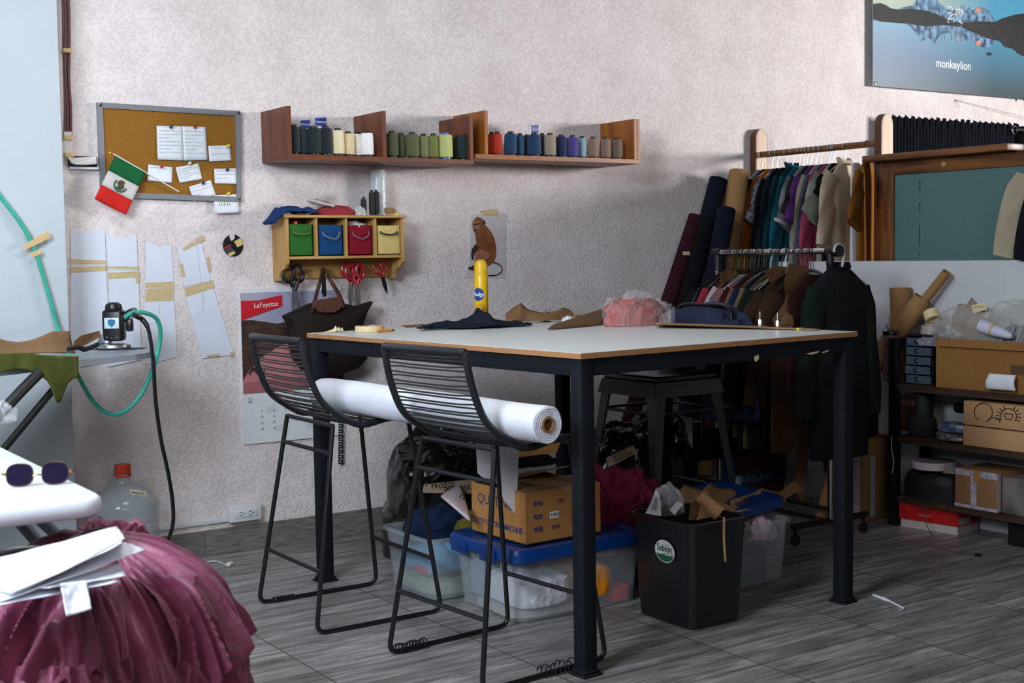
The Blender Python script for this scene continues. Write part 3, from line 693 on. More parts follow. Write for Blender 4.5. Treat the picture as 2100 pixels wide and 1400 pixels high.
scissors(aY(601, 547, 5.405), 1.12, R(-3), R(7), HB, 'large black handled scissors with steel blades on the first peg')
scissors(aY(722, 541, 5.412), 1.0, R(4), R(2), HR, 'red handled scissors on the third peg, the left one')
scissors(aY(727, 545, 5.39), .98, R(-6), R(2), HR, 'red handled scissors on the third peg, the right one')
scissors(aY(777, 540, 5.40), .72, R(-16), R(2.5), HR, 'small red handled scissors with dark blades on the last peg', mat('dark_steel', (50, 50, 54), .35, .8))
# handbag hanging from the second peg
BAG = fab('dark_brown_nylon', (38, 30, 28), .1, .7); LEA = mat('brown_leather', (92, 56, 42), .5, 0, .12, 60, .2, 300)
e = empty('handbag', aY(672, 770, 5.36), 'dark brown folding handbag with brown leather flap hanging from the second peg', 'handbag')
BYC = 5.385
def bagpt(px, py, y): return aY(px, py, y)
out = [(583, 648), (612, 634), (640, 622), (668, 618), (700, 620), (730, 628), (764, 618), (752, 640), (745, 660), (748, 700), (752, 735), (735, 755), (700, 768), (660, 770), (625, 762), (604, 735), (592, 690), (596, 668)]
outp = [aY(a, b, BYC) for a, b in out]; cen = aY(670, 690, BYC)
mb = MB(); rings = []
for k in range(7):
    t = k/6; s = 1 if t == 0 else math.cos(t*PI/2)**.55 if t < 1 else .0
    for_ = [cen+(p-cen)*max(s, .02)+Vector((0, -.055*math.sin(t*PI/2)+.004*nz(p.x*20, p.z*20, t*4), 0)) for p in outp]; rings.append(for_)
mb.loft([[p+Vector((0, .03, 0)) for p in rings[0]]]+rings, BAG); mb.build('bag_body', e, smooth=60)
for dx, y in ((0, BYC-.058), (4, BYC-.035)):
    MB().tube([aY(640+dx, 640, y), aY(645+dx, 610, y), aY(655+dx, 575, y+.01), aY(663, 549, 5.415), aY(676+dx, 575, y+.01), aY(694+dx, 606, y), aY(703+dx, 630, y)], .0075, LEA, 8, flat=.45, spline=6).build('leather_strap', e)
mb = MB(); fp = [(641, 616), (700, 608), (703, 622), (697, 634), (686, 640), (665, 641), (652, 638), (643, 628)]
mb.prism([aY(a, b, BYC-.066) for a, b in fp], (0, .006, 0), LEA); mb.build('leather_flap', e)
MB().lathe([(.005, 0), (.004, .003), (0, .004)], aY(674, 632, BYC-.066), mat('brass', (200, 160, 90), .3, 1), 12, Matrix.Rotation(PI/2, 3, 'X')).build('brass_snap', e)
MB().prism([aY(a, b, BYC-.066) for a, b in ((661, 556), (667, 556), (670, 606), (664, 609), (660, 600))], (0, .003, 0), HB).build('black_tag', e)

# ================================================================== MONKEY PICTURE AND SPRAY CAN
TRA = mat('translucent_sheet', (222, 216, 218), .6, 0, alpha=.6)
e = empty('monkey_print', aY(1000, 570), 'printed cut-out of a sitting brown monkey on translucent paper taped to the wall', 'picture')
MB().prism([aY(a, b, WY-.004) for a, b in ((966, 440), (1038, 436), (1037, 560), (1036, 570), (950, 570), (962, 545))], (0, .001, 0), TRA).build('backing_sheet', e, smooth=0)
MK = mat('monkey_fur', (138, 84, 44), .8, 0, rgb2=(104, 58, 32), vscale=26); MKD = mat('monkey_dark', (62, 36, 28), .8, 0, .2, 40); MKF = mat('monkey_face', (150, 98, 72), .8, 0, .1, 40)
MY = WY-.0055
def mp(pts, m, k=0, nm=None): return wallpoly(MB(), pts, MY-.0006*k, .0006, m).build(nm, e, smooth=0)
mp([(978, 444), (985, 446), (993, 452), (995, 461), (1006, 473), (1014, 489), (1018, 508), (1017, 526), (1013, 537), (1004, 545), (994, 544), (984, 534), (978, 520), (977, 500), (975, 480), (972, 474), (969, 466), (969, 455)], MK, 0, 'body')
mp([(970, 456), (978, 452), (984, 456), (984, 466), (980, 476), (974, 477), (970, 470)], MKF, 1, 'face')
mp([(988, 452), (994, 451), (996, 458), (991, 461)], MKD, 1, 'ear')
mp([(971, 459), (984, 457), (984, 460), (971, 462)], MKD, 2, 'brow')
mp([(971, 470), (980, 470), (978, 474), (972, 474)], MKD, 2, 'muzzle')
mp([(985, 447), (993, 452), (988, 458), (984, 454)], MK, 2, 'head_fur')
mp([(976, 500), (983, 506), (980, 514), (974, 518), (972, 526), (972, 533), (967, 532), (966, 520), (968, 510)], MKD, 1, 'arm')
mp([(975, 516), (984, 510), (1000, 516), (1006, 524), (996, 534), (985, 530), (980, 542), (977, 552), (971, 553), (974, 538)], MKF, 1, 'leg')
mp([(959, 549), (974, 543), (986, 547), (976, 555), (962, 553)], MKD, 2, 'foot')
MB().tube([aY(a, b, MY-.002) for a, b in ((1012, 538), (1022, 541), (1029, 548), (1028, 557), (1018, 564), (1002, 565))], .0055, MKD, 6, flat=.3, spline=6).build('tail', e)
wallpoly(MB(), [(990, 431), (1018, 429), (1024, 446), (1018, 440), (992, 441)], WY-.008, .0007, TAPE).build('tape', e, smooth=0)
TTZ = 1.0
p = aZ(988, 665.5, TTZ); p.z = TTZ+.001
e = empty('spray_can', p, 'yellow and brown furniture polish spray can standing on the table', 'spray can'); SC = e
k = p.y/5.0
def canm():
    m = bpy.data.materials.new('can_print'); m.use_nodes = True; nt = m.node_tree; N = nt.nodes; L = nt.links; b = N['Principled BSDF']
    tc = N.new('ShaderNodeTexCoord'); wv = N.new('ShaderNodeTexWave'); wv.inputs['Scale'].default_value = 5.5; wv.inputs['Distortion'].default_value = 9; wv.inputs['Detail'].default_value = 1
    wv.bands_direction = 'DIAGONAL'; L.new(tc.outputs['Object'], wv.inputs['Vector'])
    sx = N.new('ShaderNodeSeparateXYZ'); L.new(tc.outputs['Object'], sx.inputs[0]); mr = N.new('ShaderNodeMapRange'); mr.inputs[1].default_value = .02; mr.inputs[2].default_value = .17; mr.inputs[3].default_value = 0; mr.inputs[4].default_value = .75
    L.new(sx.outputs[2], mr.inputs[0]); ad = N.new('ShaderNodeMath'); ad.operation = 'MULTIPLY_ADD'; L.new(wv.outputs[0], ad.inputs[0]); ad.inputs[1].default_value = .3; L.new(mr.outputs[0], ad.inputs[2])
    cr = N.new('ShaderNodeValToRGB'); el = cr.color_ramp.elements; el[0].position = .15; el[0].color = (lin(110), lin(62), lin(16), 1); el[1].position = .62; el[1].color = (lin(238), lin(190), lin(10), 1)
    L.new(ad.outputs[0], cr.inputs[0]); L.new(cr.outputs[0], b.inputs['Base Color']); b.inputs['Roughness'].default_value = .25
    return m
CH = (p.y/2688)*0+.27
MB().lathe([(.028, 0), (.0295, .003), (.0295, .205), (.026, .215)], p, canm(), 28).build('body', e)
MB().lathe([(.0285, .207), (.0285, .250), (.024, .268), (.013, .277), (0, .279)], p, plastic('yellow_cap_plastic', (236, 186, 14), .35), 28).build('cap', e)
mb = MB(); dirc = (EYE-p); dirc.z = 0; dirc.normalize(); rt = Vector((-dirc.y, dirc.x, 0))
def canpt(a, z, r=.0303):
    d = dirc*math.cos(a)+rt*math.sin(a); return p+d*r+Vector((0, 0, z))
mb = MB(); n = 24
mb.grid(lambda u, v: canpt(-.45+math.cos(2*PI*u)*.85*v, .130+math.sin(2*PI*u)*.028*v), 25, 4, plastic('logo_blue', (20, 60, 150), .3)); mb.build('round_logo', e)
cu_t = MB(); cu_t.text('Pledge', (0, 0, 0), (1, 0, 0), (0, 1, 0), .024, PAPER, .0002, bold=.0004)
for i, v in enumerate(cu_t.v): cu_t.v[i] = canpt(-.45+v.x/.0303*.92, .130+v.y, .0306+v.z)
cu_t.build('lettering', e, smooth=0)
mb = MB()
for i in range(3): mb.grid(lambda u, v, i=i: canpt(-.5+u*.5, .075-i*.008+.002*v, .0301), 6, 2, PAPER)
mb.build('small_print', e)

# ================================================================== CUTTING TABLE
TA = .0797; T0 = Vector((2.3601, 3.146, 0)); TU = Vector((math.cos(TA), math.sin(TA), 0)); TV = Vector((-math.sin(TA), math.cos(TA), 0))
TW, TL, TH = 1.3437, 1.6468, 1.0
TROT = Matrix.Rotation(TA, 3, 'Z')
def tp(u, v, z): return T0+TU*u+TV*v+Vector((0, 0, z))
def tbox(mb, u0, u1, v0, v1, z0, z1, m, bev=0): return mb.box(tp((u0+u1)/2, (v0+v1)/2, (z0+z1)/2), (u1-u0, v1-v0, z1-z0), m, bev, TROT)
LAM = mat('white_laminate', (224, 230, 228), .3, 0, .03, 3, spec=.5); CHIP = mat('chipboard_edge', (172, 122, 78), .8, 0, .15, 220)
e = empty('work_table', tp(TW/2, TL/2, 0), 'large high cutting table with white top and square black steel frame', 'table'); TAB = e
mb = MB(); tbox(mb, 0, TW, 0, TL, TH-.018, TH-.0012, CHIP); mb.build('table_top', e, smooth=0)
mb = MB(); tbox(mb, .0005, TW-.0005, .0005, TL-.0005, TH-.0012, TH, LAM); mb.build('laminate_surface', e, smooth=0)
q = .052
for (u, v) in ((.01, .01), (TW-.01-q, .01), (.01, TL-.01-q), (TW-.01-q, TL-.01-q)):
    mb = MB(); tbox(mb, u, u+q, v, v+q, .012, TH-.0185, DARKM, .003); lg = mb.build('leg', e)
    mb = MB(); tbox(mb, u-.012, u+q+.012, v-.012, v+q+.012, 0, .008, DARKM, .002); tbox(mb, u-.006, u+q+.006, v-.006, v+q+.006, .008, .02, DARKM, .004); mb.build('foot_plate', lg)
for a in ((.01+q, TW-.01-q, .012, .010+q), (.01+q, TW-.01-q, TL-.01-q, TL-.012)):
    mb = MB(); tbox(mb, a[0], a[1], a[2], a[3], TH-.0185-.055, TH-.0185, DARKM, .003); mb.build('frame_beam', e)
for u in (.012, TW-.01-q+.002):
    mb = MB(); tbox(mb, u, u+q-.004, .01+q, TL-.01-q, TH-.0185-.055, TH-.0185, DARKM, .003); mb.build('frame_beam', e)

# ------------------------------------------------------------------ cord chairs
CORD = plastic('black_cord', (26, 26, 30), .35); WRAPM = plastic('black_wrapped_cord', (32, 33, 38), .4)
def cord_stool(cx, cy, th, lab, wraps):
    rot = Matrix.Rotation(th, 3, 'Z'); o = Vector((cx, cy, 0))
    T = lambda x, y, z: o+rot @ Vector((x, y, z))
    e = empty('bar_stool', o, lab, 'bar stool')
    r = .0085
    def fil(a, b, c, n=5, rad=.04):   # rounded corner points
        a = Vector(a); b = Vector(b); c = Vector(c); p = b+(a-b).normalized()*rad; q = b+(c-b).normalized()*rad
        return [(p*(1-t)**2+b*2*t*(1-t)+q*t*t) for t in [i/n for i in range(n+1)]]
    for sy in (1, -1):
        A = (-.14, .19*sy, .716); B = (-.25, .25*sy, r); C_ = (.25, .25*sy, r); D = (.16, .19*sy, .716)
        pts = [Vector(A)]+fil(A, B, C_)+fil(B, C_, D)+[Vector(D)]
        MB().tube([T(*p) for p in pts], r, WIREB, 10).build('sled_leg', e)
    L = lambda t, x1, x2, sy: (x1+(x2-x1)*t, (.25+(.19-.25)*t)*sy, r+(.716-r)*t)
    for t, (x1, x2) in ((.29, (-.25, -.14)), (.27, (.25, .16)), (.86, (-.25, -.14))):
        a = L(t, x1, x2, 1); b = L(t, x1, x2, -1)
        MB().tube([T(*a), T(*b)], .008, WIREB, 8).build('footrest' if t < .5 else 'crossbar', e)
    # seat shell rails
    prof = [(-.262, 1.015), (-.252, .95), (-.232, .88), (-.195, .805), (-.135, .755), (-.05, .713), (.06, .727), (.15, .728), (.215, .720), (.25, .692)]
    P_ = smooth([Vector((x, 0, z)) for x, z in prof], 8)
    def hw(i): t = i/(len(P_)-1); return .215+.02*t if t < .8 else .231+.0*t
    for sy in (1, -1):
        pts = [T(p.x, hw(i)*sy, p.z) for i, p in enumerate(P_)]
        dense = smooth(pts, 3); MB().tube(dense, [.0125 if k % 2 else .0112 for k in range(len(dense))], WRAPM, 8).build('wrapped_side_rail', e, smooth=60)
    n = 40
    top = [T(-.262-.035*math.sin(PI*i/n), .215-.43*i/n, 1.015+.004*math.sin(PI*i/n)) for i in range(n+1)]
    MB().tube(top, [.0135 if k % 2 else .0122 for k in range(n+1)], WRAPM, 8).build('wrapped_top_rail', e, smooth=60)
    fr = [T(.25+.012*math.sin(PI*i/n), .231-.462*i/n, .692-.004*math.sin(PI*i/n)) for i in range(n+1)]
    MB().tube(fr, [.0125 if k % 2 else .0115 for k in range(n+1)], WRAPM, 8).build('wrapped_front_rail', e, smooth=60)
    MB().tube([T(-.14, .19, .713), T(-.14, -.19, .713)], .008, WIREB, 8).build('seat_bar', e)
    MB().tube([T(.16, .19, .713), T(.16, -.19, .713)], .008, WIREB, 8).build('seat_bar', e)
    # continuous cord wound to and fro between the rails
    Pd = smooth(P_, 3); ln = [0]
    for i in range(1, len(Pd)): ln.append(ln[-1]+(Pd[i]-Pd[i-1]).length)
    def at(s):
        for i in range(1, len(Pd)):
            if ln[i] >= s: t = (s-ln[i-1])/(ln[i]-ln[i-1]); return Pd[i-1].lerp(Pd[i], t), (i-1+t)/(len(Pd)-1)
        return Pd[-1], 1
    N_ = 46; path = []; Lt = ln[-1]
    for k in range(N_):
        for sgn in ((1, -1) if k % 2 == 0 else (-1, 1)):
            s = Lt*(.02+.96*(k+(.35 if sgn > 0 else 0))/N_); p, t = at(min(s, Lt)); h = (.215+.02*t if t < .8 else .231)-.004
            path.append(T(p.x, h*sgn, p.z))
            if sgn == (1 if k % 2 == 0 else -1):
                s2 = min(s+Lt*.004, Lt); p2, _ = at(s2)
                for yy in (.6, .2, -.2, -.6):
                    y = yy*(1 if sgn > 0 else -1); sag = (1-y*y)*(.008 if t > .45 else 0); bk = (1-y*y)*(.020 if t <= .45 else 0)*(1-t)
                    path.append(T(p.x-bk, h*y, p.z-sag))
    MB().tube(path, .0031, CORD, 5).build('cord_weave', e, smooth=60)
    # loose spiral wraps on the floor bars
    for (sy, x0, x1, loose, turns) in wraps:
        pts = []
        for i in range(turns*12+1):
            a = 2*PI*i/12; f = i/(turns*12); rr = .0115 if not loose else .0135+loose*(.3+.7*abs(math.sin(f*7+1)))
            pts.append(T(x0+(x1-x0)*f, .25*sy+rr*math.cos(a), max(.0028, r+(rr if not loose else rr*1.0)*math.sin(a)+(rr-.0115)*.9)))
        MB().tube(pts, .0026, CORD, 5).build('cord_wrapping', e)
    return e
cord_stool(2.15, 4.315, 0, 'black woven cord bar stool, the one nearer the wall', [(1, -.19, -.10, 0, 9)])
cord_stool(2.262, 3.49, .085, 'black woven cord bar stool, the one nearer the camera with the rolled fabric end', [(1, -.22, -.10, .005, 11), (-1, -.02, .12, .008, 8)])

# white fabric roll across both seats
WF = fab('white_roll_fabric', (228, 230, 240), .02, .8); CB = kraft('cardboard_core', (150, 112, 78))
ra = aZ(652, 804, .797); rb = aZ(1123, 871, .797)
e = empty('fabric_roll', (ra+rb)/2-Vector((0, 0, .06)), 'roll of white fabric lying across the two cord stools', 'fabric roll')
ax = (rb-ra).normalized(); sd = ax.cross(WZ).normalized(); upv = sd.cross(ax)
rings = []; n = 40
for i in range(34):
    f = i/33; c = ra.lerp(rb, f); rr = .058*(1-.10*max(0, .06-f)/.06) if f < .5 else .058-.004*(f-.5)
    if i == 0: rr = .040
    rings.append([c+(sd*math.cos(a)+upv*math.sin(a))*(rr+.0022*nz(f*6, a*1.2, 2)+.0012*math.sin(a*3+f*14)) for a in [2*PI*k/n for k in range(n)]])
rings.append([rb+ax*.002+(p-rb)*.90 for p in rings[-1]])
rings.append([rb-ax*.004+(p-rb)*.5 for p in rings[-1]])
MB().loft(rings[:-1], WF, cap=False).build('rolled_cloth', e, smooth=60)
mb = MB()
for i in range(3): pass
pts = []
for i in range(120):
    a = 2*PI*4*i/119; rr = .026+.028*i/119; pts.append(rb+ax*.001+(sd*math.cos(a)+upv*math.sin(a)*1)*rr)
mb.tube(pts, .0022, WF, 5); mb.build('spiral_edge', e)
endr = [[rb+ax*.0005+(sd*math.cos(a)+upv*math.sin(a))*rr for a in [2*PI*k/n for k in range(n)]] for rr in (.0515, .024)]
MB().loft(endr, WF, cap=False).build('end_face', e)
r2 = [[c+(sd*math.cos(a)+upv*math.sin(a))*rr for a in [2*PI*k/n for k in range(n)]] for c, rr in ((ra, .0245), (rb+ax*.006, .0245), (rb+ax*.006, .0185), (rb-ax*.12, .0185))]
MB().loft(r2, CB, cap=False).build('cardboard_core', e)
# the loose end hanging behind the stool
mb = MB()
def strip(mb, pts, y, m): return mb.prism([aY(a, b, y) for a, b in pts], (0, .0015, 0), m)
LP = mat('pattern_paper_white', (222, 220, 226), .75, 0, .03, 10, .2, 6, spec=.2)
def hang(px, y, lab, nm='paper_strip'):
    mb = MB(); strip(mb, px, y, LP); return mb.build(nm, label=lab, cat='paper', smooth=0)
hang([(942, 893), (975, 896), (1007, 900), (1008, 990), (992, 981), (980, 970), (976, 905), (966, 910)], 3.92, 'white paper strip hanging below the near stool seat, the left one')
hang([(1012, 908), (1064, 920), (1061, 1000), (1058, 1055), (1036, 1028), (1018, 990)], 3.85, 'white paper strip with a pointed end hanging in front of the cardboard box')

# ------------------------------------------------------------------ things on the table
def tz(px, py, h=0): return aZ(px, py, TH+h)
p = tz(758, 680); p.z = TH
BEI = mat('tape_beige', (228, 204, 160), .6, 0, .05, 60)
e = empty('tape_roll', p, 'roll of cream masking tape lying flat near the left table edge', 'tape')
MB().lathe([(.043, .001), (.057, .001), (.058, .003), (.058, .022), (.057, .024), (.043, .024)], p, BEI, 36, cap=False).build('tape_winding', e)
MB().lathe([(.041, .0005), (.0432, .0005), (.0432, .0245), (.041, .0245), (.041, .0005)], p, CB, 36, cap=False).build('cardboard_ring', e)
for k in range(1):
    q_ = p+Vector((.012*k-.015, -.01+.012*math.sin(k*2), .001)); mb = MB()
    mb.tube([q_, q_+Vector((.01, .012, .02)), q_+Vector((.03, .0, .024)), q_+Vector((.04, -.014, .012))], .003, film('clear_film', (225, 230, 236), .30), 5, spline=4)
    if k == 0: mb.build('plastic_strands', label='twist of clear plastic inside the cream tape roll', cat='plastic')
p = tz(786, 672, .012)
e = empty('pencil', p, 'orange pencil with a black tip sticking out behind the tape roll', 'pencil')
a = tz(780, 674, .0245); b = tz(803, 677, .006)
a = tz(774, 679, .006)
MB().tube([a, b], .006, plastic('pencil_orange', (214, 140, 50), .4), 6).build('pencil_body', e)
MB().tube([b, b+(b-a).normalized()*.012], [.006, .0035], HB, 6).build('pencil_tip', e)
# paper curls at the left end
CR = mat('cream_paper', (226, 208, 164), .7, 0, .03, 20)
def curl(px, py, w, h, lab, s):
    p = tz(px, py); p.z = TH+.0015
    def fn(u, v): return p+Vector(((u-.5)*w, v*.01, h*max(0, math.sin(PI*(u*.5+.2*nz(s, v)))**4)*(.3+.7*v)+.0008))
    MB().grid(fn, 20, 5, CR).build('paper_scrap', label=lab, cat='paper scrap', solid=.0012)
curl(672, 683, .12, .018, 'flat curled cream paper scrap at the left corner of the table', 1)
curl(685, 682.5, .03, .026, 'upright curled cream paper scrap beside the tape roll, the taller one', 4)
curl(698, 681.5, .03, .016, 'small curled cream paper scrap just left of the tape roll', 7)
p = tz(733, 679.5); mb = MB(); mb.bx(p+Vector((-.013, -.008, .0005)), p+Vector((.013, .008, .012)), HB, .002); mb.build('black_clip', label='small black block on the table edge left of the tape roll', cat='clip')
# dark blue cloth
NV = fab('black_navy_cloth', (27, 33, 46), .12)
pc = tz(975, 671.5)
def cl(u, v):
    x = -.26+.47*u; y = -.11+.24*v
    w_ = math.sin(PI*v)**.6
    z = .008+.022*abs(nz(u*7, v*4, 2))*w_+.056*math.exp(-((u-.60)/.10)**2-((v-.45)/.30)**2)*(1+.5*nz(u*18, v*6, 4))+.018*math.exp(-((u-.30)/.2)**2-((v-.5)/.3)**2)
    edge = .05*nz(u*4, 5, v*3)
    taper = .25+.75*min(1, u*2.2)
    return pc+Vector((x+edge*.6, y*taper+edge, max(z, .004)))
MB().grid(cl, 44, 26, NV).build('dark_cloth', label='crumpled dark navy cloth lying in front of the spray can', cat='cloth', solid=.006)
for q in SC.children: pass
KR = kraft('kraft_paper', (138, 104, 72)); KD = kraft('kraft_paper_dark', (108, 80, 56)); KL = kraft('kraft_light', (176, 138, 96))
def kpiece(pts, lab, m=KR, curlf=None, z0=.001, nm='kraft_paper_piece', th=.0012, base=TH, sub=3):
    """outline pixels on the table plane, corners lifted by given heights: (px,py,h)"""
    P_ = [tzh(a, b, h, base) for a, b, h in pts]
    bm = bmesh.new(); vv = [bm.verts.new(p) for p in P_]; f = bm.faces.new(vv); bmesh.ops.triangulate(bm, faces=[f]); mb = MB(); mb.addbm(bm, m)
    return mb.build(nm, label=lab, cat='kraft paper', solid=th, smooth=0)
def tzh(px, py, h, base=TH):
    p = aZ(px, py, base+h); return Vector((p.x, p.y, base+h+.002))
# kraft pieces standing behind: bent strips
def kwave(pts, dep, lab, m=KR, nm='kraft_paper_piece'):
    """a crumpled upright piece: list of (px, py_top, py_bot) at y plane"""
    yy, seed = dep; n = len(pts); mb = MB(); nv = 6
    def fn(u, v):
        t = u*(n-1); i = min(int(t), n-2); f = t-i
        a = [pts[i][k]*(1-f)+pts[i+1][k]*f for k in range(3)]
        y = yy+.05*nz(u*3+seed, v*1.2, seed)+.05*(v-.5)
        return aY(a[0], a[1]*v+a[2]*(1-v), y)
    mb.grid(fn, n*5, nv, m); return mb.build(nm, label=lab, cat='kraft paper', solid=.0012)
yb = tz(1060, 652).y
kwave([(1037, 644, 660), (1048, 634, 660), (1068, 621, 659), (1082, 634, 658), (1110, 641, 657), (1140, 638, 656), (1155, 630, 655), (1170, 636, 655), (1180, 648, 656)], (4.70, 1), 'long crumpled brown paper cutting standing at the back of the table behind the dark cloth')
kwave([(1172, 648, 660), (1190, 645, 660), (1206, 650, 661)], (4.5, 3), 'small brown paper cutting between the levelling foot and the folded kraft sheet', KL)
kpiece([(822, 668, .0), (895, 664, 0), (893, 668, 0), (833, 672, 0)], 'thin brown paper strip poking out left of the dark cloth', KR)
LF = mat('nickel_steel', (170, 168, 162), .28, .9)
def lfoot(px, py, lab):
    p = tz(px, py); p.z = TH
    e = empty('levelling_foot', p, lab, 'levelling foot')
    MB().lathe([(.026, 0), (.027, .002), (.024, .005), (.010, .006)], p, LF, 28).build('base_disc', e)
    MB().lathe([(.0095, .006), (.0095, .030), (.008, .032)], p, LF, 6).build('hex_collar', e)
    MB().lathe([(.005, .032)]+[(.005 if i % 2 else .0042, .033+.0018*i) for i in range(15)]+[(.003, .062)], p, LF, 14).build('threaded_bolt', e)
lfoot(1119, 660, 'steel levelling foot standing in the middle of the table behind the folded kraft sheet')
lfoot(1559, 671, 'steel levelling foot near the right end of the table, the left of two')
lfoot(1595, 674, 'steel levelling foot near the right end of the table, the right of two')
mb = MB(); heap(mb, tz(1166, 662)+Vector((0, 0, .0)), .03, .02, .028, PAPER, 5, .25, 3, 24, 10, pw=.6); mb.build('crumpled_tissue', label='small crumpled white tissue beside the folded kraft sheet', cat='tissue')
# big folded kraft sheet
mb = MB()
A1, A2, A3, A4 = tz(1122, 675, .001), tz(1175, 660, .014), tz(1262, 630, .075), tz(1215, 672, .006)
def kf(u, v):
    p = A1.lerp(A4, u*1.0).lerp(A2.lerp(A3, u), v); p = p.copy(); p.z += .01*math.sin(PI*u)*math.sin(PI*v)+.02*u*u*v; return p
p0_, p1_, p2_, p3_ = aY(1122, 675, 3.72), aY(1200, 673, 3.75), aY(1262, 655, 3.95), aY(1255, 629, 3.98)
a_ = tzh(1122, 675, 0); b_ = tzh(1240, 668, 0); c_ = tzh(1262, 640, .02)
def kf2(u, v):
    # lower edge from a_ along the table, upper edge lifts to the right
    lo = aZ(1122+u*112, 676-u*10, TH+.003); hi = aZ(1150+u*106, 661-u*34, TH+.012+.05*u)
    p = lo.lerp(hi, v); p.z += .006*math.sin(PI*v)+.001; return p
MB().grid(kf2, 16, 8, KD).build('kraft_sheet', label='folded brown kraft sheet with a raised edge leaning on the bagged pink fabric', cat='kraft paper', solid=.002)
# pink fabric in a clear bag
PK = fab('rose_pink_fabric', (178, 98, 94), .08)
pb = tz(1300, 667); pb.z = TH
mb = MB(); heap(mb, pb+Vector((0, .0, .002)), .145, .075, .112, PK, 11, .14, 2.6, 80, 30, ridge=.9, pw=.6); o = mb.build('pink_fabric', label='bundle of rose pink fabric inside a clear plastic bag on the table', cat='fabric')
CLR = film('crinkled_clear_film', (240, 240, 244), .13, .08)
mb = MB(); heap(mb, pb+Vector((.02, .0, .0)), .165, .088, .130, CLR, 12, .16, 3.6, 90, 34, ridge=1.2, pw=.55); 
mb.build('clear_bag', label='crinkled clear plastic bag around the rose pink fabric', cat='plastic bag', smooth=20)
mb = MB()
mb.grid(lambda u, v: aY(1352+u*32, 650-u*24+v*(20+14*u), tz(1370, 668).y+.01*nz(u*5, v*5, 3)), 8, 6, CLR); mb.build('bag_corner', label='loose corner of clear plastic sticking out right of the pink bundle', cat='plastic bag', solid=.001)
# kraft roll edge along the back right
mb = MB(); ka = tz(1345, 662); kb = tz(1683, 671)
n = 10
mb.grid(lambda u, v: tz(1345+u*335, 661.5+u*13.2+v*5*(1-.5*u), (.012*math.sin(PI*v)+.004)*(1-u)+.002)+Vector((0, 0, .001)), 20, 6, KL); mb.build('kraft_strip', label='long flat light kraft paper strip along the back right edge of the table', cat='kraft paper', solid=.0025)
p = tz(1640, 677); mb = MB(); mb.box(p+Vector((0, 0, .005)), (.026, .012, .009), plastic('pin_yellow', (225, 205, 40)), .002); mb.build('yellow_chalk', label='small yellow tailor chalk piece at the right end of the table', cat='chalk')
# torn tape under the right table beam
for pts, lab in (([(1547, 731), (1556, 727), (1556, 737), (1549, 742)], 'small torn masking tape bit under the right table beam, the left one'), ([(1652, 725), (1672, 721), (1680, 719), (1678, 723), (1664, 727)], 'curl of torn masking tape under the right table beam'), ([(1686, 722), (1700, 717), (1699, 720), (1688, 724)], 'thin torn masking tape curl under the right table beam, nearest the corner')):
    P_ = []
    for a, b in pts:
        d = ray(a, b); nn = TV; t = ((tp(0, .0085, 0)-EYE).dot(nn))/d.dot(nn); P_.append(EYE+d*t)
    MB().prism(P_, TV*.0012, CR).build('tape_scrap', label=lab, cat='tape', smooth=0)

# ------------------------------------------------------------------ black metal bar chair with jacket
SM = mat('black_sheet_metal', (14, 14, 17), .3, 0, 0, spec=.6)
nc = aZ(1345, 778, .77); cxm, cym = 3.71, 4.37; hs = .178
e = empty('metal_stool', (cxm, cym, 0), 'black sheet metal bar chair under the far side of the table', 'bar stool')
Tm = lambda x, y, z: Vector((cxm+x, cym+y, z))
MB().box(Tm(0, 0, .765), (2*hs, 2*hs, .03), SM, .012, seg=3).build('seat', e)
mb = MB()
for a, b in (((-hs, -hs), (hs, -hs)), ((hs, -hs), (hs, hs)), ((hs, hs), (-hs, hs)), ((-hs, hs), (-hs, -hs))):
    a1 = Vector((a[0]*1.02, a[1]*1.02, .752)); b1 = Vector((b[0]*1.02, b[1]*1.02, .752)); a2 = Vector((a[0]*1.10, a[1]*1.10, .69)); b2 = Vector((b[0]*1.10, b[1]*1.10, .69))
    inn = Vector((-(a[0]+b[0])/2, -(a[1]+b[1])/2, 0)).normalized()*.003
    mb.prism([Tm(*a1), Tm(*b1), Tm(*b2), Tm(*a2)], inn, SM)
mb.build('apron', e, smooth=0)
for sx, sy in ((-1, -1), (1, -1), (1, 1), (-1, 1)):
    def ring(f, w):
        k = 1.0+.45*(1-f); x = sx*hs*k; y = sy*hs*k
        return [Tm(x, y, f*.75), Tm(x-sx*w, y, f*.75), Tm(x-sx*w, y-sy*.003, f*.75), Tm(x-sx*.003, y-sy*.003, f*.75), Tm(x-sx*.003, y-sy*w, f*.75), Tm(x, y-sy*w, f*.75)]
    mb = MB(); mb.loft([ring(0, .03), ring(.5, .035), ring(1, .06)], SM); mb.build('leg', e, smooth=0)
for z in (.62, .27):
    k = hs*(1+.45*(1-z/.75))-.006
    MB().tube([Tm(-k, -k, z), Tm(k, -k, z), Tm(k, k, z), Tm(-k, k, z)], .007, SM, 8, closed=True).build('brace_ring', e, smooth=0)
bx_ = hs+.05
MB().tube([Tm(bx_-.02, -hs+.01, .75), Tm(bx_+.02, -hs, .95), Tm(bx_+.03, -hs+.02, 1.05), Tm(bx_+.035, 0, 1.06), Tm(bx_+.03, hs-.02, 1.05), Tm(bx_+.02, hs, .95), Tm(bx_-.02, hs-.01, .75)], .010, SM, 10, spline=6).build('back_frame', e)
MB().prism([Tm(bx_+.01, -.03, .76), Tm(bx_+.01, .03, .76), Tm(bx_+.033, .04, 1.05), Tm(bx_+.033, -.04, 1.05)], (.003, 0, 0), SM).build('back_splat', e, smooth=0)

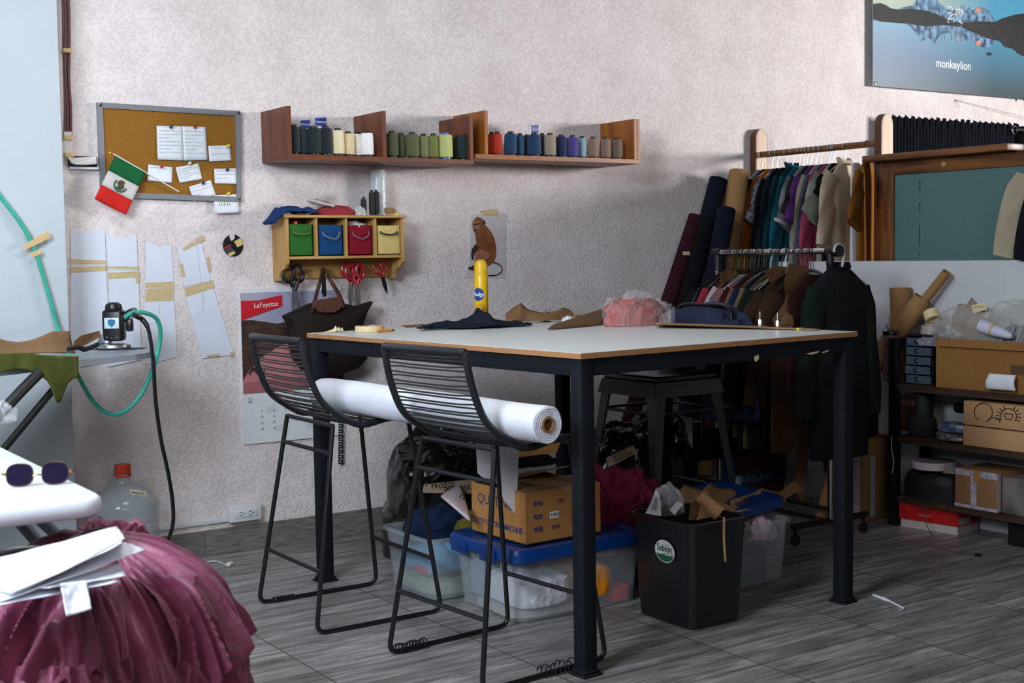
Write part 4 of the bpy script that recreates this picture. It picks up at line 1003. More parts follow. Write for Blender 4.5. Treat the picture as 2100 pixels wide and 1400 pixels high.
# ================================================================== UNDER AND BESIDE THE TABLE
TOTE = mat('clear_tote_plastic', (196, 204, 210), .22, 0, alpha=.20, spec=.6); BLID = mat('blue_lid_plastic', (8, 56, 122), .22, 0, alpha=.93, spec=.6)
def rrect(c, hx, hy, r, z, rot=0, n=5):
    P_ = []; M = Matrix.Rotation(rot, 3, 'Z')
    for sx, sy, a0 in ((1, 1, 0), (-1, 1, 90), (-1, -1, 180), (1, -1, 270)):
        for k in range(n):
            a = R(a0+k*90/(n-1)); v = M @ Vector((sx*(hx-r)+r*math.cos(a), sy*(hy-r)+r*math.sin(a), 0)); P_.append(Vector((c[0], c[1], z))+v)
    return P_
def tub(c, hx, hy, h, lab, rot=0, taper=.9, m=None, nm='storage_tote', z0=.001, rim=.012, r=.04, cat='storage box'):
    m = m or TOTE; e = empty(nm, (c[0], c[1], z0), lab, cat)
    t = .003; mb = MB()
    O = [rrect(c, hx*(taper+(1-taper)*f)-(.006 if f < .02 else 0), hy*(taper+(1-taper)*f)-(.006 if f < .02 else 0), r, z0+h*f, rot) for f in (0, .02, .5, 1)]
    I = [rrect(c, hx*(taper+(1-taper)*f)-t-(.006 if f < .02 else 0), hy*(taper+(1-taper)*f)-t-(.006 if f < .02 else 0), r, z0+t+(h-t)*f, rot) for f in (1, .5, .02, 0)]
    mb.loft(O+I, m); mb.build('tub_body', e)
    mb = MB(); rr_ = [rrect(c, hx+a, hy+a, r+.005, z0+z, rot) for a, z in ((.001, h-.014), (rim, h-.012), (rim, h), (.0, h+.002), (-.004, h))]
    mb.loft(rr_, m, cap=False); mb.build('rim', e)
    return e
def folds(c, hx, hy, h, z0, m, seed, rot=0, amp=.35, freq=9, lab=None, nm='folded_clothes', cat='clothes', hf=None):
    """a wrinkled block of cloth packed inside a box"""
    M = Matrix.Rotation(rot, 3, 'Z'); mb = MB(); rings = []; nn = 64; nzr = 9
    for j in range(nzr):
        f = j/(nzr-1); ring = []
        for i in range(nn):
            a = 2*PI*i/nn; ca, sa = math.cos(a), math.sin(a); k = (abs(ca)**5+abs(sa)**5)**(-1/5)
            s = 1 if f < .75 else 1-(f-.75)*2.6
            if f < .1: s = .96
            w_ = 1-amp*.12*abs(nz(ca*freq*.5+seed, sa*freq*.5, f*h*freq*4+seed))-.03*abs(nz(ca*3, sa*3, seed+f*6))
            v = M @ Vector((ca*k*hx*s*w_, sa*k*hy*s*w_, 0)); zz = f*h*(1+.22*nz(ca*2+seed, sa*2, seed)*(f > .4))
            ring.append(Vector((c[0], c[1], z0+zz))+v)
        rings.append(ring)
    mb.loft(rings, m); return mb.build(nm, label=lab, cat=cat, smooth=60)
# tote near the wall with green and navy clothes
c1 = (2.70, 4.37)
t1 = tub(c1, .275, .185, .238, 'clear plastic tote without a lid, overflowing with navy and olive clothes', 0, .92)
SKY = fab('sky_blue_cloth', (72, 142, 186)); SAGE = fab('sage_cloth', (150, 162, 140)); OLIVE = fab('olive_cloth', (104, 96, 34)); NAVYC = fab('navy_cloth', (24, 38, 66))
BLACKC = fab('black_cloth', (17, 18, 22)); REDC = fab('red_cloth_m', (160, 40, 56)); GREYC = fab('warm_grey_cloth', (118, 110, 100))
folds((2.70, 4.37), .245, .155, .075, .006, SAGE, 3, lab='sage green cloth at the bottom of the tote by the wall')
folds((2.56, 4.38), .10, .150, .09, .092, SKY, 4, lab='sky blue cloth showing through the left side of the tote by the wall')
folds((2.49, 4.33), .03, .06, .04, .085, REDC, 6, lab='small red cloth pressed against the left side of the tote by the wall')
folds((2.78, 4.37), .12, .150, .11, .092, GREYC, 5, lab='warm grey cloth in the middle of the tote by the wall')
mb = MB(); heap(mb, (2.62, 4.44, .195), .17, .11, .13, NAVYC, 7, .2, 2.6); mb.build('navy_garment', label='crumpled navy garment heaped on the tote by the wall', cat='clothes')
mb = MB(); heap(mb, (2.72, 4.30, .19), .11, .085, .105, OLIVE, 9, .22, 2.8); mb.build('olive_garment', label='olive green garment bulging over the front rim of the tote by the wall', cat='clothes')
mb = MB(); heap(mb, (2.80, 4.46, .22), .21, .11, .17, BLACKC, 14, .2, 2.2); mb.build('black_garment', label='black cloth heap behind the olive garment on the tote', cat='clothes')
# garbage bag
GB = mat('black_bin_liner', (12, 12, 15), .22, 0, bump=.35, bscale=14, bdist=.01, spec=.6)
mb = MB(); heap(mb, (2.93, 4.92, .2), .27, .24, .38, GB, 21, .16, 2.2, 90, 36, ridge=.8, pw=.62); mb.build('garbage_bag', label='black plastic garbage bag tied at the top beside the wall', cat='garbage bag')
mb = MB(); heap(mb, (2.93, 4.92, .0), .28, .25, .30, GB, 22, .10, 2.0, 60, 20, pw=.3); mb.build('garbage_bag', label='lower black plastic bag under the tied garbage bag by the wall', cat='garbage bag')
mb = MB(); heap(mb, (2.98, 4.86, .545), .07, .055, .09, GB, 23, .3, 2.6, 50, 20, ridge=1.2, pw=1.4)
mb.build('bag_knot', bpy.data.objects['garbage_bag']) if False else mb.build('garbage_bag', label='small tied black bag on top of the garbage bag heap', cat='garbage bag')
# cardboard sign
SIGNC = kraft('sign_cardboard', (164, 146, 122)); MARK = plastic('marker_black', (24, 22, 24), .8)
def sign(px, y, txts, lab, size, m=SIGNC, th=.003):
    P_ = [aY(a, b, y) for a, b in px]; mb = MB(); mb.prism(P_, (0, th, 0), m); o = mb.build('cardboard_sign', label=lab, cat='sign', smooth=0)
    r = (P_[1]-P_[0]).normalized(); n_ = Vector((0, -1, 0)); up = Vector((-r.z, 0, r.x))
    for (tx, fx, fy, sz) in txts:
        c = P_[0].lerp(P_[1], fx)*(1-fy)+P_[3].lerp(P_[2], fx)*fy
        MB().text(tx, c+Vector((0, -.0015, 0)), r, up, sz, MARK, .0003, sx=1.05).build('lettering', o, smooth=0)
    return o
sign([(870, 993), (975, 982), (975, 1012), (868, 1010)], 4.28, [('"  TROZOS', .30, .30, .026), ('PEQUEÑOS', .70, .62, .026)], 'cardboard strip sign reading TROZOS PEQUENOS above the olive garment', .03)
# packet with printed logo
mb = MB(); PINKP = mat('pale_pink_packet', (176, 160, 168), .3, 0, .05, 20, .4, 30, bdist=.006)
P4 = [aY(904, 1018, 4.12), aY(942, 993, 4.3), aY(968, 1000, 4.3), aY(964, 1068, 4.0)]
mb = MB()
def pk(u, v):
    p = (P4[0]*(1-u)+P4[1]*u)*(1-v)+(P4[0].lerp(P4[3], u))*v; return p+Vector((0, -.02*math.sin(PI*u)*math.sin(PI*v), .012*math.sin(PI*v)*u))
mb.grid(pk, 14, 10, PINKP); o = mb.build('clothing_packet', label='pale pink plastic packet with a round dark print squeezed beside the cardboard box', cat='packet', solid=.008)
mb = MB(); cc = pk(.75, .45)+Vector((0, -.014, .004))
for i in range(14):
    a = 2*PI*i/14; mb.tube([cc+Vector((math.cos(a)*.006, 0, math.sin(a)*.006)), cc+Vector((math.cos(a)*.014, 0, math.sin(a)*.014))], .0012, MARK, 4)
mb.tube([cc+Vector((math.cos(a)*.008, 0, math.sin(a)*.008)) for a in [2*PI*i/16 for i in range(16)]], .0012, MARK, 4, closed=True)
mb.build('round_print', o)

# blue-lidded tote with box on it
c2 = (2.80, 3.955); h2x, h2y = .285, .215
tub(c2, h2x, h2y, .235, 'large clear plastic tote with a blue lid under the near table leg', 0, .93)
e = empty('tote_lid', (c2[0], c2[1], .235), 'translucent blue lid closing the large tote under the cardboard box', 'lid')
mb = MB(); L_ = [rrect(c2, h2x+a, h2y+a, .05, z, 0, 6) for a, z in ((.017, .222), (.021, .224), (.021, .255), (.012, .268), (-.012, .270), (-.018, .262), (-.1, .262))]
mb.loft(L_, BLID, cap=True); mb.build('lid_shell', e)
for sx, sy in ((-1, .35), (-1, -.55)):
    mb = MB(); mb.box((c2[0]+sx*(h2x+.026), c2[1]+sy*h2y+.05, .232), (.012, .10, .05), BLID, .004); mb.build('clip', e)
WHC2 = fab('white_cloth', (226, 224, 232), .05); ORC = fab('orange_cloth', (226, 140, 34), .06); REDB = fab('bright_red_cloth', (206, 36, 44)); NAVD = fab('dark_blue_cloth', (26, 34, 56)); LIL = fab('lilac_grey_cloth', (176, 166, 186)); BEIG = fab('pale_beige_cloth', (176, 172, 162))
folds((2.74, 3.93), .205, .165, .04, .006, BEIG, 11, lab='pale beige cloth at the bottom of the blue lidded tote')
folds((2.66, 3.89), .115, .145, .115, .048, WHC2, 12, amp=.9, freq=14, lab='white cloth pressed against the corner of the blue lidded tote')
folds((2.875, 3.89), .085, .145, .135, .048, ORC, 13, lab='orange cloth beside the white cloth in the blue lidded tote')
folds((3.0, 3.92), .05, .16, .07, .008, REDB, 15, lab='bright red cloth at the right end of the blue lidded tote')
folds((2.66, 4.06), .12, .05, .17, .048, mat('bluegrey_cloth', (132, 142, 162), .9), 16, lab='blue grey cloth at the back of the blue lidded tote')
mb = MB(); heap(mb, (2.93, 3.86, .185), .09, .10, .04, LIL, 17, .2, 3, 40, 14); mb.build('lilac_cloth', label='lilac grey cloth on top of the orange cloth in the tote', cat='clothes')
# cloth cutting machine box
BOXK = kraft('box_cardboard', (176, 124, 70)); PRB = plastic('box_print_blue', (52, 52, 110), .7)
b0 = aZ(1079, 1117, .272); b0.z = .272
W1, W2, H1 = .345, .335, .182; bang = R(2.5)
Mx = Matrix.Rotation(bang, 3, 'Z')
Tb = lambda x, y, z: b0+Mx @ Vector((x, y, z))
e = empty('cardboard_box', Tb(W1/2, W2/2, 0), 'cardboard carton with blue printed lettering standing on the blue tote lid', 'cardboard box')
mb = MB(); t = .004
for a, b in (((0, 0), (W1, t)), ((0, W2-t), (W1, W2)), ((0, t), (t, W2-t)), ((W1-t, t), (W1, W2-t))):
    mb.prism([Tb(a[0], a[1], 0), Tb(b[0], a[1], 0), Tb(b[0], b[1], 0), Tb(a[0], b[1], 0)], (0, 0, H1), BOXK)
mb.prism([Tb(0, 0, 0), Tb(W1, 0, 0), Tb(W1, W2, 0), Tb(0, W2, 0)], (0, 0, t), BOXK)
mb.build('carton_walls', e, smooth=0)
TANF = kraft('flap_cardboard', (150, 118, 84))
mb = MB(); mb.prism([Tb(0, 0, H1), Tb(W1, 0, H1), Tb(W1-.005, W2/2, H1+.006), Tb(0, W2/2, H1+.001)], (0, 0, .003), TANF); mb.build('top_flap', e, smooth=0)
mb = MB(); mb.prism([Tb(0, W2, H1), Tb(W1, W2, H1), Tb(W1, W2/2+.01, H1+.040), Tb(0.02, W2/2+.01, H1+.018)], (0, 0, .003), TANF); mb.build('top_flap', e, smooth=0)
PT = mat('brown_packing_tape', (176, 138, 104), .45, 0, .12, 30)
mb = MB(); mb.prism([Tb(.17, -.0015, H1+.004), Tb(.25, -.0015, H1+.004), Tb(.25, -.0015, H1-.05), Tb(.235, -.0015, H1-.075), Tb(.215, -.0015, H1-.07), Tb(.20, -.0015, H1-.04), Tb(.185, -.0015, H1-.015)], Mx @ Vector((0, .001, 0)), PT)
mb.build('packing_tape', e, smooth=0)
mb = MB(); mb.prism([Tb(.16, -.001, H1+.0035), Tb(.25, -.001, H1+.0035), Tb(.22, W2*.5, H1+.010), Tb(.06, W2*.62, H1+.016)], (0, 0, .001), PT); mb.build('packing_tape', e, smooth=0)
ux = Mx @ Vector((1, 0, 0)); uy = Mx @ Vector((0, -1, 0))
mb = MB()
mb.text('QUTTING', Tb(-.001, W2-.15, H1*.70), uy, WZ, .052, PRB, .0003, sx=.95); mb.text('CLOTH CUTTING MACHINE', Tb(-.001, W2/2+.01, H1*.24), uy, WZ, .030, PRB, .0003, sx=.82, bold=.0005)
mb.build('carton_print', e, smooth=0)
for k, (a, b) in enumerate((('型号:', '120'), ('电压:', ''), ('电流:', '0.8A'))):
    mb = MB(); z = H1*(.76-.25*k); mb.text(a, Tb(.055, -.001, z), ux, WZ, .020, PRB, .0003, bold=.0004)
    if b: mb.text(b, Tb(.135 if k else .155, -.001, z), ux, WZ, .021, PRB, .0003, bold=.0003)
    mb.build('carton_print', e, smooth=0)
for k, a in enumerate(('号', '频', '功')): MB().text(a, Tb(.225, -.001, H1*(.80-.25*k)), ux, WZ, .020, PRB, .0003).build('carton_print', e, smooth=0)
mb = MB(); mb.prism([Tb(.108, -.0015, H1*.44), Tb(.148, -.0015, H1*.44), Tb(.148, -.0015, H1*.57), Tb(.108, -.0015, H1*.57)], Mx @ Vector((0, .001, 0)), PAPER); st = mb.build('voltage_sticker', e, smooth=0)
mb = MB(); mb.text('110V', Tb(.128, -.0022, H1*.505), ux, WZ, .017, MARK, .0002, bold=.0003); mb.build('lettering', st, smooth=0)
# dark stuff lying on the carton
mb = MB(); heap(mb, Tb(.22, .27, H1+.048), .13, .06, .035, BLACKC, 31, .25, 3, 48, 14); mb.build('dark_folder_cloth', label='black cloth lying on top of the machine carton under the stool', cat='cloth')
mb = MB(); P_ = [Tb(.05, .25, H1+.085), Tb(.34, .25, H1+.085), Tb(.36, .25, H1+.12), Tb(.05, .25, H1+.125)]; mb.prism(P_, (0, .10, 0), BOXK); mb.build('flat_carton', label='flat brown carton behind the stool above the machine carton', cat='cardboard box', smooth=0)
# maroon clothes
MARO = fab('maroon_cloth', (96, 22, 50)); 
mb = MB(); heap(mb, (3.20, 4.06, .22), .19, .20, .235, MARO, 33, .2, 3.2, 90, 34, ridge=1.1, pw=.7); mb.build('maroon_garment', label='heap of maroon clothes between the machine carton and the black bin', cat='clothes')
tub((3.32, 4.20), .14, .22, .21, 'dark grey tote buried under the maroon clothes', 0, .95, mat('dark_grey_plastic', (34, 36, 42), .4))
# big black bag / container with the sign
mb = MB(); heap(mb, (3.85, 4.87, .0), .23, .19, .50, GB, 41, .10, 2.6, 80, 30, ridge=.9, pw=.42); mb.build('garbage_bag', label='large black garbage bag under the metal bar chair behind the sign', cat='garbage bag')
mb = MB(); heap(mb, (4.24, 5.02, .0), .19, .19, .52, GB, 43, .10, 2.6, 60, 26, ridge=.9, pw=.42); mb.build('garbage_bag', label='black garbage bag under the right side of the metal bar chair', cat='garbage bag')
sign([(1244, 939), (1300, 913), (1304, 930), (1249, 958)], 4.36, [('TROZOS', .45, .28, .021), ('GRANDES', .55, .72, .024)], 'cardboard sign reading TROZOS GRANDES on the large black bag', .03)

# black bin
BINM = mat('black_bin_plastic', (17, 18, 21), .3, 0, 0, bump=.2, bscale=120, bdist=.0006, spec=.5)
cb = (3.075, 3.475); bh = .372
tub(cb, .135, .165, bh, 'black plastic waste bin with an oval sticker, full of kraft paper and packaging', R(1), .88, BINM, 'waste_bin', rim=.006, r=.035, cat='bin')
BB_ = bpy.data.objects['waste_bin']
# sticker on the left face
fx = cb[0]-.135*.965-.007
sc_ = Vector((fx, cb[1]-.030, .262)); STW = plastic('sticker_white', (226, 230, 226), .4); STG = plastic('sticker_green', (30, 96, 72), .4); STB = plastic('sticker_ink', (30, 36, 66), .5)
tilt = Vector((-.118*.135/.37*1, 0, 1)).normalized()
def ell(c, ry, rz, m, dx, th=.0008, a0=0, a1=360, k=40):
    mb = MB(); pts = [c+Vector((dx, 0, 0))+Vector((0, -1, 0))*ry*math.cos(R(a))+tilt*rz*math.sin(R(a)) for a in [a0+(a1-a0)*i/k for i in range(k if a1-a0 == 360 else k+1)]]
    mb.prism(pts, (th, 0, 0), m); return mb
st = ell(sc_, .052, .040, STW, 0).build('oval_sticker', BB_, smooth=0)
ell(sc_, .049, .037, STG, -.0006, a0=200, a1=340).build('green_band', st, smooth=0)
mb = MB(); mb.text('Sablón', sc_+Vector((-.0008, 0, 0))+tilt*.010, (0, -1, 0), tilt, .036, STB, .0002, sx=.85, bold=.0003); mb.build('lettering', st, smooth=0)
mb = MB(); mb.tube([sc_+Vector((-.001, .018, 0))+tilt*-.013, sc_+Vector((-.001, 0, 0))+tilt*-.009, sc_+Vector((-.001, -.022, 0))+tilt*-.005], .0013, STB, 4); mb.build('underline', st)
mb = MB(); mb.tube([sc_+Vector((-.001, -.040+.006*math.cos(a), 0))+tilt*(-.010+.006*math.sin(a)) for a in [2*PI*i/14 for i in range(14)]], .0012, STG, 4, closed=True); mb.build('small_ring', st)
# bin contents
mb = MB(); heap(mb, (cb[0], cb[1], bh-.10), .115, .145, .085, BLACKC, 51, .2, 3); mb.build('black_scraps', label='black cloth scraps filling the top of the black bin', cat='scraps')
mb = MB(); heap(mb, aZ(1371, 1052, bh-.02), .062, .05, .10, film('crinkled_film_b', (226, 226, 230), .2, .1), 52, .16, 3.2, 70, 26, ridge=1.0, pw=.6); mb.build('plastic_packaging', label='crumpled clear plastic packaging sticking out of the black bin', cat='packaging', smooth=20)
def bentsheet(c, rx, up_, w, l, bend, m, lab, nm='kraft_scrap', k=12, th=.0012, cat='kraft paper'):
    c = Vector(c); rx = Vector(rx).normalized(); up_ = Vector(up_).normalized(); nn = rx.cross(up_).normalized(); mb = MB()
    mb.grid(lambda u, v: c+rx*(u-.5)*w+up_*(v-.5)*l+nn*(bend*math.sin(PI*v)+bend*.3*math.sin(PI*u)), k, k, m)
    return mb.build(nm, label=lab, cat=cat, solid=th)
def pzb(px, py, y): return aY(px, py, y)
def bentq(c4, bend, m, lab, nm='kraft_scrap', cat='kraft paper', th=.0012, k=12, both=.4):
    n_ = (c4[1]-c4[0]).cross(c4[3]-c4[0]).normalized(); mb = MB()
    mb.grid(lambda u, v: (c4[0]*(1-u)+c4[1]*u)*(1-v)+(c4[3]*(1-u)+c4[2]*u)*v+n_*(bend*math.sin(PI*u)+bend*both*math.sin(PI*v)), k, k, m)
    return mb.build(nm, label=lab, cat=cat, solid=th)
Q = lambda l, y: [aY(a, b, (y if not isinstance(y, (list, tuple)) else y[i])) for i, (a, b) in enumerate(l)]
KM = kraft('kraft_mid', (160, 120, 82))
bentq(Q([(1427, 1022), (1443, 1006), (1487, 1041), (1467, 1066)], (3.46, 3.5, 3.42, 3.38)), .022, KM, 'curled kraft offcut on the front of the black bin', both=.1)
bentq(Q([(1440, 1020), (1512, 1045), (1496, 1064), (1428, 1066)], (3.56, 3.50, 3.46, 3.42)), -.01, KM, 'flat kraft offcut poking up at the right of the black bin')
bentq(Q([(1418, 1030), (1440, 1008), (1450, 1060), (1412, 1066)], (3.50, 3.55, 3.48, 3.42)), .006, KR, 'darker kraft offcut behind the plastic packaging in the bin')
p_ = Q([(1485, 1062), (1488, 1062), (1489, 1105), (1485, 1105)], 3.32)
bentq(Q([(1483, 1060), (1487, 1060), (1490, 1152), (1486, 1152)], (3.30, 3.30, 3.275, 3.275)), .004, KL, 'thin kraft strip hanging over the right front edge of the bin', k=10, both=1)
LBP = Q([(1323, 1052), (1345, 1002), (1352, 1012), (1356, 1058)], (3.58, 3.62, 3.56, 3.5))
o = bentq(LBP, .004, PAPER, 'white shipping label with black barcode lines on plastic in the bin', 'shipping_label', 'label')
mb = MB()
for i in range(9): 
    a = LBP[0].lerp(LBP[1], .25+.06*i)+Vector((-.004, -.004, 0)); b = LBP[3].lerp(LBP[2], .25+.06*i)+Vector((-.004, -.006, 0)); mb.tube([a.lerp(b, .25), a.lerp(b, .65)], .0012 if i % 2 else .0007, MARK, 4)
mb.build('printed_lines', o)
o = bentq(Q([(1374, 1046), (1390, 1028), (1402, 1034), (1384, 1056)], 3.40), .003, PAPER, 'small crumpled white label among the plastic in the bin', 'shipping_label', 'label')
# third tote with raised blue lid
c3 = (3.475, 3.80)
tub(c3, .275, .175, .245, 'clear plastic tote with its blue lid ajar, right behind the black bin', R(3), .93)
DKG = fab('charcoal_cloth', (52, 50, 62)); PKW = fab('pale_pink_cloth', (206, 176, 186))
folds((3.46, 3.80), .235, .145, .165, .006, DKG, 61, R(3), lab='charcoal cloth filling the clear tote behind the bin')
mb = MB(); heap(mb, (3.66, 3.74, .165), .065, .085, .085, PKW, 62, .25, 3, 48, 18); mb.build('pale_pink_garment', label='pale pink cloth in the right corner of the clear tote behind the bin', cat='clothes')
mb = MB(); heap(mb, (3.45, 3.72, .18), .15, .06, .07, BLACKC, 63, .25, 3, 48, 18); mb.build('black_garment', label='black garment spilling over the front rim of the tote behind the bin', cat='clothes')
e = empty('tote_lid', (c3[0]+.02, c3[1]+.06, .262), 'blue lid lying askew on the tote behind the bin, covered with kraft offcuts', 'lid')
Ml = Matrix.Rotation(R(-4), 4, 'Y') @ Matrix.Rotation(R(3), 4, 'X')
def lr(a, z): return [Vector((c3[0]+.03, c3[1]+.08, .285))+(Ml @ (p-Vector((c3[0]+.03, c3[1]+.08, 0)))) for p in rrect((c3[0]+.03, c3[1]+.08), .29+a, .19+a, .05, z, R(3))]
mb = MB(); mb.loft([lr(a, z) for a, z in ((.0, -.02), (.004, -.018), (.004, .014), (-.006, .022), (-.02, .022), (-.03, .014))], BLID); mb.build('lid_shell', e)
# kraft offcuts on that lid: long wavy cuttings
def kwave2(pts, y0, y1, seed, lab, m=KR):
    n = len(pts); mb = MB()
    def fn(u, v):
        t = u*(n-1); i = min(int(t), n-2); f = t-i; a = [pts[i][k]*(1-f)+pts[i+1][k]*f for k in range(3)]
        y = (y0+(y1-y0)*u)+.04*nz(u*4+seed, v, seed)+.09*(v-.3); return aY(a[0], a[1]*v+a[2]*(1-v), y)
    mb.grid(fn, n*5, 6, m); return mb.build('kraft_offcut', label=lab, cat='kraft paper', solid=.0015)
kwave2([(1392, 1005, 1035), (1405, 992, 1038), (1420, 998, 1036), (1440, 1004, 1034), (1455, 990, 1032), (1475, 1000, 1034), (1505, 1002, 1040), (1518, 1018, 1036), (1530, 1022, 1034)], 3.86, 3.82, 1, 'long wavy kraft offcut behind the bin, the left one')
kwave2([(1498, 1025, 1046), (1540, 1012, 1040), (1562, 1000, 1036), (1580, 1006, 1030), (1600, 1008, 1024), (1618, 990, 1018), (1632, 985, 1010), (1648, 1003, 1009)], 3.74, 3.9, 2, 'long wavy kraft offcut curling up at the right of the blue lid', KM)
kwave2([(1490, 1038, 1052), (1520, 1034, 1048), (1560, 1030, 1040), (1612, 1022, 1028)], 3.70, 3.74, 3, 'flat kraft offcut lying across the blue lid behind the bin', KL)

# small bits on the floor
mb = MB(); a = [aZ(x, y, .004) for x, y in ((1790, 1219), (1820, 1230), (1846, 1243), (1853, 1247), (1850, 1250), (1844, 1251))]
mb.tube(a, [.0035, .004, .0045, .006, .005, .003], PAPER, 5, flat=.4, spline=4); mb.build('paper_sliver', label='thin hooked white paper sliver on the floor right of the table leg', cat='paper scrap')
p = aZ(2006, 1139, .001); MB().lathe([(.016, 0), (.017, .004), (.012, .007), (0, .008)], p, HB, 16).build('black_button', label='small black disc on the floor below the red shoe box', cat='button')
p = aZ(470, 1160, .0)
e = empty('cable_plug', p, 'white cable end with a small plug lying on the floor by the maroon pile', 'plug')
MB().tube([aZ(425, 1152, .006), aZ(440, 1150, .006), aZ(455, 1154, .006), aZ(466, 1160, .006)], .003, WHC, 6, spline=5).build('cable', e)
MB().box(p+Vector((.005, 0, .009)), (.035, .018, .016), WHC, .003, Matrix.Rotation(.6, 3, 'Z')).build('plug_body', e)

# water jug
JUG = mat('clear_blue_jug', (176, 186, 190), .12, 0, alpha=.24, spec=.7); JR = plastic('jug_cap_red', (196, 62, 40), .4)
jp = aZ(253, 1150, 0); jy = 5.24; jx = aY(253, 1000, jy).x
e = empty('water_jug', (jx, jy, .001), 'large clear plastic water jug with a red cap standing by the pillar', 'water jug')
prof = [(.10, .001), (.13, .006), (.136, .03), (.136, .05), (.130, .056), (.136, .062), (.136, .14), (.130, .147), (.136, .154), (.137, .24), (.131, .247), (.138, .254), (.139, .31), (.132, .335), (.105, .365), (.065, .39), (.034, .405), (.029, .42), (.028, .455)]
MB().lathe(prof+[(r-.003, z) for r, z in prof[::-1][:-1]]+[(.09, .004)], (jx, jy, .001), JUG, 48, cap=False).build('jug_body', e)
MB().lathe([(.033, .430), (.036, .432), (.033, .437)], (jx, jy, .001), JR, 28, cap=False).build('safety_ring', e)
MB().lathe([(.031, .440)]+[(.0325, .441), (.033, .446), (.033, .475), (.030, .479), (0, .479)], (jx, jy, .001), JR, 28).build('cap', e)
ld = Vector((-jx*.35+.0, -1, 0)).normalized()
lc = Vector((jx+.035, jy-.085, .37)); mb = MB()
rt_ = Vector((1, .1, -.25)).normalized(); ut_ = Vector((-.1, .45, .55)).normalized()
mb.prism([lc+rt_*a+ut_*b for a, b in ((-.035, -.014), (.035, -.014), (.035, .014), (-.035, .014))], (0, .001, 0), CR); lo = mb.build('paper_label', e, smooth=0)
mb = MB(); mb.text('Agua P.', lc+Vector((0, -.002, .001)), rt_, ut_, .02, MARK, .0002); mb.build('lettering', lo, smooth=0)

# ================================================================== CLOTHES RACKS ON THE RIGHT
SLV = {}
def garment(cx, cy, zn, m, lab, hs=.20, L=.66, sl=.20, sw=.075, th=.013, yaw=0, seed=0, nm='shirt', cat='shirt', collar=False, cuff=None, flare=1.0, open_=False, sangle=.42, cm=None):
    """a garment on a hanger, across X, hanging from zn"""
    M = Matrix.Rotation(yaw, 3, 'Z'); o = Vector((cx, cy, zn)); e = empty(nm, (cx, cy, zn-L), lab, cat); n = 28
    zs = [0, -.012, -.03, -.06, -.088, -.12, -.18, -.28, -.4, -.52, -L*.9, -L]; zs = [z for z in zs if z >= -L]
    def wd(z):
        if z > -.095: return .052+(hs-.052)*min(1, (-z/.095))**.85
        return hs*(1-.06*math.sin(min(1, (-z-.095)/.3)*PI))*(1+(flare-1)*(-z-.095)/max(.1, L))
    rings = []
    for z in zs:
        w_ = wd(z); d = th*(.55+.45*min(1, -z/.1))
        ring = []
        for k in range(n):
            a = 2*PI*k/n; x = math.cos(a); y = math.sin(a)
            fx = math.copysign(abs(x)**.8, x)*w_; fy = math.copysign(abs(y)**.7, y)*d
            fy += .005*min(1, -z*3)*math.sin(fx*38+seed*3+z*3)+.005*nz(fx*9, z*5, seed)*min(1, -z*4)
            ring.append(o+M @ Vector((fx, fy, z)))
        rings.append(ring)
    MB().loft(rings, m).build('body', e, smooth=60)
    if sl:
        for sg in (-1, 1):
            rings = []; k2 = 8
            for j in range(k2+1):
                f = j/k2; ang = sangle*(1-.4*f) if sl > .3 else sangle
                px_ = sg*(hs-.035+sl*f*math.sin(ang)); pz_ = -.10-sl*f*math.cos(ang)
                if j == 0: px_ = sg*(hs-.06); pz_ = -.088
                ww = sw*(1-.25*f if sl > .3 else 1+.10*f); dd = th*.85*(1 if sl > .3 else 1.1); ring = []
                cd = Vector((math.cos(ang), 0, sg*math.sin(ang)))
                for k in range(16):
                    a = 2*PI*k/16; p = cd*(math.cos(a)*ww)+Vector((0, math.sin(a)*dd+.006*math.sin(a*3+f*9+seed), 0))
                    ring.append(o+M @ (Vector((px_, 0, pz_))+p))
                rings.append(ring)
            if sg < 0: SLV[e.name] = (sum(rings[5], Vector())/16, th*.95, M)
            MB().loft(rings, m).build('sleeve', e, smooth=60)
            if cuff and sg < 0:
                MB().loft([[o+M @ (M.inverted() @ (p-o))+Vector((0, 0, dz)) for p in [q.lerp(sum(rings[-1], Vector())/16, -.03) for q in rings[-1]]] for dz in (.0, .018)], cuff, cap=False).build('cuff', e)
    if collar:
        cr = [[o+M @ Vector((math.cos(a)*(.058+.01*f), math.sin(a)*(.028+.012*f), -.012+.04*f-.02*(math.sin(a) < -.2)*f)) for a in [2*PI*k/20 for k in range(20)]] for f in (0, .6, 1, .5)]
        MB().loft(cr, cm or m, cap=False).build('collar', e, solid=.002)
    return e
WHW = mat('hanger_white_wire', (220, 220, 224), .3, .2); BKW = plastic('hanger_black', (20, 20, 22), .4); OLW = mat('hanger_bronze_wire', (62, 54, 36), .4, .6)
